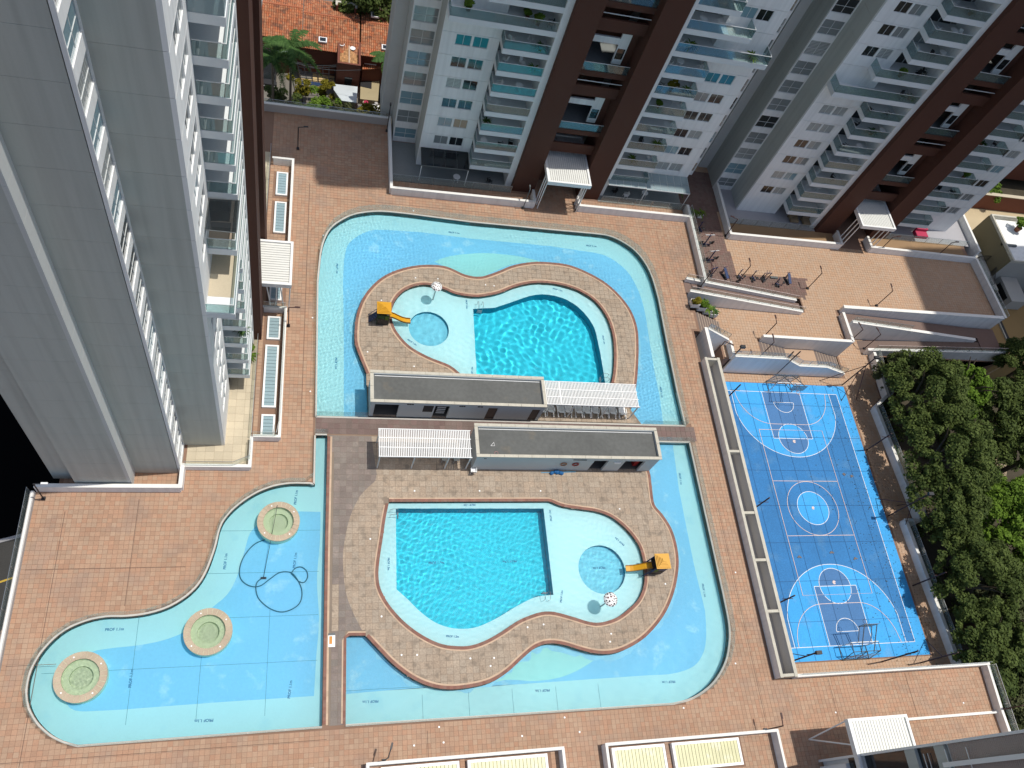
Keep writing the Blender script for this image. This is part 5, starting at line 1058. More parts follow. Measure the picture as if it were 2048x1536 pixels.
playset(7.6, 43.45, 1, 'yellow roofed play tower with blue ramp and yellow slide at the upper pool', True); playset(31.55, 18.45, -1, 'yellow roofed play tower with dark blue panels and slide at the lower pool', False)
def ladder(px, py, dirn, lab):
    x, y, _ = gp(px, py, -.2); t = thing('pool_ladder', lab, 'pool ladder', (x, y, -.4), group='steel pool ladders'); d = Vector((*dirn, 0)).normalized(); n = Vector((-d.y, d.x, 0)); c = Vector((x, y, 0))
    for s in (-.24, .24):
        b = c + n * s; pts = [b - d * .55 + Vector((0, 0, -.45)), b - d * .6 + Vector((0, 0, .2)), b - d * .35 + Vector((0, 0, .42)), b + Vector((0, 0, .40)), b + d * .12 + Vector((0, 0, .2)), b + d * .15 + Vector((0, 0, -1.1))]
        MB().path([tuple(p) for p in pts], .022, 6).build('handrail', STEEL, t)
    for z in (-.5, -.8, -1.05): q = c + d * .15; MB().box(-.25, .25, -.05, .05, 0, .03).build('step', WHITE2, t, local=True).matrix_local = Matrix.Translation((q.x - x, q.y - y, z + .4)) @ Matrix.Rotation(math.atan2(n.y, n.x), 4, 'Z')
ladder(960, 617, (0, -1), 'steel ladder at the upper left corner of the upper deep pool'); ladder(1205, 757, (-1, 0), 'steel ladder at the right side of the upper deep pool'); ladder(793, 1028, (1, 0), 'steel ladder at the top left corner of the lower deep pool'); ladder(1091, 1188, (0, 1), 'steel ladder at the lower right corner of the lower deep pool')

# small round floor lights
FLS = [(646.6, 471), (827, 422), (625, 635.7), (620.6, 783), (831, 556), (875.7, 557.8), (762.8, 601), (735, 704), (828, 733), (740.5, 1078), (763, 1233), (803, 1310), (834, 1310), (940.5, 1317), (988, 1316), (981, 1332), (1055, 1254.6), (1087, 1249), (1222, 1267.6), (1220, 1283.5), (1330.5, 1168), (1239, 1018), (829, 982), (959, 982), (1081, 982), (878, 1454), (887, 1485), (828, 1491), (1044, 1472), (1129, 1435), (1159, 1464), (1367, 1416), (1470.7, 1145), (1470.7, 1327), (1671, 1425), (1926.6, 1406), (971, 570), (988, 572)]
fm = MB().lathe([(.075, -.02), (.075, .03), (0, .035)], n=10).mesh('floor_light', WHITE2)
LM = {'upper mushroom shower': (866, 599), 'upper play tower': (767, 640), 'upper pool house': (850, 760), 'lower mushroom shower': (1203, 1212), 'lower play tower': (1305, 1140), 'lower deep pool': (940, 1257), 'floor warning board': (663, 1290), 'lower pergola': (850, 940), 'white pool house chair': (945, 944), 'lifebuoys': (1160, 930), 'bottom left skylight pair': (900, 1500), 'bottom right skylight pair': (1340, 1480), 'bottom right canopy': (1750, 1470), 'concrete trough': (1480, 1100), 'left tower canopy': (555, 525), 'upper left pool corner': (660, 455), 'north side of the upper pool': (900, 440)}
cnt = {}; OW = ['nearest', 'second nearest', 'third nearest', 'fourth nearest', 'fifth nearest', 'sixth nearest', 'seventh nearest', 'eighth nearest']
FLA = sorted((min((math.dist(q, l), k) for k, l in LM.items()) + (q,) for q in FLS), key=lambda r: (r[1], r[0]))
for dd, lk, (px, py) in FLA: i = cnt[lk] = cnt.get(lk, -1) + 1; o = link('floor_light', fm, None, (*gp(px, py)[:2], .012)); tag(o, 'small round white floor light, the %s one to the %s' % (OW[i], lk), 'floor light', 'round lights set in the paving')

# ================================================================== LAMPS, COURT GEAR, FITNESS MACHINES, PLANTERS
def lamp(px, py, z0, h, arm, lab, mt=None, white=False, al=.95):
    x, y, _ = gp(px, py, z0); t = thing('street_lamp', lab, 'street lamp', (x, y, z0), group='slim dark red lamp posts'); mt = mt or RUST
    MB().box(x - .14, x + .14, y - .14, y + .14, z0, z0 + .16).build('base', BLACKM, t); MB().tube((x, y, z0), (x, y, z0 + h), .05, 8).build('post', mt, t)
    a = Vector((*arm, 0)).normalized() * al; MB().tube((x, y, z0 + h), (x + a.x, y + a.y, z0 + h + .12), .045, 6).build('arm', mt, t); b = a * .55; MB().bar((x + b.x, y + b.y), (x + a.x * 1.05, y + a.y * 1.05), .14, z0 + h + .09, z0 + h + .17).build('lamp_head', WHITE2 if white else mt, t)
zc_ = zo(1300, 360, 2048 / 560)
for (u, v), z0, arm, lab in (((640, 745), ZP, (0, 1), 'between the fitness machines and the plaza'), ((1150, 795), ZP, (0, 1), 'at the right end of the fitness row'), ((1655, 920), ZP, (0, 1), 'behind the tall wall of the long ramp'), ((822, 1155), ZP, (0, 1), 'at the left end of the wall behind the stairs'), ((365, 785), 0, (0, 1), 'at the top of the brown ramp by the deck'), ((552, 410), ZP, (-1, .3), 'at the left corner of the right tower wall'), ((1665, 530), ZP, (1, .1), 'right of the canopy of the right tower')):
    lamp(*zc_(u, v), z0, 3.15, arm, 'slim dark lamp post ' + lab)
lamp(1870.5, 515, ZP, 3.15, (1, .1), 'slim dark lamp post near the far right end of the right tower wall'); lamp(595.7, 298, 0, 3.1, (1, .1), 'slim black lamp post in the shade at the top left of the brick deck', BLACKM); lamp(773.5, 262.5, 0, 3.1, (.1, 1), 'slim black lamp post at the far left corner of the middle tower', BLACKM)
lamp(1045.7, 417, 0, 3.1, (0, 1), 'slim dark lamp post left of the canopy of the middle tower', FRAMED, al=.5); lamp(577, 652, 0, 3.1, (1, 0), 'slim dark lamp post beside the skylights of the left tower'); lamp(87.5, 997.6, 0, 3.1, (1, 0), 'lamp post with a pale head at the left corner of the terrace', BLACKM, True)
lamp(768, 1522, 0, 2.9, (.25, .8), 'black lamp post with bent arm at the bottom edge, first skylight pair', BLACKM); lamp(1530, 1460, 0, 2.9, (.0, 1), 'dark lamp post with bent arm at the corner of the second skylight pair'); lamp(1991.6, 1421, 0, 3.1, (1, .2), 'dark lamp post by the right parapet near the bottom right corner')
cc_ = zo(1380, 600, 5.12)
lamp(*cc_(1645, 415), -1.8, 2.4, (-.4, .9), 'dark lamp post at the right end of the wall behind the stairs'); lamp(*cc_(1780, 500), ZC, 3.3, (-.4, .9), 'dark lamp post on the white parapet beside the tree area'); lamp(*cc_(715, 580), ZP, 3.1, (0, 1), 'dark lamp post at the head of the upper stair flight'); lamp(*cc_(215, 585), ZP, 3.3, (.8, -.5), 'dark lamp post behind the left part of the stair wall')
def flood(x, y, h, stays, lab, head=True, top=None, cross=True):
    t = thing('floodlight_pole', lab, 'floodlight pole', (x, y, ZC), group='dark poles round the court'); MB().tube((x, y, ZC), (x, y, ZC + h), .07, 8).build('post', RUST, t)
    for (dx, dy, f) in stays: MB().tube((x, y, ZC + h * f), (x + dx, y + dy, ZC), .04, 6).build('stay', RUST, t)
    if cross: MB().tube((x - .55, y, ZC + h * .8), (x + .55, y, ZC + h * .8), .035, 6).build('crossbar', RUST, t)
    if head: MB().box(x - .28, x + .28, y - .22, y + .1, ZC + h, ZC + h + .28).build('floodlight', BLACKM, t)
flood(61.9, 41.0, 6.3, [(-3.0, .4, .72), (1.2, -2.0, .72), (-.9, -2.2, .5)], 'stayed floodlight pole at the top right corner of the court'); flood(46.4, 42.4, 4.8, [], 'floodlight pole at the top left corner of the court'); flood(53.3, 42.0, 5.2, [], 'straight dark pole behind the upper goal, right one', False); flood(52.9, 42.3, 4.6, [(.6, -.2, 1.0)], 'bent dark pole behind the upper goal, left one', False, cross=False)
for y, lab in ((37.0, 'uppermost'), (24.6, 'middle'), (15.2, 'lower')): flood(44.2, y, 6.0, [], 'dark pole along the left side of the court, %s one' % lab, False)
flood(62.3, 24.8, 6.6, [(-.9, 2.0, .6), (1.4, -1.6, .6), (1.6, 1.2, .6)], 'tripod floodlight pole with pale head at the right middle of the court'); flood(62.3, 32.6, 4.4, [], 'dark pole in tree shade on the right side of the court', False); flood(62.5, 17.2, 5.0, [], 'dark pole at the lower right side of the court', False); flood(60.5, 9.6, 5.2, [(1.4, 2.2, .6)], 'dark pole at the bottom right corner of the court', False); flood(46.0, 10.4, 4.6, [(-.4, .9, .6)], 'floodlight pole at the bottom left corner of the court'); flood(56.0, 9.9, 5.4, [], 'dark pole behind the bottom goal', False)
def goal(y, s, lab, dark):
    """futsal goal with a basketball hoop cantilevered over it; s = direction of play"""
    t = thing('goal_with_hoop', lab, 'goal', (53.2, y, ZC), group='futsal goals with basketball hoops'); g = MB(); r = .05
    x0, x1 = 51.7, 54.7; z1 = ZC + 2.05; fm = WHITE2
    MB().tube((x0, y, ZC), (x0, y, z1), r).build('goal_post', fm, t); MB().tube((x1, y, ZC), (x1, y, z1), r).build('goal_post', fm, t); MB().tube((x0, y, z1), (x1, y, z1), r).build('crossbar', fm, t)
    by = y - s * 1.25; fr = MB(); k = .035
    fr.path([(x0, y, ZC + .05), (x0, by, ZC + .05), (x1, by, ZC + .05), (x1, y, ZC + .05)], k); fr.path([(x0, y, z1), (x0, by + s * .4, z1), (x1, by + s * .4, z1), (x1, y, z1)], k)
    for x in (x0, x1, 53.2): fr.tube((x, by, ZC + .05), (x, by + s * .4, z1), k)
    for a, b in ((x0, 53.2), (53.2, x1)): fr.tube((a, by, ZC + .05), (b, by + s * .4, z1), .025); fr.tube((b, by, ZC + .05), (a, by + s * .4, z1), .025)
    fr.build('frame', FRAMED, t)
    nb = MB().box(x0, x1, by + s * .1, by + s * .12, ZC, z1 - .05); nb.build('net', glassm('goal_net', (.93, .95, .95), 0, .5, .08, (.5, .55, .55)), t)
    hf = MB(); hy = y + s * 1.3; zt = ZC + 3.9
    for x in (52.5, 53.9): hf.tube((x, by + s * .3, z1), (x, hy, zt - .3), .045); hf.tube((x, y, z1), (x, hy, zt - 1.1), .04)
    hf.tube((52.5, hy, zt - .3), (53.9, hy, zt - .3), .03); hf.tube((52.5, hy, zt - 1.1), (53.9, hy, zt - 1.1), .03); hf.build('hoop_arm', FRAMED, t)
    MB().box(52.3, 54.1, hy, hy + s * .03, zt - 1.2, zt - .1).build('backboard', glassm('backboard_glass', (.7, .78, .8), .15, .1, .35 if not dark else .75, (.5, .55, .56) if not dark else (.05, .05, .06)), t)
    q = MB().path([(53.2 + .23 * math.cos(a), hy + s * .42 + .23 * math.sin(a), zt - .95) for a in np.linspace(0, 5.9, 14)], .018, 5, True); q.build('hoop', ORANGE if not dark else RUST, t)
goal(39.75, -1, 'goal with basketball hoop at the top end of the court', False); goal(11.5, 1, 'goal with basketball hoop at the bottom end of the court', True)

def machine(kind):
    t = thing('fitness_machine', 'x', 'fitness machine', group='navy outdoor fitness machines'); N = NAVY
    def tb(nm, a, b, r=.045, mt=N): MB().tube(a, b, r, 7).build(nm, mt, t, local=True)
    def bx(nm, *q, mt=N): MB().box(*q).build(nm, mt, t, local=True)
    bx('base_plate', -.3, .3, -.3, .3, 0, .04, mt=BLACKM)
    if kind == 0:   # twin press
        tb('post', (0, 0, 0), (0, 0, 1.9), .07); 
        for s in (-1, 1): tb('arm', (0, 0, 1.7), (s * .55, .2, 1.75), .035, STEEL); tb('arm', (s * .55, .2, 1.75), (s * .6, .55, .75), .03, STEEL); bx('seat', s * .75 - .18, s * .75 + .18, -.18, .18, .42, .48, mt=BLACKM); tb('seat_post', (s * .75, 0, 0), (s * .75, 0, .42), .05); bx('backrest', s * .75 - .15, s * .75 + .15, -.26, -.2, .5, 1.05, mt=BLACKM); tb('beam', (0, 0, .2), (s * .75, 0, .2), .04)
        tb('crossbar', (-.6, .05, 1.85), (.6, .05, 1.85), .03, WHITE2)
    elif kind == 1: # stepper / bike
        tb('post', (0, .3, 0), (0, .3, 1.25), .055); tb('beam', (0, -.5, .25), (0, .3, .25), .05); bx('seat', -.14, .14, -.55, -.3, .8, .87, mt=BLACKM); tb('seat_post', (0, -.42, .25), (0, -.42, .8), .04); tb('handlebar', (-.3, .3, 1.2), (.3, .3, 1.2), .025); 
        for s in (-1, 1): bx('pedal', s * .22 - .08, s * .22 + .08, -.05, .15, .3 + s * .08, .34 + s * .08, mt=BLACKM); tb('crank', (0, .05, .3), (s * .22, .05, .32 + s * .08), .025)
    elif kind == 2: # air walker
        tb('post', (-.45, 0, 0), (-.45, 0, 1.3), .05); tb('post', (.45, 0, 0), (.45, 0, 1.3), .05); tb('crossbar', (-.45, 0, 1.3), (.45, 0, 1.3), .04)
        for s in (-1, 1): tb('swing_arm', (s * .18, 0, 1.25), (s * .18, s * .35, .2), .035); bx('footplate', s * .18 - .08, s * .18 + .08, s * .35 - .2, s * .35 + .2, .14, .18, mt=BLACKM); tb('handle', (s * .18, 0, 1.25), (s * .18, .25, 1.55), .022)
    else:           # bench
        MB().hexa([(-.18, -.6, .3), (.18, -.6, .3), (.18, .6, .75), (-.18, .6, .75), (-.18, -.6, .37), (.18, -.6, .37), (.18, .6, .82), (-.18, .6, .82)]).build('bench_pad', BLUEP, t, local=True); tb('leg', (0, -.5, 0), (0, -.5, .32), .05); tb('leg', (0, .5, 0), (0, .5, .72), .05); tb('handle', (-.35, .65, .95), (.35, .65, .95), .025); tb('post', (0, .62, 0), (0, .65, .95), .04)
    return t
ms = [machine(0), machine(1), machine(2), machine(3)]; used = set()
f6 = zo(1340, 400, 2048 / 300)
ML = [((400, 415), 1, .2, 'exercise bike half in shade at the top of the fitness area'), ((460, 615), 0, .1, 'large twin press machine, upper one along the parapet'), ((520, 830), 0, .2, 'large twin press machine, lower one along the parapet'), ((545, 1020), 2, .4, 'air walker first in the row above the ramp'), ((740, 1040), 3, .3, 'inclined bench beside the lamp post in the row above the ramp'), ((945, 1060), 1, .5, 'exercise bike third in the row above the ramp'), ((1125, 1080), 1, .2, 'exercise bike fourth in the row above the ramp'), ((1270, 1085), 2, .1, 'air walker fifth in the row above the ramp'), ((1460, 1165), 1, 1.2, 'small machine standing nearest the ramp railing'), ((1600, 1110), 3, .1, 'long inclined bench at the right end of the row')]
for (u, v), k, rz, lab in ML:
    o = ms[k] if k not in used else dup(ms[k]); used.add(k); place(o, gp(*f6(u, v), ZP), rz, 'navy blue ' + lab)
t = thing('balance_board', 'low grey foot stand between the navy machines near the row end', 'foot stand', gp(*f6(1415, 1065), ZP)); x, y, z = wloc(t); MB().box(x - .5, x + .5, y - .15, y + .15, z + .1, z + .16).build('board', FRAMED, t); MB().box(x - .4, x + .4, y - .05, y + .05, z, z + .1).build('foot', BLACKM, t)

# ================================================================== VEGETATION
def leaves(cs, n, size, jit, seed, flat=0.5):
    """leaf quads scattered in shells round the clump centres; cs rows x,y,z,r"""
    r = np.random.default_rng(seed); cs = np.array(cs, float); w = cs[:, 3] ** 2; k = r.choice(len(cs), n, p=w / w.sum()); d = r.normal(size=(n, 3)); d /= np.linalg.norm(d, axis=1)[:, None]; d[:, 2] = np.where((d[:, 2] < -.3), -d[:, 2] * .5, d[:, 2])
    rad = cs[k, 3] * (0.55 + 0.5 * r.random(n) ** .7); p = cs[k, :3] + d * rad[:, None] * np.array([1, 1, .8]); nn = d * (1 - jit) + r.normal(size=(n, 3)) * jit * .7 + np.array([0, 0, flat]); nn /= np.linalg.norm(nn, axis=1)[:, None]
    u = np.cross(nn, r.normal(size=(n, 3))); u /= np.linalg.norm(u, axis=1)[:, None]; v = np.cross(nn, u); s = size * r.uniform(.6, 1.3, n)[:, None]
    V = np.stack([p - u * s, p + v * s * .55, p + u * s, p - v * s * .55], 1).reshape(-1, 3); F = np.arange(n * 4).reshape(n, 4); tint = np.clip(r.random(n) * .55 + r.random(len(cs))[k] * .55, 0, 1); return V, F, tint
def leafmesh(name, V, F, T, mt):
    me = bpy.data.meshes.new(name); me.from_pydata(V.tolist(), [], F.tolist()); at = me.attributes.new('tint', 'FLOAT', 'FACE'); at.data.foreach_set('value', T); me.materials.append(mt); me.update(); return me
def crown_mesh(seed, R, Hh, n, size, mt, lumps=120):
    r = np.random.default_rng(seed); cs = []
    for _ in range(lumps):
        a = r.uniform(0, 6.28); q = R * math.sqrt(r.random()) * .95; z = Hh * (.30 + .62 * math.sqrt(max(0, 1 - (q / R) ** 2)) * r.uniform(.55, 1.0)); cs.append((q * math.cos(a), q * math.sin(a), z, R * r.uniform(.08, .21)))
    return leafmesh('crown', *leaves(cs, n, size, .5, seed), mt)
def trunk_mesh(seed, h, r0):
    r = random.Random(seed); m = MB(); m.tube((0, 0, 0), (0, 0, h * .5), r0, 9, r0 * .7)
    for i in range(6):
        a = i * 1.05 + r.random() * .5; e = (math.cos(a) * h * .16, math.sin(a) * h * .16, h * r.uniform(.60, .70)); m.tube((0, 0, h * .45), e, r0 * .5, 6, r0 * .25); m.tube(e, (e[0] * 1.5, e[1] * 1.5, e[2] + h * .07), r0 * .25, 5, .03)
    return m.mesh('trunk', BARK)
CM = {'a': crown_mesh(11, 5.2, 9.0, 22000, .16, LEAF1), 'b': crown_mesh(12, 4.4, 8.0, 18000, .17, LEAF1), 'c': crown_mesh(13, 5.0, 8.5, 20000, .17, LEAF2), 'd': crown_mesh(14, 3.4, 6.5, 8000, .16, LEAF3), 'e': crown_mesh(15, 3.0, 6.0, 8000, .20, LEAF2)}
TM = trunk_mesh(5, 9, .32)
def tree(kind, x, y, z, s, sz, rz, lab, cat='tree', lift=0.0):
    t = thing('tree', lab, cat, (x, y, z), rz, group='trees beyond the court'); a = link('crown', CM[kind], t, (0, 0, lift)); a.scale = (s, s, sz); b = link('trunk', TM, t); b.scale = (s, s, sz + lift / 7); return t
def at(px, py, zc): return gp(px, py, zc)[:2]
TR = [(1835, 760, 'a', .92, .95, 'big dark tree beside the top right corner of the court'), (1880, 880, 'a', .95, 1.0, 'large dark tree leaning over the middle of the court'), (1930, 735, 'e', 1.0, 1.0, 'bright leaved tree in front of the long ramp wall'), (2000, 800, 'b', 1.0, 1.0, 'dark tree behind the bright one by the ramp'), (1850, 985, 'b', .85, .9, 'dark tree touching the middle court parapet'), (1975, 1030, 'c', 1.05, 1.1, 'bright green spreading tree in the middle of the grove'), (2040, 1010, 'c', .9, 1.0, 'bright green tree cut by the right edge'), (1905, 1135, 'a', .85, .85, 'dark tree beside the lower court parapet'), (1990, 1200, 'd', 1.2, 1.1, 'dusty green tree in the lower grove'), (2050, 1150, 'b', .9, .9, 'dark tree at the right edge, lower middle'), (1945, 1265, 'b', .9, .8, 'dark tree near the bottom of the court parapet'), (2025, 1330, 'd', 1.2, 1.0, 'dusty tree with fine leaves low at the right edge'), (2035, 1410, 'd', 1.0, .9, 'dusty shrubby tree beside the bottom right parapet'), (2060, 880, 'b', 1.0, 1.0, 'dark tree at the right edge beside the ramp grove'), (2085, 1280, 'a', .9, .9, 'dark tree beyond the right edge'), (2040, 700, 'b', .75, .9, 'dark tree between the long ramp and the ochre house'), (2020, 1245, 'e', .7, .7, 'small yellow green tree among the dark ones'), (1975, 1345, 'b', .75, .7, 'dark low tree behind the bottom court corner'), (1800, 715, 'd', .8, .9, 'small dusty tree at the foot of the ramp wall')]
for px, py, k, s, sz, lab in TR: s *= 1.12; sz *= 1.25; h = 8.0 * sz; lf = 5.0 if px < 1960 else 3.0; x, y = at(px + (30 if py < 950 else 66), py + 18, -10.4 + lf + h * .7); tree(k, x, y, -10.4, s, sz, random.uniform(0, 6.28), lab, lift=lf)
# undergrowth below the trees
cs = [(rng.uniform(66, 100), rng.uniform(-4, 45), -10.3, rng.uniform(.5, 1.3)) for _ in range(260)]
o = bpy.data.objects.new('undergrowth', leafmesh('undergrowth', *leaves(cs, 26000, .2, .6, 77), LEAF1)); COL.objects.link(o); o['kind'] = 'stuff'; tag(o, 'dark undergrowth below the trees beside the court', 'undergrowth'); o['kind'] = 'stuff'
m = MB(); c = at(1985, 930, -10.4); m.prism([(c[0] + (2.6 + .7 * math.sin(3 * t)) * math.cos(t), c[1] + (2.0 + .5 * math.cos(2 * t)) * math.sin(t)) for t in np.linspace(0, 6.1, 22)], -10.4, -10.35); struct(m.build('bare_ground', mat('pale_soil', (0.36, 0.27, 0.19), .9, .1, 2)))

def bush_mesh(seed, r, n, size, mt, h=1.0):
    q = np.random.default_rng(seed); cs = [(q.normal() * r * .35, q.normal() * r * .35, h * q.uniform(.35, .8), r * q.uniform(.3, .5)) for _ in range(9)]; return leafmesh('foliage', *leaves(cs, n, size, .6, seed), mt)
def frond_plant(seed, n, L, mt, w=.05, up=1.0, stem=0.0):
    q = np.random.default_rng(seed); V = []; F = []; T = []
    for i in range(n):
        a = q.uniform(0, 6.28); e = q.uniform(.5, 1.2) * up; l = L * q.uniform(.7, 1.1); d = np.array([math.cos(a), math.sin(a), 0]); s = np.array([-d[1], d[0], 0]); pr = None
        for k in range(7):
            t = k / 6; p = d * l * t * math.cos(e * .6) + np.array([0, 0, stem + l * (math.sin(e) * t - .75 * t * t)]); ww = w * (math.sin(math.pi * min(1, t * .9 + .12))) + .004
            cur = (p - s * ww, p + s * ww)
            if pr is not None: j = len(V); V += [tuple(pr[0]), tuple(pr[1]), tuple(cur[1]), tuple(cur[0])]; F.append((j, j + 1, j + 2, j + 3)); T.append(q.random())
            pr = cur
    return leafmesh('foliage', np.array(V), np.array(F), T, mt)
PB = [bush_mesh(31, .55, 420, .11, LEAF2, .7), bush_mesh(32, .5, 420, .12, LEAFY, .7), frond_plant(33, 26, .9, LEAF2, .05), frond_plant(34, 22, .9, LEAFP, .045)]
def potted(loc, k, label, s=1.0, box=None, cat='potted plant', potm=None, group='potted plants'):
    t = thing('potted_plant', label, cat, loc, random.uniform(0, 6), group=group)
    if box:
        t.rotation_euler = (0, 0, 0); MB().box(-box[0] / 2, box[0] / 2, -box[1] / 2, box[1] / 2, 0, box[2]).build('planter_box', potm or WHITE2, t, local=True); MB().box(-box[0] / 2 + .04, box[0] / 2 - .04, -box[1] / 2 + .04, box[1] / 2 - .04, box[2], box[2] + .01).build('soil', SOIL, t, local=True); z = box[2] - .1
    else: MB().lathe([(0, 0), (.14 * s, 0), (.2 * s, .32 * s), (.17 * s, .32 * s), (.17 * s, .28 * s), (0, .28 * s)], n=12).build('pot', potm or TERRAW, t, local=True); z = .25 * s
    f = link('foliage', PB[k], t, (0, 0, z)); f.scale = (s, s, s); return t
for i, (x, k, lb) in enumerate(((41.95, 1, 'yellow green, leftmost'), (42.95, 0, 'leafy, second'), (43.9, 2, 'arching, third'), (44.85, 3, 'dark palm like, rightmost'))): potted((x, 47.85 - i * .05, ZP * max(0, (x - 42) / 3.7) - .0), k, 'white box planter in the row above the first stairs, %s plant' % lb, 1.25, (.95, .8, .62), 'planter')
for x, lb in ((45.6, 'left'), (46.8, 'right')): potted((x, 62.6, ZP), 2, 'white cube planter with ferns in the shade behind the fitness area, %s one' % lb, 1.2, (.6, .6, .6), 'planter')
potted((44.6, 65.8, ZP), 3, 'dark green plant beside the right patio of the middle tower', 1.5)
# palms, hedges and houses behind the north wall
NZ = -8.0
struct(MB().box(-60, 8.5, 70.3, 180, -10.4, NZ).build('street_ground', mat('old_concrete', (0.17, 0.155, 0.13), .9, .15, .5)))
def palm(px, py, ztop, label, fr=15, L=2.9, z0=NZ, s=1.0):
    x, y, _ = gp(px, py, ztop); t = thing('palm_tree', label, 'palm tree', (x, y, z0), group='palm trees'); MB().tube((x, y, z0), (x, y, ztop), .17, 10, .11).build('trunk', mat('palm_trunk', (0.22, 0.17, 0.12), .9, .2, 6), t); q = random.Random(int(px))
    for i in range(fr):
        a = i * 2.4 + q.random() * .3; el = q.uniform(-.15, .95); V = []; F = []; T = []; l = L * q.uniform(.85, 1.1); d = Vector((math.cos(a), math.sin(a), 0)); s_ = Vector((-d.y, d.x, 0)); mid = []
        for k in range(15):
            u = k / 14; mid.append(d * (l * u * math.cos(el * .5)) + Vector((0, 0, l * (math.sin(el) * u - .75 * u * u))))
        for k in range(1, 15):
            for sd in (-1, 1):
                for jj in (0, .5):
                    p = mid[k - 1].lerp(mid[k], jj); ln_2 = .62 * math.sin(math.pi * min(1, (k + jj) / 15 * .85 + .12)) ; tip = p + s_ * sd * ln_2 * .85 + d * ln_2 * .45 + Vector((0, 0, -ln_2 * q.uniform(.15, .55))); j = len(V); wv = d * .085
                    V += [tuple(p - wv), tuple(p + wv), tuple(tip + wv * .3), tuple(tip - wv * .3)]; F.append((j, j + 1, j + 2, j + 3)); T.append(q.random())
        for k in range(14): j = len(V); V += [tuple(mid[k] - s_ * .02), tuple(mid[k] + s_ * .02), tuple(mid[k + 1] + s_ * .015), tuple(mid[k + 1] - s_ * .015)]; F.append((j, j + 1, j + 2, j + 3)); T.append(1.0)
        o = link('frond', leafmesh('frond', np.array(V), np.array(F), T, LEAFP), t, (0, 0, ztop - z0))
palm(582, 92, 3.2, 'tall palm with long drooping fronds in front of the tiled roofs', 17, 3.6); palm(545, 112, 1.5, 'shorter palm mostly hidden behind the brown fin', 13, 3.0); palm(776, 120, 1.0, 'palm peeping out beside the grey wall of the middle tower', 11, 2.6)
def hedge(px, py, r, k, lab, z=NZ, s=1.0, n=1500, mt=None, h=2.2):
    t = thing('garden_shrub', lab, 'shrub', gp(px, py, z + h * .6)[:2] + (z,), group='shrubs behind the north wall'); q = np.random.default_rng(int(px)); cs = [(q.normal() * r * .5, q.normal() * r * .35, h * q.uniform(.3, .95), r * q.uniform(.25, .45)) for _ in range(12)]
    link('foliage', leafmesh('foliage', *leaves(cs, n, .16 * s, .6, int(py) + 3), mt), t); MB().tube((0, 0, 0), (0, 0, h * .5), .07, 6).build('stem', BARK, t, local=True)
hedge(545, 200, 1.5, 0, 'dark bush at the left, next to the brown fins', mt=LEAF1, h=4); hedge(570, 205, 1.5, 0, 'olive bush at the foot of the tall palm', mt=LEAF3, h=3.5); hedge(605, 178, 1.3, 0, 'yellow bush beside the solar panel roof', mt=LEAFY, h=4); hedge(652, 180, 1.1, 0, 'small yellow bush above the fan palm', mt=LEAFY, h=4)
hedge(640, 210, 1.8, 0, 'light green bush in the middle behind the wall', mt=LEAF2, h=3.5); hedge(690, 222, 1.6, 0, 'reddish green bush right of the fan palm', mt=LEAF3, h=3); hedge(738, 232, 1.4, 0, 'yellow green bush by the grey tower wall', mt=LEAFY, h=3); hedge(600, 222, 1.6, 0, 'dark green bush right of the palm trunk', mt=LEAF1, h=3)
t = thing('fan_palm', 'bushy palm with arching fronds behind the north wall', 'palm tree', gp(642, 200, -4)[:2] + (NZ,)); link('foliage', frond_plant(55, 60, 3.0, LEAFP, .16, 1.2, 1.5), t); MB().tube((0, 0, 0), (0, 0, 1.6), .15, 8).build('stem', BARK, t, local=True)
hedge(725, 12, 5.0, 0, 'dark tree crown behind the roof ridge at the top', mt=LEAF1, h=9, n=9000, s=1.6)

# ================================================================== HOUSES
def corr_roof(name, a, b, c, d, parent, per=.26, rows=12, amp=.10, mt=None):
    """barrel tile roof between ridge a-b and eave d-c, every tile row stepping a little"""
    a, b, c, d = (np.array(p, float) for p in (a, b, c, d)); L = np.linalg.norm(b - a); n = int(L / per); V = []; F = []; T = []; q = np.random.default_rng(int(abs(a[0] * 10)) + 3)
    prof = [(-.5, 0), (-.3, .75), (0, 1), (.3, .75), (.5, 0)]
    for i in range(n):
        for j in range(rows):
            t0 = j / rows; t1 = (j + 1) / rows; k0 = len(V)
            for tt, lift in ((t0, 0), (t1, .03)):
                for u, h in prof:
                    s = (i + .5 + u * .98) / n; p = (a + (b - a) * s) * (1 - tt) + (d + (c - d) * s) * tt; V.append((p[0], p[1], p[2] + amp * h + lift))
            tn = q.random()
            for k in range(4): F.append((k0 + k, k0 + k + 1, k0 + 6 + k, k0 + 5 + k)); T.append(tn)
    off = wloc(parent); me = bpy.data.meshes.new(name); me.from_pydata([(x - off.x, y - off.y, z - off.z) for x, y, z in V], [], F); me.materials.append(mt or ROOFT); at_ = me.attributes.new('tint', 'FLOAT', 'FACE'); at_.data.foreach_set('value', T); me.update()
    o = bpy.data.objects.new(name, me); COL.objects.link(o); o.parent = parent; o['kind'] = 'stuff'; return o
def pbox(parent, name, pts, zt, zb, mt, z7=None):
    p = [gp(*(z7(*q) if z7 else q), zt)[:2] for q in pts]; return MB().prism(ccw(p), zb, zt).build(name, mt, parent)
z7 = zo(520, 0, 6.144)
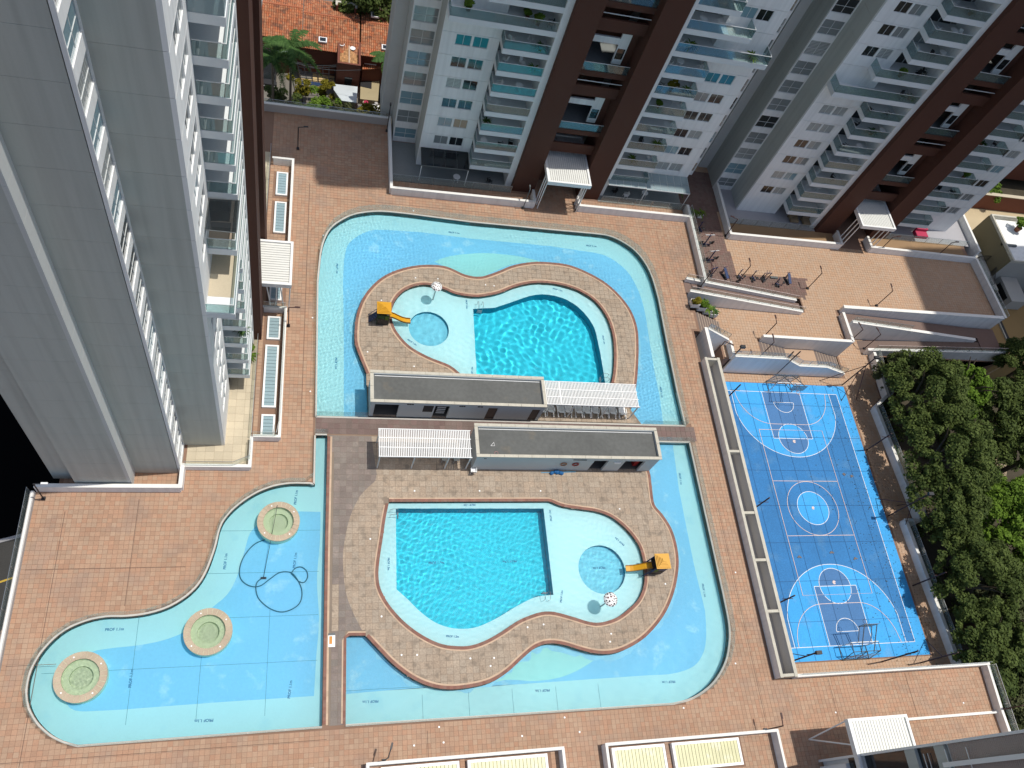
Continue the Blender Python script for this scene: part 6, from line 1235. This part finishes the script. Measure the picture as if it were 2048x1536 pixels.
def house(label, x0, x1, yr, ye, yb, zr, ze, zb, skyl=()):
    t = thing('tiled_house', label, 'house', ((x0 + x1) / 2, ye, NZ), group='houses with clay tile roofs behind the wall')
    corr_roof('roof', (x0, yr, zr), (x1, yr, zr), (x1, ye, ze), (x0, ye, ze), t); corr_roof('roof', (x1, yr, zr), (x0, yr, zr), (x0, yb, zb), (x1, yb, zb), t, rows=10)
    MB().tube((x0, yr, zr + .04), (x1, yr, zr + .04), .13, 8).build('ridge', mat('ridge_tile', (0.40, .13, .06), .8, .15, 4), t); MB().prism([(x0 + .1, ye + .5), (x1 - .1, ye + .5), (x1 - .1, yb - .5), (x0 + .1, yb - .5)], NZ, ze - .15).build('wall', BRICKR, t)
    for x, y in skyl: zz = zr + (ze - zr) * (yr - y) / (yr - ye) + .1; MB().box(x - .5, x + .5, y - .45, y + .45, zz, zz + .18).build('skylight', WHITE2, t); MB().box(x - .36, x + .36, y - .32, y + .32, zz + .18, zz + .2).build('skylight_pane', PANE_D, t)
    return t
house('tiled house at the left of the group, roof touching the brown fin', -9.5, -1.2, 90.2, 85.7, 94, -2.0, -3.3, -3.3)
house('long tiled house in the middle with a small white dormer on its roof', -1.15, 5.75, 89.5, 84.7, 94, -2.0, -3.4, -3.3, [(1.3, 86.0)])
house('tiled house at the right beside the grey tower wall, with roof lights', 5.9, 12.5, 89.4, 84.8, 94, -2.0, -3.4, -3.3, [(7.6, 90.4), (9.0, 86.2)])
t = thing('brown_house', 'red brown house tower with a small walled tile roof and two white dishes', 'house', (4.4, 80, NZ)); c4 = [gp(*z7(*q), -3.0)[:2] for q in ((948, 478), (1238, 512), (1248, 822), (942, 790))]
xs = [p[0] for p in c4]; ys = [p[1] for p in c4]; X0, X1, Y0, Y1 = min(xs) + .1, max(xs) - .1, min(ys) + .2, max(ys) - .2
MB().box(X0, X1, Y0, Y1, NZ, -3.6).build('wall', BRICKR, t); m = MB(); m.box(X0, X1, Y0, Y0 + .25, -3.6, -2.9); m.box(X0, X1, Y1 - .25, Y1, -3.6, -2.9); m.box(X0, X0 + .25, Y0 + .25, Y1 - .25, -3.6, -2.9); m.box(X1 - .25, X1, Y0 + .25, Y1 - .25, -3.6, -2.9); m.build('parapet', BRICKR, t)
xm = (X0 + X1) / 2; corr_roof('roof', (xm, Y1 - .3, -3.1), (xm, Y0 + .3, -3.1), (X0 + .3, Y0 + .3, -3.5), (X0 + .3, Y1 - .3, -3.5), t, rows=5, mt=mat('pale_roof_tile', (0.46, 0.25, 0.11), .85, .2, 2, .25, 7, tint=.3)); corr_roof('roof', (xm, Y0 + .3, -3.1), (xm, Y1 - .3, -3.1), (X1 - .3, Y1 - .3, -3.5), (X1 - .3, Y0 + .3, -3.5), t, rows=5, mt=_mc['pale_roof_tile'])
MB().box(xm - .4, xm + .5, Y0 - .05, Y0, -6.3, -4.9).build('window', PANE_D, t); MB().tube((xm, Y0 + .3, -3.05), (xm, Y1 - .3, -3.05), .1, 8).build('ridge', SANDC, t)
for q in ((1005, 545), (1140, 595)): x, y, z = gp(*z7(*q), -3.0); tag(MB().lathe([(0, .1), (.2, .13), (.33, .22), (.34, .24), (0, .14)], (x, y, -3.2), 14).build('satellite_dish', WHITE2), 'white round dish on the small walled tile roof, %s one' % ('left' if q[0] < 1100 else 'right'), 'dish', 'dishes on the small roof')
def shed(label, pts, zt, mt, zb=NZ, cat='shed roof', name='shed_roof', wallm=None):
    p = ccw([gp(*z7(*q), zt)[:2] for q in pts]); cx_ = sum(a for a, b in p) / len(p); cy_ = sum(b for a, b in p) / len(p); t = thing(name, label, cat, (cx_, cy_, zb)); MB().prism(p, zt - .12, zt).build('roof', mt, t); g = [(cx_ + (a - cx_) * .94, cy_ + (b - cy_) * .94) for a, b in p]; MB().prism(ccw(g), zb, zt - .13).build('wall', wallm or BRICKR, t); return t
shed('maroon sheet roof below the eaves of the middle tiled house', [(485, 465), (930, 520), (905, 655), (470, 560)], -3.9, mat('maroon_sheet', (0.13, 0.05, 0.045), .6)); shed('pale flat roof at the left, partly covered by the tall palm', [(20, 335), (345, 385), (345, 500), (20, 490)], -4.2, mat('pale_roof', (0.50, 0.52, 0.52), .7))
shed('small blue grey roof under the fronds of the tall palm', [(200, 560), (370, 585), (365, 665), (200, 650)], -5.0, mat('bluegrey_roof', (0.34, 0.39, 0.42), .6)); shed('light grey panel roof at the foot of the brown house tower', [(905, 1030), (1200, 1065), (1185, 1262), (1000, 1235), (905, 1100)], -5.6, mat('lightgrey_roof', (0.52, 0.56, 0.57), .6), wallm=CREAM)
rt = shed('lower red tiled roof with two white skylights, next to the grey tower wall', [(1255, 570), (1500, 540), (1490, 850), (1255, 860)], -5.2, BRICKR)
c4 = [gp(*z7(*q), -5.1) for q in ((1255, 565), (1510, 560), (1500, 850), (1255, 860))]; corr_roof('roof_tiles', c4[0], c4[1], c4[2], c4[3], rt, rows=9)
for q, l in (((1355, 635), 'upper'), ((1355, 755), 'lower')): x, y, z = gp(*z7(*q), -4.9); s = MB().box(x - .75, x + .75, y - .55, y + .55, -4.95, -4.8).build('skylight', WHITE2, rt); MB().box(x - .6, x + .6, y - .42, y + .42, -4.8, -4.78).build('pane', PANE_G, s)
yd = thing('courtyard_pergola', 'sunlit courtyard under a dark grid pergola between the houses', 'courtyard', (*gp(*z7(650, 890), -7)[:2], -7.5)); p = [gp(*z7(*q), -7.3)[:2] for q in ((455, 770), (925, 810), (915, 1025), (505, 975))]
MB().prism(ccw(p), NZ, -7.4).build('floor', mat('sunlit_floor', (0.55, .40, .19), .8, .15, 2), yd); MB().prism(ccw([gp(*z7(*q), -7.3)[:2] for q in ((470, 800), (650, 820), (650, 970), (510, 955))]), -7.39, -7.37).build('grey_mat', mat('grey_mat', (0.17, .16, .14)), yd)
for i in range(7):
    u = i / 6; a = gp(*z7(455 + 470 * u, 770 + 40 * u), -5.8); b = gp(*z7(505 + 410 * u, 975 + 50 * u), -5.8); MB().tube(a, b, .05, 5).build('beam', BLACKM, yd)
for i in range(5):
    u = i / 4; a = gp(*z7(455 + 50 * u, 770 + 205 * u), -5.75); b = gp(*z7(925 - 10 * u, 810 + 215 * u), -5.75); MB().tube(a, b, .05, 5).build('beam', BLACKM, yd)
sp = thing('solar_panel_row', 'row of dark blue panels along the courtyard edge', 'solar panels', gp(*z7(700, 1020), -5.5))
for i in range(5):
    u0 = i / 5; u1 = (i + .94) / 5; MB().prism(ccw([gp(*z7(500 + 410 * u, y0 + 50 * u), -5.5)[:2] for u, y0 in ((u0, 985), (u1, 985), (u1, 1025), (u0, 1025))]), -5.56, -5.5).build('panel', mat('solar_blue', (0.02, .04, .09), .3), sp)
wl = thing('garden_wall', 'brown brick garden wall right of the bushes', 'wall', gp(*z7(1100, 1320), -6)); pbox(wl, 'wall', [(1000, 1250), (1200, 1270), (1200, 1380), (1020, 1350)], -6.6, NZ, mat('brown_brick', (0.12, .06, .045)), z7)
rb = thing('rubble_pile', 'pale rubble and plastic sacks at the wall foot near the grey tower', 'rubble', gp(*z7(1310, 1310), NZ)); q = gp(*z7(1310, 1310), -7.5)
for i in range(26): x = q[0] + random.uniform(-1.6, 1.7); y = q[1] + random.uniform(-.7, .8); r_ = random.uniform(.15, .4); MB().lathe([(0, 0), (r_, .05), (r_ * .8, r_ * .7), (0, r_ * .9)], (x, y, -7.6), 6).build('sack', random.choice([WHITE, CREAM, WHITE2, CONC, PINK]), rb)
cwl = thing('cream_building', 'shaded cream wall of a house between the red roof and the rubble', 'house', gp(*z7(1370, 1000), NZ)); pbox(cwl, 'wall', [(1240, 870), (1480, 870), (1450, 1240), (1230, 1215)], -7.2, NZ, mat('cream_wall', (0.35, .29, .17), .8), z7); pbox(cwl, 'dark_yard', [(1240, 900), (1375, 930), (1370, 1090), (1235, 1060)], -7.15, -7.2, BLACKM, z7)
car = thing('parked_car', 'black car parked in the shade left of the tall palm', 'car', gp(*z7(115, 970), NZ)); x, y, z = wloc(car)
m = MB(); m.hexa([(x - .85, y - 2, z + .3), (x + .85, y - 2, z + .3), (x + .85, y + 2, z + .3), (x - .85, y + 2, z + .3), (x - .85, y - 1.95, z + .9), (x + .85, y - 1.95, z + .9), (x + .85, y + 1.95, z + .95), (x - .85, y + 1.95, z + .95)]); m.build('body', BLACKM, car)
MB().hexa([(x - .75, y - 1.1, z + .9), (x + .75, y - 1.1, z + .9), (x + .75, y + 1.6, z + .9), (x - .75, y + 1.6, z + .9), (x - .6, y - .5, z + 1.4), (x + .6, y - .5, z + 1.4), (x + .6, y + 1.1, z + 1.4), (x - .6, y + 1.1, z + 1.4)]).build('cabin', PANE_D, car)
for dx in (-.85, .85):
    for dy in (-1.25, 1.25): MB().tube((x + dx - .1, y + dy, z + .32), (x + dx + .1, y + dy, z + .32), .32, 12).build('wheel', BLACKM, car)
    MB().box(x + dx * .7 - .15, x + dx * .7 + .15, y - 2.03, y - 2.0, z + .6, z + .72).build('headlight', WHITE2, car)
for i, (a, b) in enumerate((((20, 535), (940, 800)), ((20, 560), (940, 820)), ((30, 590), (1240, 860)))): A = gp(*z7(*a), -1.5); Bq = gp(*z7(*b), -1.5); tag(MB().path([tuple(np.array(A) * (1 - t) + np.array(Bq) * t - np.array([0, 0, 1.2 * math.sin(math.pi * t)])) for t in np.linspace(0, 1, 9)], .022, 4).build('overhead_wire', FRAMED), ('uppermost', 'middle', 'lowest')[i] + ' of the thin sagging wires before the tiled houses', 'wire', 'wires before the tiled houses')
glass_rail('low mesh fence on the grey parapet before the houses', [(-5.8, 70.0), (8.4, 70.0)], 1.0, .5, 1.6, zb=.03)
for nm, q, lab in (('concrete_roof', ((930, 0), (1200, 40), (1195, 100), (1170, 95), (1170, 60), (960, 25), (950, 60), (930, 55)), 'pale concrete roof frame behind the middle tiled roof'),): shed(lab, q, -1.5, STONE, cat='roof frame', wallm=BRICKR)
# neighbour beyond the plaza
zz7 = zo(1860, 340, 760 / 188)
oh = thing('ochre_house', 'ochre and olive house with a white roof terrace at the right edge', 'house', (96, 62, -10.4)); OL = mat('olive_wall', (0.17, .145, .085), .85, .08, .5); GW = mat('greyed_wall', (0.40, .39, .36), .85, .08, .5)
MB().box(92.1, 108, 59.4, 67.3, -10.4, -1.3).build('upper_wall', GW, oh); MB().box(92.0, 92.1, 59.4, 67.3, -10.4, -1.0).build('side_wall', OL, oh); m = MB(); m.box(92.1, 92.35, 59.4, 67.3, -1.3, -.6); m.box(92.35, 108, 67.05, 67.3, -1.3, -.6); m.box(92.35, 108, 59.4, 59.6, -1.3, -.9); m.build('parapet', STONE, oh); MB().box(92.4, 108, 59.65, 67.0, -1.3, -1.27).build('terrace_floor', WHITE, oh)
MB().box(87.9, 91.98, 56.9, 66.6, -10.4, -4.3).build('lower_wall', OL, oh); MB().box(88.0, 91.9, 57.0, 63.2, -4.3, -4.27).build('lower_roof', GW, oh); MB().box(92.0, 94.5, 62.2, 62.5, -1.28, -1.0).build('roof_divider', FRAMED, oh)
MB().box(88.2, 104, 46.5, 56.8, -10.4, -6.0).build('ochre_wing', YHOUSE, oh); m = MB(); m.box(91.6, 92.2, 47.6, 54.2, -5.99, -5.95); m.build('dark_slot', DARK, oh); m = MB(); m.box(89.2, 89.8, 46.9, 49.4, -5.99, -5.95); m.build('dark_slot', DARK, oh)
MB().box(91.45, 91.6, 47.5, 54.3, -6.0, -5.8).build('slot_curb', STONE, oh); MB().box(93.3, 96, 55.2, 59.35, -6, -4.2).build('grey_block', GW, oh); MB().box(93.25, 93.3, 56.0, 58.6, -5.8, -4.6).build('window', PANE_D, oh)
struct(MB().prism([(87, 67), (110, 67.4), (112, 80), (84, 82), (84, 70)], -10.4, -9.0).build('sandy_yard', mat('sand', (0.47, .38, .24), .9, .12, 1)))
bw = thing('brown_wall', 'long red brown wall behind the sandy yard at the right', 'wall', (100, 78, -9)); MB().box(91, 125, 76.6, 77.0, -9.0, -6.0).build('wall', BRICKR, bw); MB().box(91, 125, 76.5, 77.1, -6.0, -5.9).build('coping', CREAM, bw)
t = thing('tiled_house', 'red tiled roof corner at the right edge behind the tower', 'house', (112, 88, -9), group='houses with clay tile roofs behind the wall'); MB().box(106, 130, 84, 96, -9, -3.5).build('wall', BRICKR, t); corr_roof('roof', (105, 92, -2), (130, 92, -2), (130, 83.5, -3.4), (105, 83.5, -3.4), t)
hedge(1976, 385, 2.2, 0, 'round green bush behind the brown wall at the right edge', z=-9, mt=LEAF2, h=3.6, n=2500)
potted((96.0, 65.3, -1.27), 0, 'leafy plant on the white roof terrace of the ochre house', 2.2, group='potted plants')
st = thing('steel_stair', 'black steel stair with barred guard beside the far right wall', 'stairs', (89, 57, -6)); pl = smooth([gp(*zz7(*q), -3.2)[:2] for q in ((360, 735), (400, 700), (500, 700), (535, 765), (525, 920), (550, 985))], .16)
for a, b in zip(pl, pl[1:]): MB().tube((*a, -4.6), (*a, -3.2), .025, 4).build('guard_bar', BLACKM, st)
MB().path([(*p, -3.2) for p in pl], .035, 5).build('rail', BLACKM, st)
for i in range(12): x, y, z = gp(*zz7(430 + i * 3, 760 + i * 14), -4.5); MB().box(x - .5, x + .5, y - .12, y + .12, -4.5 - i * .15, -4.45 - i * .15).build('tread', BLACKM, st)

# ================================================================== BALCONY LIFE
def tw_pt(tw, u, d, z): r = tw.rotation_euler.z; c, s = math.cos(r), math.sin(r); return (tw.location.x + u * c - d * s, tw.location.y + u * s + d * c, tw.location.z + z)
cb = chair(BLACKM, nm='patio_chair'); tb_ = table(WHITE2); ch = {'w': cw, 'b': cb, 't': tb_}; first = {'b', 't'}
dr = thing('clothes_rack', 'x', 'clothes rack'); 
for s in (-.4, .4): MB().tube((s, -.25, 0), (s, .25, .95), .015, 5).build('leg', WHITE2, dr); MB().tube((s, .25, 0), (s, -.25, .95), .015, 5).build('leg', WHITE2, dr)
for i in range(5): MB().tube((-.7, -.3 + i * .15, .95), (.7, -.3 + i * .15, .95), .012, 4).build('rail', WHITE2, dr)
ch['d'] = dr; first.add('d')
TN = {id(tB): ('middle', tB), id(tC): ('right', tC)}
def bal(tw, nm, kind, s, k, u, d, col=''):
    z = Tk(k) + .01; loc = tw_pt(tw, s * u, d, z); side = ('left' if s < 0 else 'right'); what = {'w': 'white plastic chair', 'b': 'black patio chair', 't': 'small white round table', 'p': 'green potted plant', 'd': 'white folding clothes rack', 'y': 'yellowish potted shrub'}[kind]
    place_ = ', outer corner' if u > 9 else (', near the fin' if u < 7.2 else (', middle' if u < 8.1 else ', beside the others'))
    lab = '%s, %s floor %s balcony of the %s tower%s' % (what, ORD[k], side, nm, place_)
    if kind in 'py': return potted(loc, {'p': random.choice([0, 2, 3]), 'y': 1}[kind], lab, random.uniform(.9, 1.3))
    o = ch[kind]
    if kind in first: first.discard(kind)
    else: o = dup(o)
    return place(o, loc, random.uniform(0, 6.28), lab, 'things standing on the balconies')
R_ = random.Random(4)
for k, s, its in ((1, -1, 'tbb'), (2, -1, 'p'), (3, -1, 'd'), (4, -1, 'wt'), (5, -1, 'wwp'), (6, -1, 'wdp'), (7, -1, 'ppbp'), (8, -1, 'bt'), (1, 1, 'wp'), (2, 1, 'pb'), (3, 1, 'd'), (4, 1, 'dp'), (5, 1, 'pyb'), (6, 1, 'wtw'), (7, 1, 'ppw'), (8, 1, 'dt')):
    for i, c in enumerate(its): bal(tB, 'middle', c, s, k, [9.6, 7.7, 6.6, 8.5][i] + R_.uniform(-.15, .15) + (4.5 if k == 7 and i == 0 else 0), R_.uniform(-1.2, -.3))
for k, s, its in ((1, -1, 'dt'), (2, -1, 'wb'), (3, -1, 'ddw'), (4, -1, 'bt'), (5, -1, 'bpt'), (6, -1, 'bb'), (7, -1, 'dbp'), (8, -1, 'pbb'), (9, -1, 'wbt'), (10, -1, 'wtw'), (11, -1, 'dpw'), (12, -1, 'wtp'), (2, 1, 'bb'), (3, 1, 'p'), (4, 1, 'w'), (5, 1, 'bp')):
    for i, c in enumerate(its): bal(tC, 'right', c, s, k, [9.6, 7.7, 6.6][i] + R_.uniform(-.15, .15) + (2.0 if k == 7 and i == 0 else 0), R_.uniform(-1.2, -.3))
t = thing('patio_chair', 'yellow cane chair on the big cream balcony of the left tower', 'chair', tw_pt(tA, -9.6, -.9, Tk(7) + .02)); x, y, z = wloc(t); MB().lathe([(0, .42), (.3, .42), (.34, .7), (.3, .7), (.26, .46), (0, .46)], (x, y, z), 14).build('seat', WICK, t)
for a in range(4): MB().tube((x + .33 * math.cos(a * 1.57 + .7), y + .33 * math.sin(a * 1.57 + .7), z), (x + .15 * math.cos(a * 1.57 + .7), y + .15 * math.sin(a * 1.57 + .7), z + .42), .018, 5).build('leg', BLACKM, t)
MB().box(-14.6, -6.2, -1.6, 1.1, 0, .02).build('floor_tiles', CREAM, tA, local=True).location = (0, 0, Tk(7))
MB().box(-12.5, -6.2, -1.6, 1.1, 0, .02).build('floor_tiles', mat('wood_deck', (0.30, .24, .18), .8, .15, 2), tA, local=True).location = (0, 0, Tk(8))
aw = thing('glass_awning', 'dark smoked glass awning over a balcony of the left tower', 'awning', tw_pt(tA, -10, -1.2, 25)); p = [gp(*q, 25.1)[:2] for q in ((419, 397), (479, 401), (471.7, 465), (411, 459))]; MB().prism(ccw(p), 25.05, 25.1).build('glass', GLD, aw)
for a, b in zip(p, p[1:] + p[:1]): MB().tube((*a, 25.07), (*b, 25.07), .035, 5).build('frame', FRAMED, aw)
def awn(lab, x0, x1, y0, y1, zt, zf, gm, n, rows, zb, posts=True):
    t = thing('glass_awning', lab, 'awning', (x0, y0, zb)); 
    for i in range(n):
        for j in range(rows):
            a = x0 + (x1 - x0) * i / n; b = x0 + (x1 - x0) * (i + 1) / n; c = y0 + (y1 - y0) * j / rows; d = y0 + (y1 - y0) * (j + 1) / rows; zc0 = zf + (zt - zf) * j / rows; zc1 = zf + (zt - zf) * (j + 1) / rows
            MB().hexa([(a + .02, c + .02, zc0), (b - .02, c + .02, zc0), (b - .02, d - .02, zc1), (a + .02, d - .02, zc1), (a + .02, c + .02, zc0 + .02), (b - .02, c + .02, zc0 + .02), (b - .02, d - .02, zc1 + .02), (a + .02, d - .02, zc1 + .02)]).build('pane', gm, t)
    MB().box(x0, x1, y0 - .03, y0 + .03, zf - .12, zf).build('edge_beam', FRAME if gm is GLP else FRAMED, t)
    for i in range(n + 1): a = x0 + (x1 - x0) * i / n; MB().slope((a, y0), (a, y1), .04, zf - .05, zf - .01, zt - .05, zt - .01).build('rafter', FRAME if gm is GLP else FRAMED, t)
    if posts:
        for a in (x0 + .05, x1 - .05): MB().tube((a, y0, zb), (a, y0, zf - .1), .04, 6).build('post', WHITE2, t)
awn('dark glass roof over the left ground floor patio of the middle tower', 11.8, 17.0, 61.9, 64.25, 2.75, 2.5, GLD, 4, 1, 0); awn('pale glass roof over the right ground floor patio of the middle tower', 37.9, 43.4, 61.9, 64.25, 2.75, 2.5, GLP, 6, 2, 0); awn('narrow pale glass strip under the first balcony of the middle tower, right side', 33.2, 37.8, 61.9, 62.6, 2.75, 2.6, GLP, 5, 1, 0, False)
for x, y, k, lab, z in ((19.8, 62.6, 'b', 'black chair on the shaded left patio of the middle tower', 0), (16.0, 62.4, 't', 'white table on the shaded left patio of the middle tower', 0), (36.2, 62.6, 'w', 'white chair on the right patio of the middle tower', 0), (38.6, 63.0, 't', 'white table on the right patio of the middle tower', 0), (34.8, 63.0, 'b', 'black chair on the right patio of the middle tower', 0)): place(dup(ch[k]), (x, y, z + .03), R_.uniform(0, 6), lab)
for i, (px, py) in enumerate(((1587, 438), (1612, 444))):
    x, y, z = gp(px, py, ZP + .3); t = thing('patio_armchair', 'tan cushioned armchair on the ground patio of the right tower, %s' % ('left' if i == 0 else 'right'), 'armchair', (x, y, ZP + .03)); MB().box(x - .55, x + .55, y - .5, y + .4, ZP + .2, ZP + .5).build('cushion', mat('tan_cushion', (0.30, .22, .13)), t); MB().box(x - .6, x + .6, y + .4, y + .6, ZP + .03, ZP + .8).build('backrest', mat('tan_cushion2', (0.25, .18, .11)), t)
x, y, z = gp(1843, 466, ZP + .5); t = thing('pink_sofa', 'pink covered seat on the right patio, half in the sun', 'sofa', (x, y, ZP + .03)); MB().box(x - .9, x + .9, y - .55, y + .5, ZP + .03, ZP + .5).build('seat', PINK, t); MB().box(x - .9, x + .9, y + .3, y + .55, ZP + .5, ZP + .9).build('backrest', PINK, t)
for px, py, k, z, lab in ((505, 712, 2, 0, 'dark plant in the corner of the cream patio, left tower'), (503, 700, 0, 0, 'leafy plant by the brown fin on the cream patio'), (500, 660, 3, Tk(2), 'palm like plant on a low balcony of the left tower')): x, y, _ = gp(px, py, z + .3); potted((-4.35 if z == 0 else -4.6, y, z + .03), k, lab, 1.1)

m = MB()
for x, y0, y1 in ((-17.2, 5, 24), (-12, 16.5, 25), (3.2, -3, 4.9), (10.5, 4.4, 6.3), (39.4, 5, 32), (39.4, 34, 58), (46.5, 4.5, 8.2), (54.6, 4.5, 8.2), (.35, 32, 60)): m.box(x - .02, x + .02, y0, y1, .001, .005)
for x0, x1, y in ((-19.2, -16, 12.5), (-19.2, -8, 19.4), (39.0, 41.1, 20), (39.0, 41.1, 46), (-1.2, 1.2, 46), (-1.2, 1.2, 36), (2, 41, 58.3), (-19, 3, 6.2)): m.box(x0, x1, y - .018, y + .018, .006, .009)
m.build('expansion_joint', mat('deck_joint', (0.14, 0.09, 0.065), .9), deck)
q = np.random.default_rng(5); n = 900; V = []; F = []; T = []
for i in range(n):
    x = 63.5 - abs(q.normal()) * 4.0; y = q.uniform(9, 41); a = q.uniform(0, 6.28); r_ = q.uniform(.03, .08); z = ZC + .075; j = len(V)
    if x < 47 or x > 64: continue
    V += [(x + r_ * math.cos(a), y + r_ * math.sin(a), z), (x - r_ * .5 * math.sin(a), y + r_ * .5 * math.cos(a), z + .01), (x - r_ * math.cos(a), y - r_ * math.sin(a), z), (x + r_ * .5 * math.sin(a), y - r_ * .5 * math.cos(a), z + .004)]; F.append((j, j + 1, j + 2, j + 3)); T.append(q.random())
o = link('fallen_leaves', leafmesh('fallen_leaves', np.array(V), np.array(F), T, LEAF3)); o['kind'] = 'stuff'; o['label'] = 'small dry leaves fallen on the court edge below the trees'; o['category'] = 'leaves'
